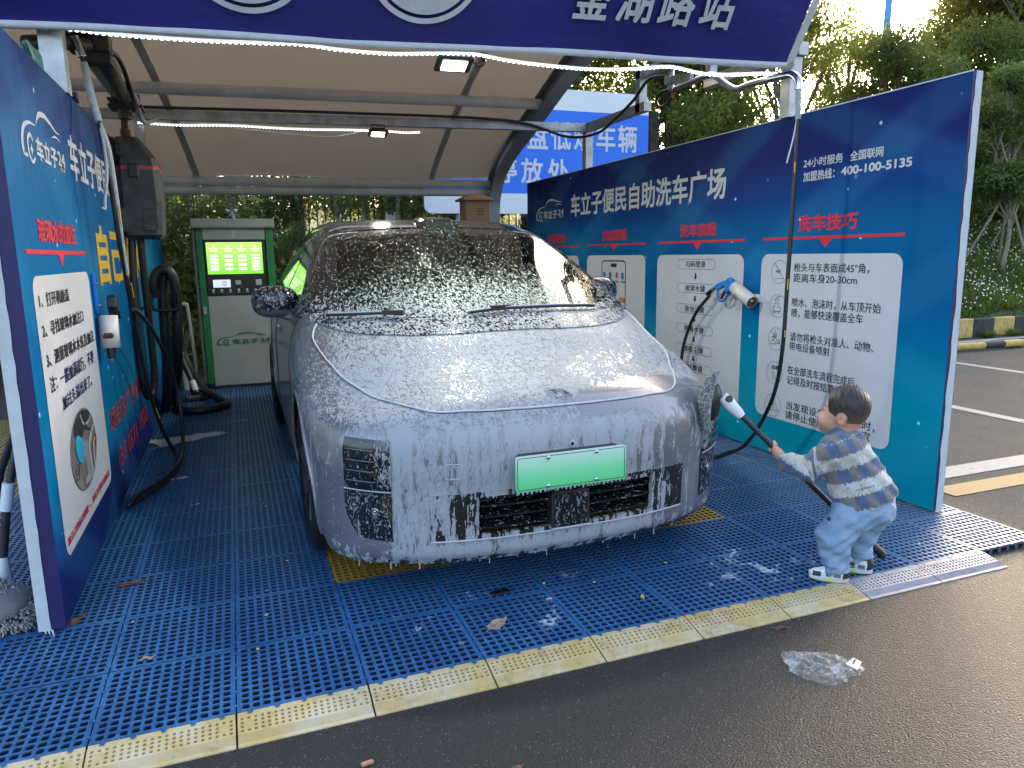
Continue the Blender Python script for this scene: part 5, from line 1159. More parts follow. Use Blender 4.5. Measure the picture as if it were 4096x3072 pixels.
b = MB(); b.tube(spline([(-.655, 4.45, 2.44), (-.632, 4.45, 2.36), (-.612, 4.42, 2.2), (-.58, 4.36, 2.04), (-.56, 4.30, 1.86), (-.552, 4.33, 1.68), (-.55, 4.37, 1.49), (-.55, 4.51, 1.235), (-.55, 4.69, .96), (-.545, 4.86, .66), (-.53, 5.02, .42), (-.50, 5.20, .20), (-.46, 5.28, .06), (-.44, 5.12, .022), (-.47, 4.85, .018), (-.53, 4.62, .018), (-.60, 4.46, .018), (-.645, 4.36, .018), (-.60, 4.47, .045), (-.50, 4.72, .05), (-.425, 5.1, .06), (-.42, 5.45, .12), (-.43, 5.62, .30), (-.45, 5.60, .52), (-.48, 5.35, .76), (-.50, 4.98, .945), (-.515, 4.62, 1.06), (-.525, 4.46, 1.10)], 8), .0125, 10); b.build('rubber_hose', M['black_rubber'], tH)
b = MB(); b.tube([(-.632, 4.45, 2.36), (-.612, 4.42, 2.2), (-.585, 4.37, 2.06)], [.017, .019, .020], 10); b.build('grey_sleeve', M['hose_grey'], tH)
b = MB(); b.tube(spline([(-.585, 4.37, 2.06), (-.565, 4.31, 1.95), (-.558, 4.26, 1.80), (-.575, 4.22, 1.66), (-.578, 4.215, 1.62), (-.59, 4.2, 1.625)], 5), .008, 8); b.build('torn_tape', M['hose_grey'], tH)
b = MB(); b.tube(spline([(-.585, 4.37, 2.06), (-.55, 4.33, 1.93), (-.54, 4.34, 1.7), (-.543, 4.40, 1.45), (-.545, 4.48, 1.29)], 5), .0145, 10); b.build('grey_tape', M['hose_grey'], tH)
for p, q in (((-.645, 4.45, 2.425), (-.637, 4.45, 2.385)), ((-.537, 4.335, 1.64), (-.536, 4.345, 1.55)), ((-.536, 4.49, 1.24), (-.536, 4.545, 1.16)), ((-.534, 5.0, .45), (-.52, 5.06, .36))):
    b = MB(); b.tube([np.array(p)+(.008, -.008, 0), np.array(q)+(.008, -.008, 0)], .0034, 6); b.build('yellow_print', M['yellow_paint'], tH)
# pressure guns in their holders; local frame: u along the board, v up, h out from it
def gun(fn, us, col, name, label, cat='spray gun', ang=0):
    t = thing(name, label, cat, fn(0, 0, .06))
    T = lambda u, v, h: fn(u*us, v, h+.045)
    def slab(poly, th, nm, m, inset=.006):
        b = MB(); n = len(poly); c = np.mean(poly, 0); inn = [tuple(c+(np.array(p)-c)*(1-inset/.05)) for p in poly]
        V = [T(*p, -th/2) for p in inn]+[T(*p, -th/2+.006) for p in poly]+[T(*p, th/2-.006) for p in poly]+[T(*p, th/2) for p in inn]
        F = [tuple(range(n))[::-1], tuple(range(3*n, 4*n))]+[(k*n+i, k*n+(i+1) % n, (k+1)*n+(i+1) % n, (k+1)*n+i) for k in range(3) for i in range(n)]
        b.add(V, F); return b.build(nm, m, t)
    slab([(.0, .03), (.045, -.01), (.075, -.025), (.10, .03), (.075, .075), (.05, .09), (.02, .075)], .044, 'gun_body', col)
    slab([(.06, .075), (.10, .03), (.18, -.005), (.20, .005), (.205, .03), (.19, .04), (.13, .06)], .036, 'gun_grip', col)
    b = MB(); b.tube([T(*p, 0) for p in [(q[0], q[1]) for q in spline([(.19, .005, 0), (.185, -.05, 0), (.165, -.075, 0), (.13, -.078, 0), (.09, -.055, 0), (.06, -.02, 0)], 5)]], .0085, 8); b.build('trigger_guard', col, t)
    b = MB(); b.tube([T(.085, .02, 0), (T(.115, -.02, 0)), T(.145, -.062, 0)], .009, 8); b.build('trigger', M['black_plastic'], t)
    b = MB(); b.tube([T(.20, .018, 0), T(.235, .002, 0)], .014, 10); b.tube([T(.235, .002, 0), T(.262, -.011, 0)], .017, 6); b.build('hose_fitting', M['stainless'], t)
    b = MB(); b.tube([T(.262, -.011, 0), T(.31, -.038, 0)], .016, 10); b.build('hose_ferrule', M['black_rubber'], t)
    return t
gun(lambda u, v, h: (XR-.035-h, 4.19+u, 1.095+v), 1, M['blue_plastic'], 'spray_gun', 'blue trigger spray gun resting in the white holder on the right board')
gun(lambda u, v, h: (XL+.03+h, 4.33+u*.55, 1.095+v), 1, M['black_plastic'], 'spray_gun', 'black trigger spray gun in the rusty white holder on the left board')
tG = thing('gun_holder', 'rust stained white pipe holder on the right board with a blue gun', 'holder', (XR-.06, 4.05, 1.07))
b = MB(); A_ = np.linspace(0, 2*math.pi, 19)[:-1]; ax_ = np.array([0, -.84, -.42]); ax_ /= np.linalg.norm(ax_); s1 = np.array([-1., 0, 0]); s2 = np.cross(ax_, s1); c0_ = np.array([XR-.075, 4.195, 1.12])
rows = [[tuple(c0_+ax_*l+(s1*math.cos(a)+s2*math.sin(a))*r_) for a in A_] for l, r_ in ((0, .038), (0, .045), (.21, .045), (.21, .038), (.0, .038))]; b.grid(rows, 0, True, True); b.build('pipe', M['pvc'], tG)
b = MB(); c_ = c0_+ax_*.207; b.tube([tuple(c_), tuple(c_+ax_*.004)], .040, 14); b.box(tuple(c0_+ax_*.165+s1*-.01+s2*.045), (.05, .03, .02), Matrix.Rotation(.46, 3, 'X'), 0, .006); b.build('rusty_end', M['rust'], tG)
b = MB(); b.ball(c_+ax_*.006+np.array((-.008, 0, .01)), .011); b.build('bolt', M['stainless'], tG); b = MB(); b.box((XR-.012, 4.03, 1.05), (.022, .06, .05)); b.build('wall_plate', M['pvc'], tG)
tG = thing('gun_holder', 'rust stained white pipe holder on the left board with a black gun', 'holder', (XL+.06, 4.3, 1.0))
b = MB(); c0_ = np.array([XL+.058, 4.30, 1.08]); ax_ = np.array([0, -.15, -1.]); ax_ /= np.linalg.norm(ax_); s1 = np.array([1., 0, 0]); s2 = np.cross(ax_, s1)
rows = [[tuple(c0_+ax_*l+(s1*math.cos(a)+s2*math.sin(a))*r_) for a in A_] for l, r_ in ((0, .038), (0, .045), (.17, .045), (.17, .038), (.0, .038))]; b.grid(rows, 0, True, True); b.build('pipe', M['pvc'], tG)
b = MB(); c_ = c0_+ax_*.10+np.array((.0, -.045, 0)); b.box(tuple(c_), (.05, .028, .028), None, 0, .008); b.build('rusty_clamp', M['rust'], tG)
b = MB(); q = c0_+ax_*.17; b.tube([tuple(q-ax_*.03), tuple(q+ax_*.02), tuple(q+ax_*.055)], [.024, .022, .017], 12); b.build('nozzle', M['black_plastic'], tG); b = MB(); b.ball(q+ax_*.06, .008); b.build('nozzle_drop', M['foam'], tG)
b = MB(); b.prism(rrect(4.28, 1.09, 4.345, 1.30, .03, 5), lambda u, v, h: (XL+h, u, v), .004, .012); b.build('blue_plate', M['sign_blue'], tG)
for v in (1.25, 1.135): b = MB(); b.tube([(XL+.008, 4.315, v), (XL+.03, 4.315, v)], .008, 8); b.build('bolt', M['stainless'], tG)
# right boom: stainless swing pipe with its hose
tS = thing('hose_boom', 'stainless swing pipe on its pivot reaching over the right board', 'boom', (3.25, 5.1, 2.7))
b = MB(); b.box((3.27, 5.08, 2.785), (.18, .24, .012)); b.box((3.28, 5.10, 2.80), (.05, .07, .03)); b.build('pivot_plate', M['steel_dark'], tS); b = MB(); b.cyl((3.27, 5.09, 2.79), (3.27, 5.09, 2.60), .025, 14); b.box((3.27, 5.09, 2.67), (.08, .07, .06), None, 0, .004); b.build('pivot_post', M['steel'], tS)
b = MB(); b.beam((3.27, 5.06, 2.665), (3.25, 4.78, 2.63), .03, .06); b.build('arm_bracket', M['steel'], tS)
b = MB(); b.tube(spline([(3.25, 4.99, 2.592), (3.23, 4.82, 2.585), (3.19, 4.52, 2.572), (3.165, 4.40, 2.548), (3.15, 4.22, 2.445), (3.135, 4.10, 2.398), (3.10, 3.92, 2.387), (3.04, 3.55, 2.352), (3.03, 3.47, 2.335), (3.03, 3.428, 2.295), (3.03, 3.424, 2.25)], 6), .021, 14); b.build('swing_pipe', M['stainless'], tS)
b = MB(); b.tube(spline([(3.255, 5.10, 2.60), (3.25, 5.19, 2.60), (3.25, 5.262, 2.56), (3.25, 5.235, 2.505), (3.25, 5.165, 2.492), (3.25, 5.08, 2.51), (3.25, 5.03, 2.555), (3.25, 5.005, 2.59)], 6), .012, 10); b.build('loop_hose', M['black_rubber'], tS); b = MB(); b.tube([(3.25, 5.045, 2.54), (3.25, 5.02, 2.57)], .014, 10); b.build('orange_band', M['orange_band'], tS)
tW = thing('water_hose', 'long black hose hanging from the stainless pipe down to the floor and the blue gun', 'hose', (3.03, 3.43, 1.2))
b = MB(); b.tube(spline([(3.03, 3.424, 2.28), (3.03, 3.415, 2.1), (3.03, 3.418, 1.7), (3.03, 3.43, 1.2), (3.04, 3.455, .78), (3.07, 3.54, .50), (3.10, 3.70, .25), (3.13, 3.87, .08), (3.13, 3.97, .016), (3.05, 3.95, .015), (2.90, 3.90, .015), (2.74, 4.0, .015), (2.75, 4.4, .015), (3.0, 4.75, .02), (3.2, 4.84, .12), (3.25, 4.83, .40), (3.25, 4.80, .62), (3.25, 4.71, .815), (3.245, 4.605, .94), (3.245, 4.50, 1.025), (3.245, 4.47, 1.05)], 8), .0125, 10); b.build('rubber_hose', M['black_rubber'], tW)
b = MB(); b.tube([(3.03, 3.421, 2.25), (3.03, 3.414, 2.09)], [.017, .016], 10); b.build('grey_sleeve', M['hose_grey'], tW)
b = MB(); b.tube(spline([(3.022, 3.414, 2.09), (3.02, 3.43, 2.0), (3.02, 3.475, 1.86)], 4), .005, 6); b.tube(spline([(3.03, 3.42, 2.24), (3.03, 3.39, 2.19), (3.03, 3.375, 2.14)], 4), .0025, 6); b.build('tape_tails', M['white'], tW)
for z0_, z1_ in ((1.86, 1.80), (1.2, 1.14), (.9, .86)): b = MB(); b.tube([(3.020, 3.408+(1.7-z0_)*.012*(z0_ < 1.7), z0_), (3.020, 3.408+(1.7-z1_)*.012*(z1_ < 1.7), z1_)], .0036, 6); b.build('yellow_print', M['yellow_paint'], tW)
# far corner: hook, coiled vacuum hose, white pipes, nozzle
tJ = thing('hose_rack', 'black U shaped hose rack at the far end of the left board', 'rack', (-.5, 6.25, 1.0))
b = MB(); b.tube(spline([(-.60, 6.2, 1.11), (-.60, 6.2, 1.02), (-.58, 6.2, .985), (-.45, 6.2, .98), (-.42, 6.2, 1.01), (-.412, 6.2, 1.11)], 5), .013, 8); b.tube([(-.60, 6.2, 1.0), (-.68, 6.2, 1.0)], .012, 8); b.build('hook', M['black_plastic'], tJ)
hose('vacuum_hose', [(-.575, 6.24, 1.08), (-.58, 6.22, 1.18), (-.545, 6.22, 1.27), (-.48, 6.22, 1.285), (-.44, 6.23, 1.22), (-.43, 6.25, 1.05), (-.455, 6.30, .70), (-.50, 6.6, .42), (-.60, 7.1, .12), (-.60, 7.35, .05), (-.50, 6.95, .04), (-.36, 6.88, .04), (-.2, 6.98, .04), (-.14, 7.1, .04), (-.2, 7.3, .04), (-.38, 7.7, .12), (-.5, 7.95, .32), (-.55, 8.0, .6), (-.565, 7.9, .95)], .038, 'black_rubber', 'thick black vacuum hose hung on the rack and coiled before the kiosk', 12)
hose('vacuum_hose', [(-.50, 6.26, 1.27), (-.53, 6.28, 1.1), (-.545, 6.32, .7), (-.58, 6.5, .35), (-.63, 6.8, .10)], .036, 'black_rubber', 'second black vacuum hose hanging straight down behind the rack', 12)
tN = thing('vacuum_nozzle', 'black vacuum wand with white joints leaning before the white pipes', 'nozzle', (-.43, 7.8, .1))
b = MB(); b.tube([(-.60, 7.85, .62), (-.55, 7.82, .42), (-.47, 7.72, .20), (-.43, 7.66, .06)], [.035, .032, .028, .05], 10); b.build('wand', M['black_plastic'], tN); b = MB(); b.tube([(-.568, 7.82, .48), (-.551, 7.81, .43)], .036, 10); b.tube([(-.462, 7.69, .185), (-.435, 7.66, .09)], [.032, .036], 10); b.build('white_joint', M['white'], tN); b = MB(); b.box((-.41, 7.62, .03), (.26, .10, .05), .3, 0, .015); b.build('foot', M['grey_plastic'], tN)
tO = thing('drain_pipe', 'pair of white plastic pipes standing beside the kiosk', 'pipe', (-.5, 8.3, 0))
b = MB(); b.tube([(-.56, 8.3, 0), (-.57, 8.3, .89)], .035, 12); b.build('thick_pipe', M['pvc'], tO); b = MB(); b.tube(spline([(-.57, 8.3, .87), (-.52, 8.3, .905), (-.49, 8.3, .90), (-.475, 8.3, .86), (-.45, 8.32, .4), (-.44, 8.34, .0)], 5), .019, 10); b.build('thin_pipe', M['pvc'], tO)
# ---------------------------------------------------------------- road sign behind
tT = thing('roadside_sign', 'big blue and white Chinese parking sign with peeling lower edge, behind the canopy', 'sign', (4.5, 10.55, 0))
b = MB(); P = rrect(2.66, 1.97, 6.36, 3.81, .10, 6); b.prism(P, lambda u, v, h: (u, 10.52+h, v), .04, 0); 
gp = G('peeling_white', rough=.55); n1 = gp.noise(scale=16, detail=6, rough=.75); x, y, z = gp.xyz(); gp.set('base', gp.mix((n1+gp.noise(scale=3)*.3).sm(.70, .74)*z.sm(.5, .2), (.66, .69, .72), (.16, .26, .42))); b.build('panel', gp.m, tT)
b = MB(); b.add([(2.66, 10.517, 2.27), (6.36, 10.517, 2.27), (6.36, 10.517, 3.505), (2.66, 10.517, 3.505)], [(0, 1, 2, 3)]); b.build('blue_field', M['sign_blue'], tT)
b = MB(); fs = lambda u, v: (u, 10.514, v)
for i, ch in enumerate('小型底盘低矮车辆'): x0 = 3.12+i*.385; put_text(b, ch, fs, x0, 2.925, x0+.335, 3.34, .018)
for i, ch in enumerate('停放处'): x0 = 3.73+i*.435; put_text(b, ch, fs, x0, 2.42, x0+.365, 2.79, .018)
b.build('white_lettering', M['white_print'], tT)
for x in (3.2, 5.8): b = MB(); b.cyl((x, 10.62, bank_z(x, 10.62)-.1), (x, 10.62, 3.7), .045, 12); b.build('post', M['steel'], tT)
tX = thing('junction_box', 'tan metal junction box with sloped lid behind the car roof', 'utility box', (2.75, 8.5, 0))
b = MB(); b.box((2.77, 8.52, 1.76), (.30, .26, .50), None, 0, .006); b.build('case', M['brown_box'], tX)
b = MB(); b.add([(2.58, 8.34, 2.0), (2.96, 8.34, 2.0), (2.96, 8.70, 2.0), (2.58, 8.70, 2.0), (2.58, 8.34, 2.02), (2.96, 8.34, 2.02), (2.96, 8.70, 2.02), (2.58, 8.70, 2.02), (2.70, 8.52, 2.085), (2.84, 8.52, 2.085)], [(3, 2, 1, 0), (0, 1, 5, 4), (1, 2, 6, 5), (2, 3, 7, 6), (3, 0, 4, 7), (4, 5, 9, 8), (5, 6, 9), (6, 7, 8, 9), (7, 4, 8)]); b.build('lid', M['brown_box'], tX)
b = MB()
for k in range(3): b.box((2.80, 8.388, 1.84+.03*k), (.09, .006, .007))
b.build('louvre', M['rust'], tX); b = MB(); b.cyl((2.77, 8.52, 0), (2.77, 8.52, 1.52), .05, 12); b.build('stand', M['steel'], tX)
# ---------------------------------------------------------------- brush leaning outside the left board, rags on it
def chenille(b, c, ax_, r_, th, n, seed, L=.028, flat=1.0, rr=.0032):
    rj = random.Random(seed); ax_ = Vector(ax_).normalized(); u = ax_.orthogonal().normalized(); v = ax_.cross(u); c = Vector(c)
    for i in range(n):
        a = rj.uniform(0, 2*math.pi); t = rj.uniform(-.35, 1.0)*math.pi/2; d = (u*math.cos(a)+v*math.sin(a)*flat)*math.cos(t); p = c+d*r_*rj.uniform(.86, 1)+ax_*math.sin(t)*th
        nn = (d+ax_*math.sin(t)*.9+Vector((rj.uniform(-.5, .5), rj.uniform(-.5, .5), rj.uniform(-.7, .3)))).normalized(); e = p+nn*L*rj.uniform(.7, 1.2)
        b.tube([p-nn*.008, p+nn*L*.5, e], [rr, rr*1.15, rr*.7], 5)
g = G('chenille_grey', rough=.95); oi = g.nt.nodes.new('ShaderNodeNewGeometry'); r = X(g, oi.outputs['Random Per Island']); g.set('base', g.ramp(r, [(0, (.12, .12, .12)), (.6, (.26, .26, .255)), (1, (.42, .42, .41))])); g.set('sheen', .3); M['chenille'] = g.m
tU = thing('wash_brush', 'grey chenille wash brush with two black poles outside the left board', 'brush', (-.95, 3.25, .1))
b = MB(); chenille(b, (-.93, 3.12, .07), (.2, -.3, 1), .115, .05, 1300, 5, .012, 1.5); b.build('bristles', M['chenille'], tU)['kind'] = 'stuff'
b = MB(); b.ball((-.93, 3.13, .075), (.11, .15, .05), 14); b.build('pad', simple('pad_grey', (.2, .2, .2), .9), tU)
b = MB(); b.tube([(-.985, 3.4, .13), (-.94, 3.4, .40), (-.885, 3.42, .62), (-.85, 3.44, .76)], .016, 10); b.build('pole', M['black_plastic'], tU); b = MB(); b.tube([(-1.06, 3.5, .20), (-.96, 3.45, .52), (-.87, 3.43, .72)], .016, 10); b.build('pole', M['black_plastic'], tU)
for p, q in (((-.947, 3.4, .36), (-.925, 3.4, .475)), ((-.868, 3.43, .68), (-.85, 3.44, .755))): b = MB(); b.tube([p, q], .023, 10); b.build('white_clamp', M['white'], tU)
b = MB(); b.tube([(-.99, 3.38, .05), (-.985, 3.4, .16)], [.04, .022], 10); b.build('socket', M['white'], tU)
gr = simple('green_film', (.02, .22, .15), .4, 0, .3, 12)
rj = random.Random(4)
def crumple(name, c, s_, mats, label, cat, seed, mi=lambda p: 0):
    rj = np.random.RandomState(seed); ph = rj.rand(9, 3)*6.28; kf = rj.randn(9, 3)*2.2
    f = lambda x, y, z: np.sqrt(((x-c[0])/s_[0])**2+((y-c[1])/s_[1])**2+((z-c[2])/s_[2])**2)*min(s_)-min(s_)*(1+sum(.09*np.sin((x-c[0])/s_[0]*kf[i, 0]+(y-c[1])/s_[1]*kf[i, 1]+(z-c[2])/s_[2]*kf[i, 2]+ph[i, 0]) for i in range(9)))
    e = np.array(s_)*1.7; P_, Q_ = surf_net(f, np.array(c)-e, np.array(c)+e, min(s_)/5, 1); cc = P_[Q_].mean(1); o = np_mesh(name, P_, Q_, mats, None, False, [mi(q) for q in cc]); return tag(o, label, cat)
crumple('crumpled_film', (-.715, 3.72, 2.205), (.022, .13, .05), [gr, M['sign_blue'], M['white']], 'crumpled green film with blue end lying on top of the left board', 'film', 3, lambda q: 1 if q[1] > 3.80 else 0)
crumple('crumpled_film', (-.69, 4.46, 2.185), (.018, .05, .025), [M['navy_print']], 'small navy film scrap by the post on the left board', 'film', 6)
# ---------------------------------------------------------------- the boy: implicit body and clothes; local a = backwards, d = to his right, z up
BO = np.array([2.33, 2.2, 0.]); Q2 = .70710678
def to_w(P): P = np.asarray(P, float); a, d, z = P[..., 0], P[..., 1], P[..., 2]; return np.stack([BO[0]+(a+d)*Q2, BO[1]+(d-a)*Q2, z], -1)
def cap(x, y, z, A, B, r0, r1, k=1.0):
    A = np.array(A, float); B = np.array(B, float); D = B-A; L = D@D; px, py, pz = x-A[0], y-A[1], z-A[2]
    h = np.clip((px*D[0]+py*D[1]+pz*D[2])/L, 0, 1); return np.sqrt((px-h*D[0])**2+((py-h*D[1])/k)**2+(pz-h*D[2])**2)-(r0+(r1-r0)*h)
def ell(x, y, z, c, r): 
    q = np.sqrt(((x-c[0])/r[0])**2+((y-c[1])/r[1])**2+((z-c[2])/r[2])**2); return (q-1)*min(r)
def smn(a, b, k): h = np.maximum(k-np.abs(a-b), 0)/k; return np.minimum(a, b)-h*h*k*.25
tY = thing('person', 'toddler boy in blue checked jacket and pale jeans scrubbing the car with a brush', 'person', tuple(BO))
P0b, P1b = np.array([-.470, .085, .655]), np.array([.159, .223, .022]); pdir = (P1b-P0b)/np.linalg.norm(P1b-P0b)
def grip(c, wrist, side):
    """finger chains closed round the pole at c; side picks the wrapping sense"""
    wv = np.array(wrist)-c; wv -= pdir*(wv@pdir); wv /= np.linalg.norm(wv); nv = np.cross(pdir, wv)*side; segs = []
    for i, (o, ln) in enumerate(((-.021, .95), (-.007, 1.08), (.007, 1.0), (.020, .82))):
        pts = [c+pdir*o+(wv*math.cos(a)+nv*math.sin(a))*.0185 for a in np.array([.35, 1.15, 2.0, 2.8, 3.5])*ln]; segs += [(pts[j], pts[j+1], .0078-.0006*j, .0074-.0006*j) for j in range(4)]
    pts = [c+pdir*-.018+wv*.020, c+pdir*-.030+(wv*math.cos(-.9)+nv*math.sin(-.9))*.021, c+pdir*-.036+(wv*math.cos(-1.9)+nv*math.sin(-1.9))*.019]; segs += [(pts[0], pts[1], .010, .009), (pts[1], pts[2], .009, .0075)]
    return segs, wv
HL = P0b+(P1b-P0b)*.262; HR = P0b+(P1b-P0b)*.445; WL, WR = (-.262, .062, .458), (-.185, .13, .405)
sl, wl_ = grip(HL, WL, 1); sr, wr_ = grip(HR, WR, -1)
HT = (-.95, .31)   # where the face looks
def head_sdf(x, y, z):
    # turn the head a little away from the camera
    hx, hy = x+.035, y-.01; fx = -(hx*HT[0]+hy*HT[1]); fy = hx*HT[1]*-1+hy*HT[0]*1; fy = -(fy)
    f = ell(fx, fy, z, (0, 0, .728), (.083, .073, .084)); f = smn(f, ell(fx, fy, z, (-.048, 0, .672), (.058, .058, .050)), .035)
    for s in (-1, 1): f = smn(f, ell(fx, fy, z, (-.068, s*.028, .664), (.032, .030, .028)), .02)
    f = smn(f, cap(fx, fy, z, (-.100, 0, .690), (-.109, 0, .679), .008, .011), .014)                   # nose
    for s in (-1, 1): f = smn(f, cap(fx, fy, z, (-.104, s*.007, .678), (-.103, s*.009, .677), .006, .006), .006)
    f = smn(f, cap(fx, fy, z, (-.103, -.010, .656), (-.103, .010, .656), .0055, .0055), .007); f = smn(f, cap(fx, fy, z, (-.100, -.008, .647), (-.100, .008, .647), .006, .006), .007)   # lips
    f = smn(f, ell(fx, fy, z, (-.086, 0, .630), (.024, .026, .018)), .02)                              # chin
    for s in (-1, 1):
        f = -smn(-f, ell(fx, fy, z, (-.094, s*.031, .714), (.012, .017, .009)), .012)*1.0 if False else f
        e = smn(ell(fx, fy, z, (.004, s*.071, .690), (.014, .007, .022)), ell(fx, fy, z, (.000, s*.069, .674), (.009, .007, .010)), .008); e = np.maximum(e, -ell(fx, fy, z, (.001, s*.079, .692), (.008, .005, .013))); f = smn(f, e, .008)
    return f
def body_sdf(x, y, z):
    f = head_sdf(x, y, z); f = smn(f, cap(x, y, z, (-.030, .006, .655), (-.035, 0, .58), .038, .042), .03)
    t = cap(x, y, z, (.05, 0, .36), (-.035, 0, .55), .095, .07, 1.0); f = smn(f, t, .05)
    for A, B, r0, r1 in (((-.075, -.07, .555), (-.168, -.03, .458), .036, .030), ((-.168, -.03, .458), WL, .030, .021), (WL, HL+wl_*.028, .021, .022), ((-.07, .08, .555), (-.14, .14, .45), .036, .030), ((-.14, .14, .45), WR, .030, .021), (WR, HR+wr_*.028, .021, .022)): f = smn(f, cap(x, y, z, A, B, r0, r1), .012)
    for c, w_ in ((HL, wl_), (HR, wr_)): f = smn(f, cap(x, y, z, c+w_*.027-pdir*.014, c+w_*.027+pdir*.014, .0135, .0135), .012)
    for A, B, r0, r1 in sl+sr: f = smn(f, cap(x, y, z, A, B, r0, r1), .003)
    for A, B, r0, r1 in (((.03, -.05, .30), (-.05, -.06, .19), .055, .045), ((-.05, -.06, .19), (-.035, -.058, .065), .040, .030), ((.09, .05, .30), (.05, .075, .185), .055, .042), ((.05, .075, .185), (.062, .07, .065), .038, .030), ((-.035, -.058, .06), (-.10, -.063, .028), .022, .016), ((.062, .07, .06), (.0, .075, .028), .022, .016)): f = smn(f, cap(x, y, z, A, B, r0, r1), .02)
    return f
def wr(f): return lambda x, y, z: f(x, y, z)
def clothed(name, sdf, lo, hi, res, mats, mi=None, par=tY, proj=2):
    P, Qs = surf_net(sdf, lo, hi, res, proj); c = P[Qs].mean(1); return np_mesh(name, to_w(P), Qs, mats, par, True, None if mi is None else mi(c))
gsk = G('skin', rough=.5); x, y, z = gsk.xyz(); n = gsk.noise(scale=22, detail=3); gsk.set('base', gsk.mix(n.sm(.3, .7), (.50, .255, .165), (.58, .31, .205))); gsk.set('sss', .08); gsk.b.inputs['Subsurface Radius'].default_value = (.01, .004, .002); M['skin'] = gsk.m
clothed('body', body_sdf, (-.36, -.13, .0), (.18, .22, .83), .0055, [M['skin'], simple('lip', (.48, .17, .14), .5)], lambda c: ((c[:, 2] > .643) & (c[:, 2] < .660) & (c[:, 0] < -.128) & (np.abs(c[:, 1]-.04) < .022)).astype(int))
def hair_sdf(x, y, z):
    hx, hy = x+.035, y-.01; fx = -(hx*HT[0]+hy*HT[1]); fy = -(-hx*HT[1]+hy*HT[0])
    side = np.clip((z-.66)/.11, 0, 1); tuft = .0035*np.sin(fx*210+fy*90)*np.sin(fy*230-z*120)*side
    f = ell(fx, fy, z, (0, 0, .728), (.083, .073, .084))-(.0012+.0075*side**1.5)-tuft*.45
    am = itp(z, [(.58, .07), (.63, .035), (.647, .006), (.666, -.022), (.690, -.030), (.706, -.048), (.722, -.056), (.757, -.060), (.782, -.068), (.797, -.09), (.808, -.12)]); f = np.maximum(f, (am-fx)*.8)
    ear = ell(fx, np.abs(fy), z, (.002, .074, .688), (.024, .02, .032)); return np.maximum(f, -ear)
gh = G('dark_hair', rough=.45); x, y, z = gh.xyz(); nh_ = gh.noise(gh.vec(x, y, z*.35), 260, 3); fade = (z+(nh_-.5)*.02).sm(.755, .66)*.72; gh.set('base', gh.mix(fade, gh.mix(nh_.sm(.3, .7), (.010, .008, .007), (.032, .025, .021)), (.20, .115, .08))); gh.bump(nh_, .003, .6); M['hair'] = gh.m
clothed('hair', hair_sdf, (-.15, -.10, .61), (.08, .12, .84), .005, [M['hair']])
def face_pt(fy, z, out=0.0):
    fx = np.linspace(-.16, 0, 320); a = -.035-0*fx; 
    X_ = -.035-(fx*HT[0])-(fy*HT[1])*-1*-1; 
    # invert the head turn: (hx,hy) = -(fx*HT) + fy*perp
    hx = -fx*HT[0]*1.0+fy*HT[1]; hy = -fx*HT[1]-fy*HT[0]; v = head_sdf(hx-.035, hy+.01, np.full_like(fx, z)); i = int((v < 0).argmax()); f_ = fx[i]-out
    return np.array([-f_*HT[0]+fy*HT[1]-.035, -f_*HT[1]-fy*HT[0]+.01, z])
for s in (-1, 1):
    b = MB(); c = to_w(face_pt(s*.032, .713, -.0045)); b.ball(c, (.0075, .0075, .0048), 12); ey = b.build('eye', simple('eye_white', (.34, .31, .29), .3), tY)
    b = MB(); b.ball(to_w(face_pt(s*.032, .7125, .0015)), .0042, 10); b.build('iris', M['bezel'], ey)
    b = MB(); b.tube([to_w(face_pt(s*(.032+u), .7165-6*u*u*3, .0012)) for u in np.linspace(-.011, .012, 7)], .0013, 6); b.build('eyelashes', M['hair'], ey)
    b = MB(); b.tube([to_w(face_pt(s*(.033+u), .7335-3*u*u*5, .0003)) for u in np.linspace(-.014, .016, 7)], [.001, .0018, .0022, .0022, .002, .0016, .001], 6); b.build('eyebrow', M['hair'], tY)
# clothes
AXT = np.array([-.365, 0, .931])
def jacket_sdf(x, y, z):
    wr_ = .0028*np.sin(z*95+x*60+y*30)+.0022*np.sin(x*120-z*70)+.002*np.sin(y*110+z*50)
    f = cap(x, y, z, (.047, 0, .365), (-.030, 0, .535), .127, .098, .93); f = smn(f, cap(x, y, z, (-.045, -.055, .568), (-.045, .06, .568), .062, .062), .05)
    hem = (.047-x)*AXT[0]+(.336-z)*AXT[2]; hem = hem+.004*np.sin(x*40+y*33)
    f = np.maximum(f, hem)
    col = np.maximum(cap(x, y, z, (-.036, .004, .60), (-.040, .006, .645), .062, .054), np.abs(z-.622-(x+.04)*-.25)-.024); f = smn(f, col, .018)
    for A, B, r0, r1 in (((-.070, -.072, .560), (-.165, -.032, .462), .060, .051), ((-.165, -.032, .462), (-.262, .056, .459), .050, .042), ((-.065, .08, .56), (-.14, .14, .452), .058, .048), ((-.14, .14, .452), (-.178, .137, .412), .047, .040)): f = smn(f, cap(x, y, z, A, B, r0, r1), .022)
    f = f+wr_
    for c, d_ in (((-.268, .063, .459), np.array(WL)-np.array((-.165, -.032, .462))), ((-.183, .132, .407), np.array(WR)-np.array((-.14, .14, .452)))): 
        d_ = d_/np.linalg.norm(d_); near = np.sqrt((x-c[0])**2+(y-c[1])**2+(z-c[2])**2); pl = (x-c[0])*d_[0]+(y-c[1])*d_[1]+(z-c[2])*d_[2]; f = np.where(near < .09, np.maximum(f, pl), f)
    nk = cap(x, y, z, (-.04, .006, .60), (-.045, .008, .70), .043, .046); return np.maximum(f, -nk)
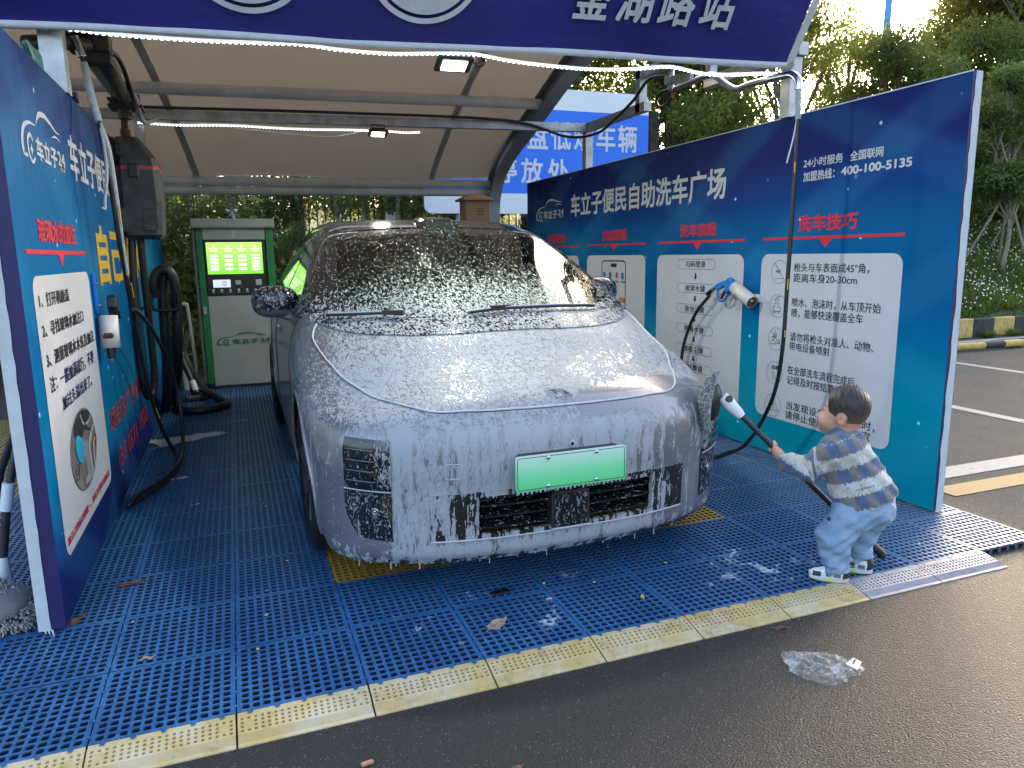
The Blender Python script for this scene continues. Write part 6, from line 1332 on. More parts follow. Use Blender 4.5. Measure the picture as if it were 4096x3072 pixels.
gj = G('checked_jacket', rough=.85); X_, Y_, Z_ = gj.xyz(); a_ = (X_-Y_)*Q2; d_ = (X_+Y_)*Q2
t_ = Z_*.931-a_*.365; u_ = a_*.931+Z_*.365+d_*.25; arm_ = a_.sm(-.13, -.16)
t_ = t_+arm_*(a_*.62-.02)
jag = gj.noise(gj.vec(u_*10, d_*10, t_*.8), 14, 3, .7); tt = (t_-.303)/.115+(jag-.5)*.36; ph = tt.frac()
band = ph.sm(.47, .50)*ph.sm(.985, .965)*t_.sm(.592, .588)
blk_ = ((u_*78+(tt.floor())*1.6+d_*30).sin()).gt(0); weave = gj.noise(gj.vec(u_*6, d_*6, t_), 160, 3, .7); spn = gj.noise(gj.vec(u_, d_, t_*6), 110, 2)
blue_ = gj.mix(weave.sm(.35, .65), (.045, .075, .17), (.15, .20, .33)); taup = gj.mix(weave.sm(.3, .7), (.15, .14, .13), (.24, .225, .21))
ck = gj.mix(blk_, taup, blue_); wht = gj.mix(spn.sm(.3, .7), (.58, .55, .49), (.66, .63, .57))
dash = gj.voro(gj.vec(u_*1.0, d_, t_*1.8), 42); dsh = dash.sm(.22, .14)*gj.xyz(gj.voro(gj.vec(u_*1.0, d_, t_*1.8), 42, out='Color').v)[0].sm(.5, .55)
crv = ((gj.noise(gj.vec(u_, d_, t_), 24, 1)-.5).abs()).sm(.010, .005)*.8
wht = gj.mix((dsh*.75).mx(crv*.8), wht, (.06, .065, .08)); gj.set('base', gj.mix(band, ck, wht)); gj.bump(weave+gj.noise(scale=26, detail=3)*2.5, .006, .7); gj.set('sheen', .2); M['jacket'] = gj.m
jk = clothed('jacket', jacket_sdf, (-.34, -.17, .27), (.22, .24, .67), .0062, [M['jacket']])
b = MB()
def jproj(u, v):
    best = None; ds = np.linspace(-.25, .1, 300); vv = jacket_sdf(np.full(300, u), ds, np.full(300, v)); i = int((vv < 0).argmax()); p = to_w(np.array([u, ds[i]-.0015, v])); return p
Vt, Ft = text_geo('LuckyBear', .004); lo_, hi_ = Vt.min(0), Vt.max(0); Tn = (Vt-lo_)/(hi_-lo_)
b.add([jproj(.078-.068*p[0]+.0*p[1], .447-.026*p[0]-.012*p[1]+.0) for p in Tn], Ft); b.build('lettering', M['black_print'], jk)
def pants_sdf(x, y, z):
    w_ = .003*np.sin(z*80+x*50)+.0026*np.sin(x*90-z*120+y*40)+.0022*np.sin(y*100+z*60)
    f = ell(x, y, z, (.052, 0, .315), (.118, .105, .085)); 
    for A, B, r0, r1 in (((.012, -.048, .30), (-.053, -.064, .195), .078, .066), ((-.053, -.064, .195), (-.042, -.060, .075), .066, .054), ((.092, .045, .30), (.055, .074, .19), .076, .060), ((.055, .074, .19), (.055, .071, .085), .056, .046)): f = smn(f, cap(x, y, z, A, B, r0, r1), .028)
    f = f+w_*np.clip((.42-z)/.2, .4, 1.3)+.003*np.sin(z*210)*np.clip((.12-z)/.06, 0, 1)
    near = np.where(y < .006, (x+.045)*-.10+.030-z, .040-z-(x-.05)*-.15); f = np.maximum(f, near); return np.maximum(f, z-.37)
gp_ = G('pale_denim', rough=.85); wv = gp_.noise(scale=260, detail=2); bg2 = gp_.noise(scale=9, detail=4); x, y, z = gp_.xyz(); gp_.set('base', gp_.mix(bg2.sm(.3, .7), (.20, .30, .43), (.30, .41, .54))); gp_.bump(wv*.6+gp_.noise(scale=34, detail=3)*2, .006, .7); M['denim'] = gp_.m
pn = clothed('trousers', pants_sdf, (-.16, -.16, .0), (.20, .17, .39), .0065, [M['denim']])
b = MB(); c = to_w(np.array([-.078, -.118, .288])); b.ball(c, (.008, .006, .010), 8); b.build('pocket_badge', M['black_print'], pn)
def shoe(cx_, cy_, ang, nm='shoe'):
    ca, sa = math.cos(ang), math.sin(ang)
    def loc(x, y): return (x-cx_)*ca+(y-cy_)*sa, -(x-cx_)*sa+(y-cy_)*ca
    def up_(x, y, z):
        u, v = loc(x, y); f = cap(u, v, z, (-.058, 0, .026), (.045, 0, .038), .027, .030, .95); f = smn(f, cap(u, v, z, (.035, 0, .045), (.030, 0, .068), .031, .033), .02); f = smn(f, cap(u, v, z, (-.02, 0, .04), (.02, 0, .058), .022, .026), .02); return np.maximum(np.maximum(f, .012-z), z-.088+(u-.04)*-.15)
    def so_(x, y, z):
        u, v = loc(x, y); hw = itp(u, [(-.09, .024), (-.055, .033), (-.01, .029), (.04, .030), (.075, .025)]); q = np.maximum(np.maximum(np.abs(v)-hw, np.abs(u+.006)-.079), np.maximum(z-.021-.008*np.clip((u-.0)/.07, 0, 1), .0015-z)); return smax(q, np.sqrt(((u+.006)/.086)**2+(v/.036)**2)*.034-.034, .01)
    lo = (cx_-.11, cy_-.11, -.005); hi = (cx_+.11, cy_+.11, .11)
    def mi(c):
        u, v = loc(c[:, 0], c[:, 1]); z = c[:, 2]; blk = ((u > .045) & (z < .09)) | (z > .066) | ((np.abs(v) > .012) & (u > -.068) & (u < -.038) & (z < .042) & (z > .022)) | ((np.abs(v) > .012) & (u > -.018) & (u < -.002) & (z < .05) & (z > .024)); mv = (np.abs(v) > .015) & (u > .012) & (u < .038) & (z > .026) & (z < .046); tng = (np.abs(v) < .010) & (u < .0) & (z > .04); return np.where(mv, 2, np.where(blk | tng, 1, 0))
    up = clothed(nm, up_, lo, hi, .004, [M['white'], M['black_print'], simple('mauve_patch', (.16, .18, .32), .6)], mi); P, Qs = surf_net(so_, lo, hi, .004, 2); c = P[Qs].mean(1); u, v = loc(c[:, 0], c[:, 1]); np_mesh('sole', to_w(P), Qs, [simple('cream_sole', (.58, .54, .50), .7), simple('lime_patch', (.55, .7, .12), .6)], up, True, ((u > -.02) & (u < .012) & (c[:, 2] < .018)).astype(int))
    b = MB(); A = np.linspace(0, 2*math.pi, 13)
    pr = lambda u, v, z: to_w(np.array([cx_+u*ca-v*sa, cy_+u*sa+v*ca, z])); b.tube([pr(-.010+.010*math.cos(a), -.0275-.002, .043+.010*math.sin(a)) for a in A], .0022, 5); b.build('side_emblem', M['stainless'], up)
shoe(-.058, -.060, .06); shoe(.035, .072, .05)
# ---------------------------------------------------------------- the brush he holds
tM = thing('wash_brush', 'grey chenille wash brush with white head joint, held against the car corner by the boy', 'brush', tuple(to_w(P0b)))
hub = to_w(np.array([-.548, .055, .70])); Pw0, Pw1 = to_w(P0b), to_w(P1b); pd = (Pw1-Pw0)/np.linalg.norm(Pw1-Pw0)
ax_ = Vector((-.66, .72, .10)).normalized()      # from the pad towards the car
pc = Vector(hub)+ax_*.030; b = MB(); b.tube([Pw0+pd*.01, Pw0+(Pw1-Pw0)*.5, Pw1-pd*.13], .0125, 12); b.build('pole', M['black_plastic'], tM)
b = MB(); b.tube([Pw1-pd*.135, Pw1-pd*.01, Pw1], [.019, .019, .012], 12); b.build('rubber_grip', M['black_rubber'], tM)
b = MB(); b.tube([Pw0-pd*.105, Pw0-pd*.06, Pw0-pd*.0, Pw0+pd*.018], [.026, .030, .023, .018], 12); jo = b.build('white_joint', M['white'], tM); b = MB(); b.cyl(Pw0-pd*.085+np.array((.0, -.032, .01)), Pw0-pd*.085+np.array((0, .032, -.01)), .016, 14); b.build('joint_knob', M['black_plastic'], jo)
u_v = Vector((0, 0, 1)); v_v = ax_.cross(u_v).normalized(); u_v = v_v.cross(ax_)
def oval(l, ra, rb, n=30): return [pc+ax_*l+u_v*(ra*math.cos(a))+v_v*(rb*math.sin(a)) for a in np.linspace(0, 2*math.pi, n+1)[:-1]]
b = MB(); b.grid([oval(-.030, .02, .015), oval(-.028, .055, .038), oval(-.012, .082, .052), oval(-.002, .086, .055)], 0, True, True); b.add(oval(-.030, .02, .015), [tuple(range(30))]); b.build('black_back', M['black_plastic'], tM)
b = MB(); b.grid([oval(-.003, .085, .054), oval(-.004, .118, .075), oval(.012, .125, .08), oval(.03, .11, .07), oval(.045, .06, .04), oval(.048, .001, .001)], 0, True, True); b.build('pad', simple('pad_pale', (.30, .30, .31), .9), tM)
b = MB(); rj = random.Random(3)
for i in range(900):
    a = rj.uniform(0, 2*math.pi); l = rj.uniform(-.004, .046); k = 1-max(0, (l-.01)/.036)**2*.9; p = pc+ax_*l+u_v*(.122*k*math.cos(a))+v_v*(.078*k*math.sin(a)); d = (u_v*math.cos(a)*k+v_v*math.sin(a)*k+ax_*(1.1-k)+Vector((rj.uniform(-.45, .45), rj.uniform(-.45, .45), rj.uniform(-.6, .3)))).normalized(); b.tube([p-d*.006, p+d*.010, p+d*rj.uniform(.017, .026)], [.0028, .0033, .002], 5)
b.build('bristles', M['chenille'], tM)['kind'] = 'stuff'
# ---------------------------------------------------------------- trees, hedge, fence and bank growth
def leaf_cloud(rs, C, n, L, wd, spread=1.0, droop=.3, tri=False):
    """n leaves scattered through the clumps C = [(centre, radii)], each a small bent blade"""
    C = [(np.array(c), np.array(r_)) for c, r_ in C]; wts = np.array([np.prod(r_)**.66 for c, r_ in C]); wts /= wts.sum(); k = rs.choice(len(C), n, p=wts)
    cc = np.array([c for c, _ in C])[k]; rr = np.array([r_ for _, r_ in C])[k]
    d = rs.randn(n, 3); d /= np.linalg.norm(d, axis=1)[:, None]; p = cc+d*rr*(rs.rand(n, 1)**.28)
    ax = rs.randn(n, 3)+d*.25; ax[:, 2] -= droop; ax /= np.linalg.norm(ax, axis=1)[:, None]; up_ = rs.randn(n, 3)*.45+d*1.1+np.array([0, 0, .7]); sd = np.cross(ax, up_); sd /= np.linalg.norm(sd, axis=1)[:, None]+1e-9
    ll = L*(.65+.7*rs.rand(n, 1)); ww = wd*(.65+.7*rs.rand(n, 1)); nn = np.cross(sd, ax)
    V = np.stack([p, p+ax*ll*.5+sd*ww*.5+nn*ll*.06, p+ax*ll, p+ax*ll*.5-sd*ww*.5+nn*ll*.06], 1).reshape(-1, 3); F = np.arange(4*n).reshape(n, 4); return V, F
def fast_mesh(name, V, F, m, parent=None, loc=(0, 0, 0)):
    me = bpy.data.meshes.new(name); n = len(F); me.vertices.add(len(V)); me.vertices.foreach_set('co', np.asarray(V, dtype=np.float32).ravel()); me.loops.add(n*4); me.loops.foreach_set('vertex_index', np.asarray(F, dtype=np.int32).ravel()); me.polygons.add(n); me.polygons.foreach_set('loop_start', np.arange(0, n*4, 4, dtype=np.int32)); me.materials.append(m); me.update(calc_edges=True); me.validate()
    o = bpy.data.objects.new(name, me); COL.objects.link(o)
    if parent: o.parent = parent
    return o
def branchy(rs, h, r0, crown, nb, lean=.05):
    """trunk with limbs reaching for the clumps; local coordinates"""
    b = MB(); top_ = np.array([rs.randn()*lean*h, rs.randn()*lean*h, h]); tr = spline([(0, 0, -.2), tuple(top_*.3+np.array([rs.randn()*.05, rs.randn()*.05, 0])), tuple(top_*.65+np.array([rs.randn()*.1, rs.randn()*.1, 0])), tuple(top_)], 5); n = len(tr); b.tube(tr, list(np.linspace(r0, r0*.3, n)), 8)
    for c, r_ in crown[:nb]:
        i = int(n*rs.uniform(.3, .85)); s_ = np.array(tr[i]); e = np.array(c); m_ = (s_+e)/2+np.array([0, 0, .15*np.linalg.norm(e-s_)*rs.uniform(-.2, 1)])+rs.randn(3)*.08; q = spline([tuple(s_), tuple(m_), tuple(e)], 5); b.tube(q, list(np.linspace(r0*.42, r0*.08, len(q))), 6, 0, False)
        for k in range(3):
            t2 = e+rs.randn(3)*np.array(r_)*.6; b.tube([tuple(q and q[6]), tuple((np.array(q[8])+t2)/2), tuple(t2)], [r0*.16, r0*.1, r0*.04], 5, 0, False)
    return b
def tree_proto(name, seed, h, r0, cr, n, L, wd, leafm, barkm, flat=.8, base=.35, nc=26, droop=.3):
    rs = np.random.RandomState(seed); crown = []
    for i in range(nc):
        a = rs.rand()*6.28; q = rs.rand()**.5; zz = base*h+(1-base)*h*rs.rand(); k = math.sin(math.pi*min(.97, max(.12, (zz/h-base)/(1.02-base))))**.6; crown.append((np.array([math.cos(a)*q*cr*k, math.sin(a)*q*cr*k, zz]), np.array([.36, .36, .26])*cr*rs.uniform(.55, 1.05)*np.array([1, 1, flat])))
    V, F = leaf_cloud(rs, crown, n, L, wd, 1, droop); return branchy(rs, h*.86, r0, crown, nc, .03), V, F
def plant_tree(proto, name, x, y, label, group, leafm, barkm, rz=0, sc=1.0, z=None, cat='tree'):
    z = bank_z(x, y)-.05 if z is None else z
    if proto not in _tp:
        br_, V, F = PROTO[proto](); t = thing(name, label, cat, (0, 0, 0), group); tr = br_.build('trunk', M[barkm], t); cr = fast_mesh('crown', V, F, M[leafm], t); _tp[proto] = t; t.location = (x, y, z); t.rotation_euler = (0, 0, rz); t.scale = (sc,)*3; return t
    s = _tp[proto]; t = s.copy(); COL.objects.link(t); t.location = (x, y, z); t.rotation_euler = (0, 0, rz); t.scale = (sc,)*3; t['label'] = label; t['category'] = cat
    if group: t['group'] = group
    elif 'group' in t: del t['group']
    for c in s.children: k = c.copy(); COL.objects.link(k); k.parent = t
    return t
_tp = {}
PROTO = {
 'big': lambda: tree_proto('t', 11, 7.0, .15, 2.6, 46000, .15, .046, 0, 0, .9, .06, 54),
 'big2': lambda: tree_proto('t', 23, 7.8, .17, 2.7, 46000, .15, .046, 0, 0, .9, .08, 54),
 'loose': lambda: tree_proto('t', 5, 6.2, .11, 2.2, 9500, .13, .030, 0, 0, .8, .22, 30),
 'gold': lambda: tree_proto('t', 31, 6.5, .15, 2.3, 30000, .15, .055, 0, 0, .9, .12, 36),
 'dark': lambda: tree_proto('t', 43, 5.5, .13, 2.3, 20000, .12, .045, 0, 0, .9, .06, 36),
 'shrub': lambda: tree_proto('t', 51, 2.0, .03, .95, 7000, .085, .034, 0, 0, .9, .04, 22),
 'sapling': lambda: tree_proto('t', 61, 3.6, .045, 1.1, 12000, .10, .034, 0, 0, .9, .40, 22)}
G1 = 'trees on the bank behind the bay'
for pr, x, y, lb, lm, bm, rz, sc in (
 ('big', 8.3, 12.9, 'tall green tree directly behind the middle of the right board', 'leaf_tree', 'bark', .4, .70), ('big2', 10.2, 13.3, 'tall green tree showing dark limbs, behind the near end of the right board', 'leaf_tree', 'bark', 2.2, .80), ('big', 6.3, 13.5, 'green tree above the roadside sign', 'leaf_tree', 'bark', 3.4, .70), ('big2', 4.4, 14.2, 'green tree behind the left half of the roadside sign', 'leaf_tree', 'bark', 1.0, .72),
 ('loose', 12.6, 14.4, 'thin feathery tree against the bright sky', 'leaf_tree', 'bark', .8, .92),
 ('gold', 18.9, 13.0, 'golden leaved tree at the right frame edge', 'leaf_gold', 'bark', .3, 1.02), ('big', 17.3, 12.9, 'bright green tree low behind the right saplings', 'leaf_tree', 'bark', 2.0, .62), ('big', 19.6, 14.8, 'green tree beyond the golden one at far right', 'leaf_tree', 'bark', 4.4, .95), ('dark', 14.6, 13.4, 'dark evergreen tree just right of the white board edge', 'leaf_dark', 'bark', 4.0, .78), ('big2', 15.6, 15.8, 'green tree low under the sky gap by the blue pole', 'leaf_tree', 'bark', .2, .62),
 ('dark', 1.2, 14.2, 'dark tree behind the fence above the car roof', 'leaf_dark', 'bark', .6, 1.0), ('dark', 3.0, 15.2, 'dark tree behind the fence near the tan box', 'leaf_dark', 'bark', 2.9, 1.0), ('dark', -1.4, 16.5, 'dark tree far behind the kiosk', 'leaf_dark', 'bark', 4.3, 1.0)):
    plant_tree(pr if (lm != 'leaf_dark') else 'dark', 'tree', x, y, lb, G1, lm, bm, rz, sc)
for x, y, lb, sc, rz in ((13.5, 9.65, 'staked sapling on the bank at the right edge', 1.0, .5), (15.0, 10.3, 'second staked sapling further up the bank at right', 1.0, 2.0)):
    plant_tree('sapling', 'sapling', x, y, lb, 'staked saplings', 'leaf_bank', 'bark_pale', rz, sc, None, 'sapling')
    for dx, dy in ((-.6, .3), (.5, .4), (.1, -.6)): tag(MB().tube([(x+dx, y+dy, bank_z(x+dx, y+dy)-.05), (x+dx*.08, y+dy*.08, bank_z(x, y)+1.35)], .022, 8).build('stake', M['wood']), 'slanting wooden stake propping a sapling on the bank', 'stake', 'wooden stakes around the saplings')
# hedge of glossy whorled leaves by the kiosk
def hedge(name, cx_, cy_, rx, ry, h, n, seed, label, z0=0.0):
    rs = np.random.RandomState(seed); V = []; t = thing(name, label, 'shrub', (cx_, cy_, z0)); k = n//7; u = rs.rand(k)*2*math.pi; v = rs.rand(k)
    dirs = np.stack([np.cos(u)*np.sqrt(1-(v*.9)**2), np.sin(u)*np.sqrt(1-(v*.9)**2), v], 1); bump_ = .85+.18*np.sin(u*5+v*7)+.08*rs.randn(k); dep = 1-rs.rand(k)**2*.55
    c = np.stack([cx_+dirs[:, 0]*rx*bump_*dep, cy_+dirs[:, 1]*ry*bump_*dep, z0+.08+h*(np.where(rs.rand(k) < .45, rs.rand(k), v))*np.minimum(bump_, 1.1)], 1); F = []
    for ci, di in zip(c, dirs):
        ax_ = di*.8+rs.randn(3)*.35+np.array([0, 0, .45]); ax_ /= np.linalg.norm(ax_); s1 = np.cross(ax_, [.3, .2, .9]); s1 /= np.linalg.norm(s1); s2 = np.cross(ax_, s1); ph = rs.rand()*6; m_ = rs.randint(5, 9)
        for q in range(m_):
            a = ph+q*6.283/m_+rs.randn()*.15; d = s1*math.cos(a)+s2*math.sin(a); L = rs.uniform(.055, .095); d2 = d*.85+ax_*rs.uniform(.1, .7); d2 /= np.linalg.norm(d2); sd = np.cross(d2, ax_); sd /= np.linalg.norm(sd)+1e-9; w_ = L*.36; nn = np.cross(sd, d2)
            V += [ci, ci+d2*L*.55+sd*w_*.5+nn*.006, ci+d2*L-nn*.008, ci+d2*L*.55-sd*w_*.5+nn*.006]
    V = np.array(V); fast_mesh('foliage', V-np.array([cx_, cy_, z0]), np.arange(len(V)).reshape(-1, 4), M['leaf_hedge'], t); b = MB()
    for i in range(14):
        a = rs.rand()*6.28; e = (cx_+math.cos(a)*rx*.8*rs.rand(), cy_+math.sin(a)*ry*.8*rs.rand(), z0+h*rs.uniform(.5, .95)); b.tube(spline([(cx_+.1*math.cos(a), cy_+.1*math.sin(a), z0-.1), ((cx_+e[0])/2, (cy_+e[1])/2, z0+h*.35), e], 4), [.018]*5+[.010]*4, 6)
    b.build('stems', M['bark'], t); return t
hedge('hedge_shrub', -.35, 10.1, .95, .6, 2.35, 17000, 3, 'glossy leaved hedge shrub with reddish tips left of the kiosk', .1); hedge('hedge_shrub', -2.1, 10.1, 1.0, .65, 2.2, 9000, 8, 'glossy leaved hedge shrub behind the left board', .1)
for x, y, lb, rz, sc in ((1.35, 10.9, 'low shrub behind the fence right of the kiosk', .3, .45), (.75, 11.5, 'leafy shrub before the fence above the kiosk corner', 1.3, .5), (2.6, 11.4, 'shrub between fence posts above the car roof', 2.2, .5), (3.6, 11.6, 'shrub under the roadside sign', 3.1, .9), (5.2, 11.8, 'shrub at the foot of the sign behind the right board', 4.0, 1.0), (13.4, 11.9, 'dark shrub at the top of the bank on the right', .9, 1.1), (15.2, 12.0, 'shrub at the top of the bank by the frame edge', 2.6, 1.2), (16.6, 12.3, 'broad bright shrub at the frame edge behind the saplings', 1.2, 2.0), (14.9, 12.6, 'broad shrub just right of the white board edge', 3.3, 1.9), (18.0, 12.4, 'broad shrub cut by the right frame edge', 4.3, 2.0), (11.8, 11.7, 'shrub hidden half behind the white board edge', 5.1, 1.1)):
    plant_tree('shrub', 'shrub', x, y, lb, None, 'leaf_bank', 'bark', rz, sc, None, 'shrub')
# thin trunks leaning behind the car
for i, (x, y, tx, lb) in enumerate(((1.62, 10.6, -.25, 'pale leaning thin trunk behind the car roof'), (2.35, 10.8, .05, 'straight thin trunk near the fence behind the car'), (2.0, 11.2, -.1, 'thin dark trunk further behind the car'), (3.3, 10.9, .25, 'bent thin trunk beside the tan box'))):
    z0 = bank_z(x, y); t = thing('tree', lb, 'tree', (x, y, z0)); MB().tube(spline([(x, y, z0-.1), (x+tx*.3+.06, y, z0+.6), (x+tx*.5-.05, y, z0+1.2), (x+tx, y+.1, z0+2.4)], 6), list(np.linspace(.05, .028, 19)), 8).build('trunk', M['bark_pale'], t)
    rs = np.random.RandomState(i+70); V, F = leaf_cloud(rs, [((x+tx, y+.1, z0+2.6), (.7, .6, .5)), ((x+tx*.6, y, z0+1.7), (.45, .4, .35))], 1500, .10, .04); fast_mesh('crown', V-np.array([x, y, z0]), F, M['leaf_dark'], t)
# black railing
tR2 = thing('fence', 'black iron railing among the shrubs behind the bay', 'fence', (2.5, 12.1, 1.2))
fz0 = lambda x: bank_z(x, 12.1)
b = MB()
for x in np.arange(-3.5, 9.0, .13): b.box((x, 12.1, fz0(x)+.85), (.018, .018, 1.7))
b.build('bars', M['iron'], tR2)['kind'] = 'stuff'
for dz in (.25, 1.5): MB().beam((-3.5, 12.1, fz0(2)+dz), (9.0, 12.1, fz0(2)+dz), .035, .035).build('rail', M['iron'], tR2)
for x in (-2.4, .05, 2.5, 4.9, 7.4):
    b = MB(); b.box((x, 12.1, fz0(x)+1.0), (.16, .16, 2.0)); p_ = b.build('post', M['steel_dark'], tR2); b = MB(); b.box((x, 12.085, fz0(x)+.45), (.17, .17, .8)); b.build('white_base', M['white_paint'], p_)
# a tall blue pole and overhead wires against the sky
tPo = thing('lamp_post', 'tall slim blue pole rising above the trees at right', 'pole', (21.3, 20, 0)); b = MB(); b.tube([(21.3, 20, 0), (21.3, 20, 9), (21.4, 20, 16)], [.14, .12, .09], 12); b.build('shaft', simple('blue_pole', lin(80, 150, 215), .4), tPo)
for k in range(3): tag(MB().tube([(10, 40, 11.2+.7*k), (34, 40, 13.6+.7*k), (60, 40, 17+.7*k)], .016, 5).build('overhead_wire', M['iron']), 'thin overhead wire crossing the sky behind the blue pole', 'wire', 'overhead wires')
# grass, clover and flowers on the bank
rs = np.random.RandomState(9); n = 60000; x = np.where(rs.rand(n) < .62, rs.uniform(9.5, 16.5, n), rs.uniform(-1.5, 7.5, n)); y0_ = np.where(x > 8, 8.15, 9.3); y = y0_+rs.rand(n)**1.2*4.2; z = np.array([bank_z(a, c) for a, c in zip(x, y)]); pl = rs.rand(n); L = np.where(pl < .5, .16, .07)*(.6+.8*rs.rand(n)); a = rs.rand(n)*6.28; up_ = np.where(pl < .5, 1.0, .35); d = np.stack([np.cos(a)*.55, np.sin(a)*.55, up_], 1); d /= np.linalg.norm(d, axis=1)[:, None]; sd = np.stack([-np.sin(a), np.cos(a), 0*a], 1)*np.where(pl < .5, .008, .03)[:, None]; p = np.stack([x, y, z-.01], 1); Ln = L[:, None]
V = np.stack([p-sd*.6, p+d*Ln*.6+sd, p+d*Ln+np.array([0, 0, -.02]), p+d*Ln*.55-sd], 1).reshape(-1, 3); tag(fast_mesh('grass', V, np.arange(4*n).reshape(-1, 4), M['leaf_bank']), kind='stuff')
n = 1500; x = np.where(rs.rand(n) < .75, rs.uniform(10, 16, n), rs.uniform(0, 6, n)); y = np.where(x > 8, 8.2, 9.4)+rs.rand(n)*3.4; c = np.stack([x, y, np.array([bank_z(a, q) for a, q in zip(x, y)])+.10+.06*rs.rand(n)], 1); s_ = .010+.010*rs.rand(n)
V = np.stack([c+np.outer(s_, (-1, 0, -.4)), c+np.outer(s_, (0, -.8, -.5)), c+np.outer(s_, (1, 0, .3)), c+np.outer(s_, (0, .5, .8))], 1).reshape(-1, 3); tag(fast_mesh('flowers', V, np.arange(4*n).reshape(-1, 4), M['flower']), kind='stuff')
for i, (x, y, lb) in enumerate(((11.0, 7.93, 'weed tuft at the foot of the black kerb block'), (11.55, 7.93, 'weed tuft before the yellow kerb block at right'), (11.95, 7.93, 'weed tuft at the kerb by the frame edge'))):
    m_ = 160; a = rs.rand(m_)*6.28; L = .16*(.5+.7*rs.rand(m_)); d = np.stack([np.cos(a)*.8, np.sin(a)*.5-.2, .4+.7*rs.rand(m_)], 1); d /= np.linalg.norm(d, axis=1)[:, None]; p = np.stack([rs.randn(m_)*.05, rs.randn(m_)*.02, 0*a], 1); sd = np.cross(d, [0, 0, 1.])*.012
    V = np.stack([p, p+d*L[:, None]*.5+sd, p+d*L[:, None], p+d*L[:, None]*.5-sd], 1).reshape(-1, 3); o = fast_mesh('weed', V, np.arange(4*m_).reshape(-1, 4), M['leaf_bank']); o.location = (x, y, -.03); tag(o, lb, 'weed')
# ---------------------------------------------------------------- litter
def leaf_obj(name, x, y, L, wd, ang, m, label, cat='leaf', curl=.25, z=.002, seed=0):
    rj = random.Random(seed); b = MB(); rows = []
    for i in np.linspace(0, 1, 13):
        hw = wd*math.sin(math.pi*min(.999, i**.8))**.8*.5+.0004; r_ = []
        for s in np.linspace(-1, 1, 7): u = (i-.5)*L; v = s*hw*(1+.12*math.sin(i*19+s*3)); zz = z+curl*L*(.35*(i-.5)**2+.5*(s*hw/L)**2*3)+.003*math.sin(i*9+seed)*abs(s); r_.append((x+u*math.cos(ang)-v*math.sin(ang), y+u*math.sin(ang)+v*math.cos(ang), zz))
        rows.append(r_)
    b.grid(rows); P = np.array(rows); mid = [tuple(p+np.array((0, 0, .0012))) for p in P[:, 3]]; d = P[0, 3]-P[1, 3]; b.tube([tuple(P[0, 3]+d*1.5)]+mid, .0011, 5); return tag(b.build(name, m), label, cat)
leaf_obj('dead_leaf', .825, 2.375, .12, .055, .65, M['pale_leaf'], 'large curled pale brown dead leaf on the blue mats near the cream ramps', curl=.5, seed=2)
leaf_obj('dead_leaf', -.50, 3.30, .15, .038, -.12, M['dead_leaf'], 'long dark wet dead leaf on the mats beside the left board end', curl=.15, seed=3)
leaf_obj('dead_leaf', -.66, 3.03, .10, .035, 1.2, M['dead_leaf'], 'brown dead leaf lying against the near foot of the left board', curl=.5, seed=4)
leaf_obj('dead_leaf', -.38, 2.62, .05, .022, .2, M['pale_leaf'], 'small tan leaf on the near left mats', curl=.4, seed=5)
leaf_obj('dead_leaf', .02, 3.60, .05, .02, .1, M['dead_leaf'], 'small dark leaf beside the front left wheel', curl=.3, seed=6)
leaf_obj('dead_leaf', .62, 1.66, .055, .028, .3, M['dead_leaf'], 'reddish leaf on the wet asphalt before the ramps', curl=.15, z=-.028, seed=7)
leaf_obj('dead_leaf', .50, 1.56, .04, .022, .5, M['dead_leaf'], 'smaller reddish leaf on the asphalt close to the lower frame edge', curl=.15, z=-.028, seed=8)
leaf_obj('dead_leaf', 1.82, 2.0, .07, .022, -.2, M['dead_leaf'], 'brown leaf at the edge of the cream ramp below the boy', curl=.3, z=-.028, seed=9)
leaf_obj('dead_leaf', -.52, 5.05, .13, .03, .4, M['dead_leaf'], 'curled dead leaf lying under the hose loop by the left board', curl=.6, seed=10)
leaf_obj('dead_leaf', -.18, 4.72, .11, .016, .05, M['dead_leaf'], 'thin brown leaf stalk on the mats left of the car', curl=.1, seed=11)
leaf_obj('dead_leaf', -.02, 7.0, .10, .04, .3, M['pale_leaf'], 'pale dry leaf on the rear mats near the kiosk', curl=.3, seed=12)
leaf_obj('yellow_leaf', 1.44, 2.36, .045, .014, 1.2, M['yellow_petal'], 'small yellow leaf on the blue mats between ramps and car', curl=.2, seed=13)
def crumb(x, y, r_, label, m='pale_leaf', z=.003): 
    b = MB(); b.ball((x, y, z+r_*.4), (r_, r_*.8, r_*.55), 8); return tag(b.build('crumb', M[m]), label, 'crumb')
for i, (x, y) in enumerate(((-.46, 2.92), (-.02, 2.53), (.02, 2.78), (1.55, 2.86), (1.32, 2.55), (1.70, 2.60), (2.62, 2.56), (1.12, 2.62), (2.02, 3.4), (.03, 3.0), (.13, 3.28), (.07, 4.1), (.08, 4.4))): tag(crumb(x, y, .0065, 'tiny pale seed husk scattered on the blue mats', 'yellow_petal' if i % 3 else 'pale_leaf'), group='seed husks on the mats')
b = MB(); b.box((.245, 1.835, -.024), (.035, .012, .010), .15, 0, .002); tag(b.build('chip', simple('terracotta', (.45, .2, .13), .8)), 'small terracotta chip on the asphalt before the cream ramps', 'chip')
b = MB(); b.box((2.93, 1.80, -.025), (.035, .025, .008), .4, 0, .002); tag(b.build('chip', M['paper']), 'small white chip on the asphalt right of the grey ramps', 'chip')
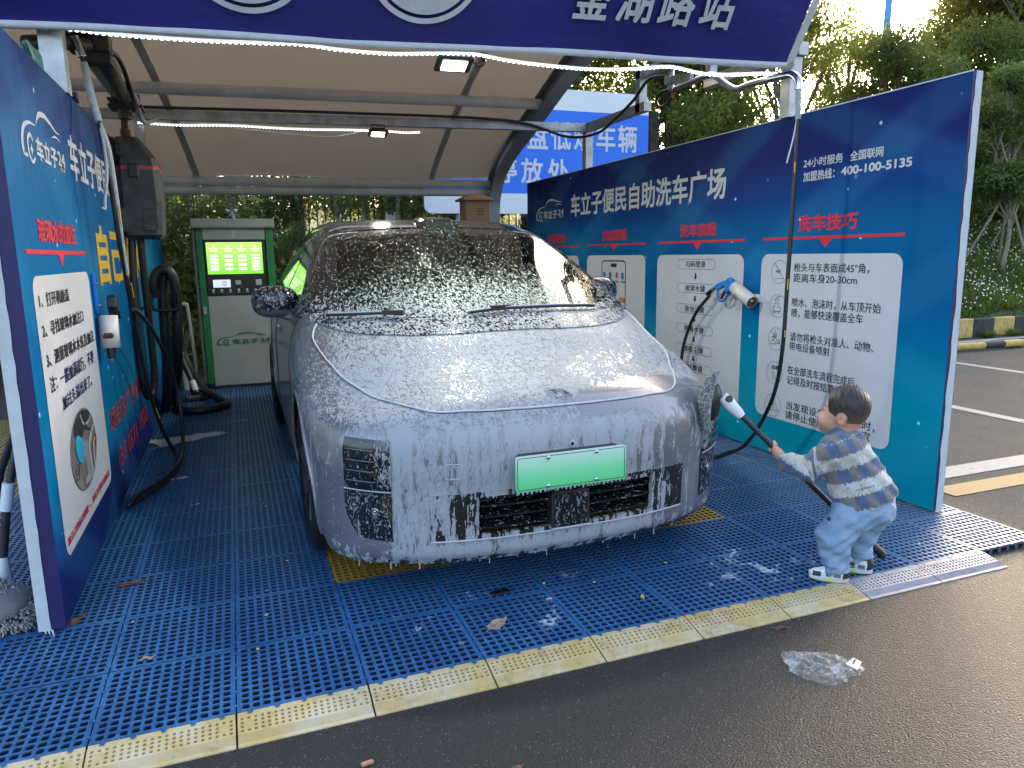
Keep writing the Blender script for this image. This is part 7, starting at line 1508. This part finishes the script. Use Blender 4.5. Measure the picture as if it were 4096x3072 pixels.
b = MB(); n = 14; rows = [[(-.66+.48*i/n+.05*math.sin(j*.4), 5.72+.30*j/n+.45*i/n*.65-.18*(i/n)*(j/n), .004+.004*math.sin(i*1.3+j)) for j in range(n+1)] for i in range(n+1)]; b.grid(rows); gq = G('wet_white_sheet', rough=.35); n1 = gq.noise(scale=26, detail=5, rough=.7); gq.set('base', gq.mix(n1.sm(.60, .72), (.50, .50, .48), (.10, .10, .09))); tag(b.build('paper_sheet', gq.m), 'stained white sheet lying on the mats beside the left board', 'sheet')
for x, y, a, s_, lb in ((-.42, 4.86, .2, .10, 'torn strip of white paper near the hose loop'), (-.30, 4.28, .5, .05, 'small folded white paper scrap left of the car'), (-.03, 6.45, .2, .10, 'white paper scrap on the rear mats')):
    b = MB(); b.grid([[(x+(i-2)*s_/4*math.cos(a)-(j-1)*s_*.12*math.sin(a), y+(i-2)*s_/4*math.sin(a)+(j-1)*s_*.12*math.cos(a), .004+.004*((i*7+j*3) % 4)/3) for j in range(3)] for i in range(5)], smooth=False); tag(b.build('paper_scrap', M['paper']), lb, 'paper scrap')
# clear plastic bag on the asphalt
gb = G('clear_film', rough=.18, base=(.75, .77, .79)); wv = gb.noise(gb.co(), 16, 5, .7, 1.2); rdg = (wv-.5).abs().sm(.05, .0); gb.bump(wv, .03, 1); nt = gb.nt; tr = nt.nodes.new('ShaderNodeBsdfTransparent'); mx = nt.nodes.new('ShaderNodeMixShader'); lw = nt.nodes.new('ShaderNodeLayerWeight'); lw.inputs[0].default_value = .25
nt.links.new((X(gb, lw.outputs['Facing'])*.30+rdg*.22+.06+gb.noise(scale=11).sm(.50, .66)*.30).cl().v, mx.inputs[0]); nt.links.new(tr.outputs[0], mx.inputs[1]); nt.links.new(gb.b.outputs[0], mx.inputs[2]); nt.links.new(mx.outputs[0], nt.nodes['Material Output'].inputs[0])
tBag = thing('plastic_bag', 'crumpled clear plastic bag lying on the asphalt at lower right', 'bag', (1.765, 1.74, -.03))
A_ = np.linspace(0, 2*math.pi, 73)[:-1]; rows = []
for q in np.linspace(0.02, 1, 30):
    row = []
    for a in A_:
        rim = 1+.10*math.sin(a*3+.6)+.06*math.sin(a*5+2)+.03*math.sin(a*11); u, v = .125*q*rim*math.cos(a), .098*q*rim*math.sin(a)
        fold = abs(math.sin(u*46+v*20+1.2*math.sin(v*40)))**3*.010+abs(math.sin(v*58-u*30+math.sin(u*50)))**4*.009+abs(math.sin(u*90+v*75))**2*.003
        row.append((1.765+u*.86+v*.5, 1.74-u*.5+v*.86, -.028+fold*(1-q**6)+.006*(1-q)))
    rows.append(row)
MB().grid(rows, 0, True, True).build('film', [gb.m], tBag)
b = MB(); b.add([(1.825, 1.645, .002), (1.872, 1.672, .004), (1.862, 1.700, .006), (1.812, 1.682, .005)], [(0, 1, 2, 3)]); st = b.build('sticker', M['white'], tBag); b = MB(); b.add([(1.832, 1.668, .0065), (1.860, 1.684, .0075), (1.858, 1.689, .008), (1.830, 1.673, .007)], [(0, 1, 2, 3)]); b.build('printed_bar', M['black_print'], st)
tag(MB().tube(spline([(-.03, 1.44, -.028), (.03, 1.51, -.02), (.12, 1.49, -.022), (.19, 1.43, -.028)], 6), .003, 6).build('twig', M['dead_leaf']), 'thin curved brown twig on the asphalt at the lower edge', 'twig')
b = MB(); b.box((.93, 2.62, .004), (.07, .035, .004), .1, 0, .001); tag(b.build('wrapper', M['bezel']), 'flat dark wrapper scrap on the mats in front of the car', 'wrapper')
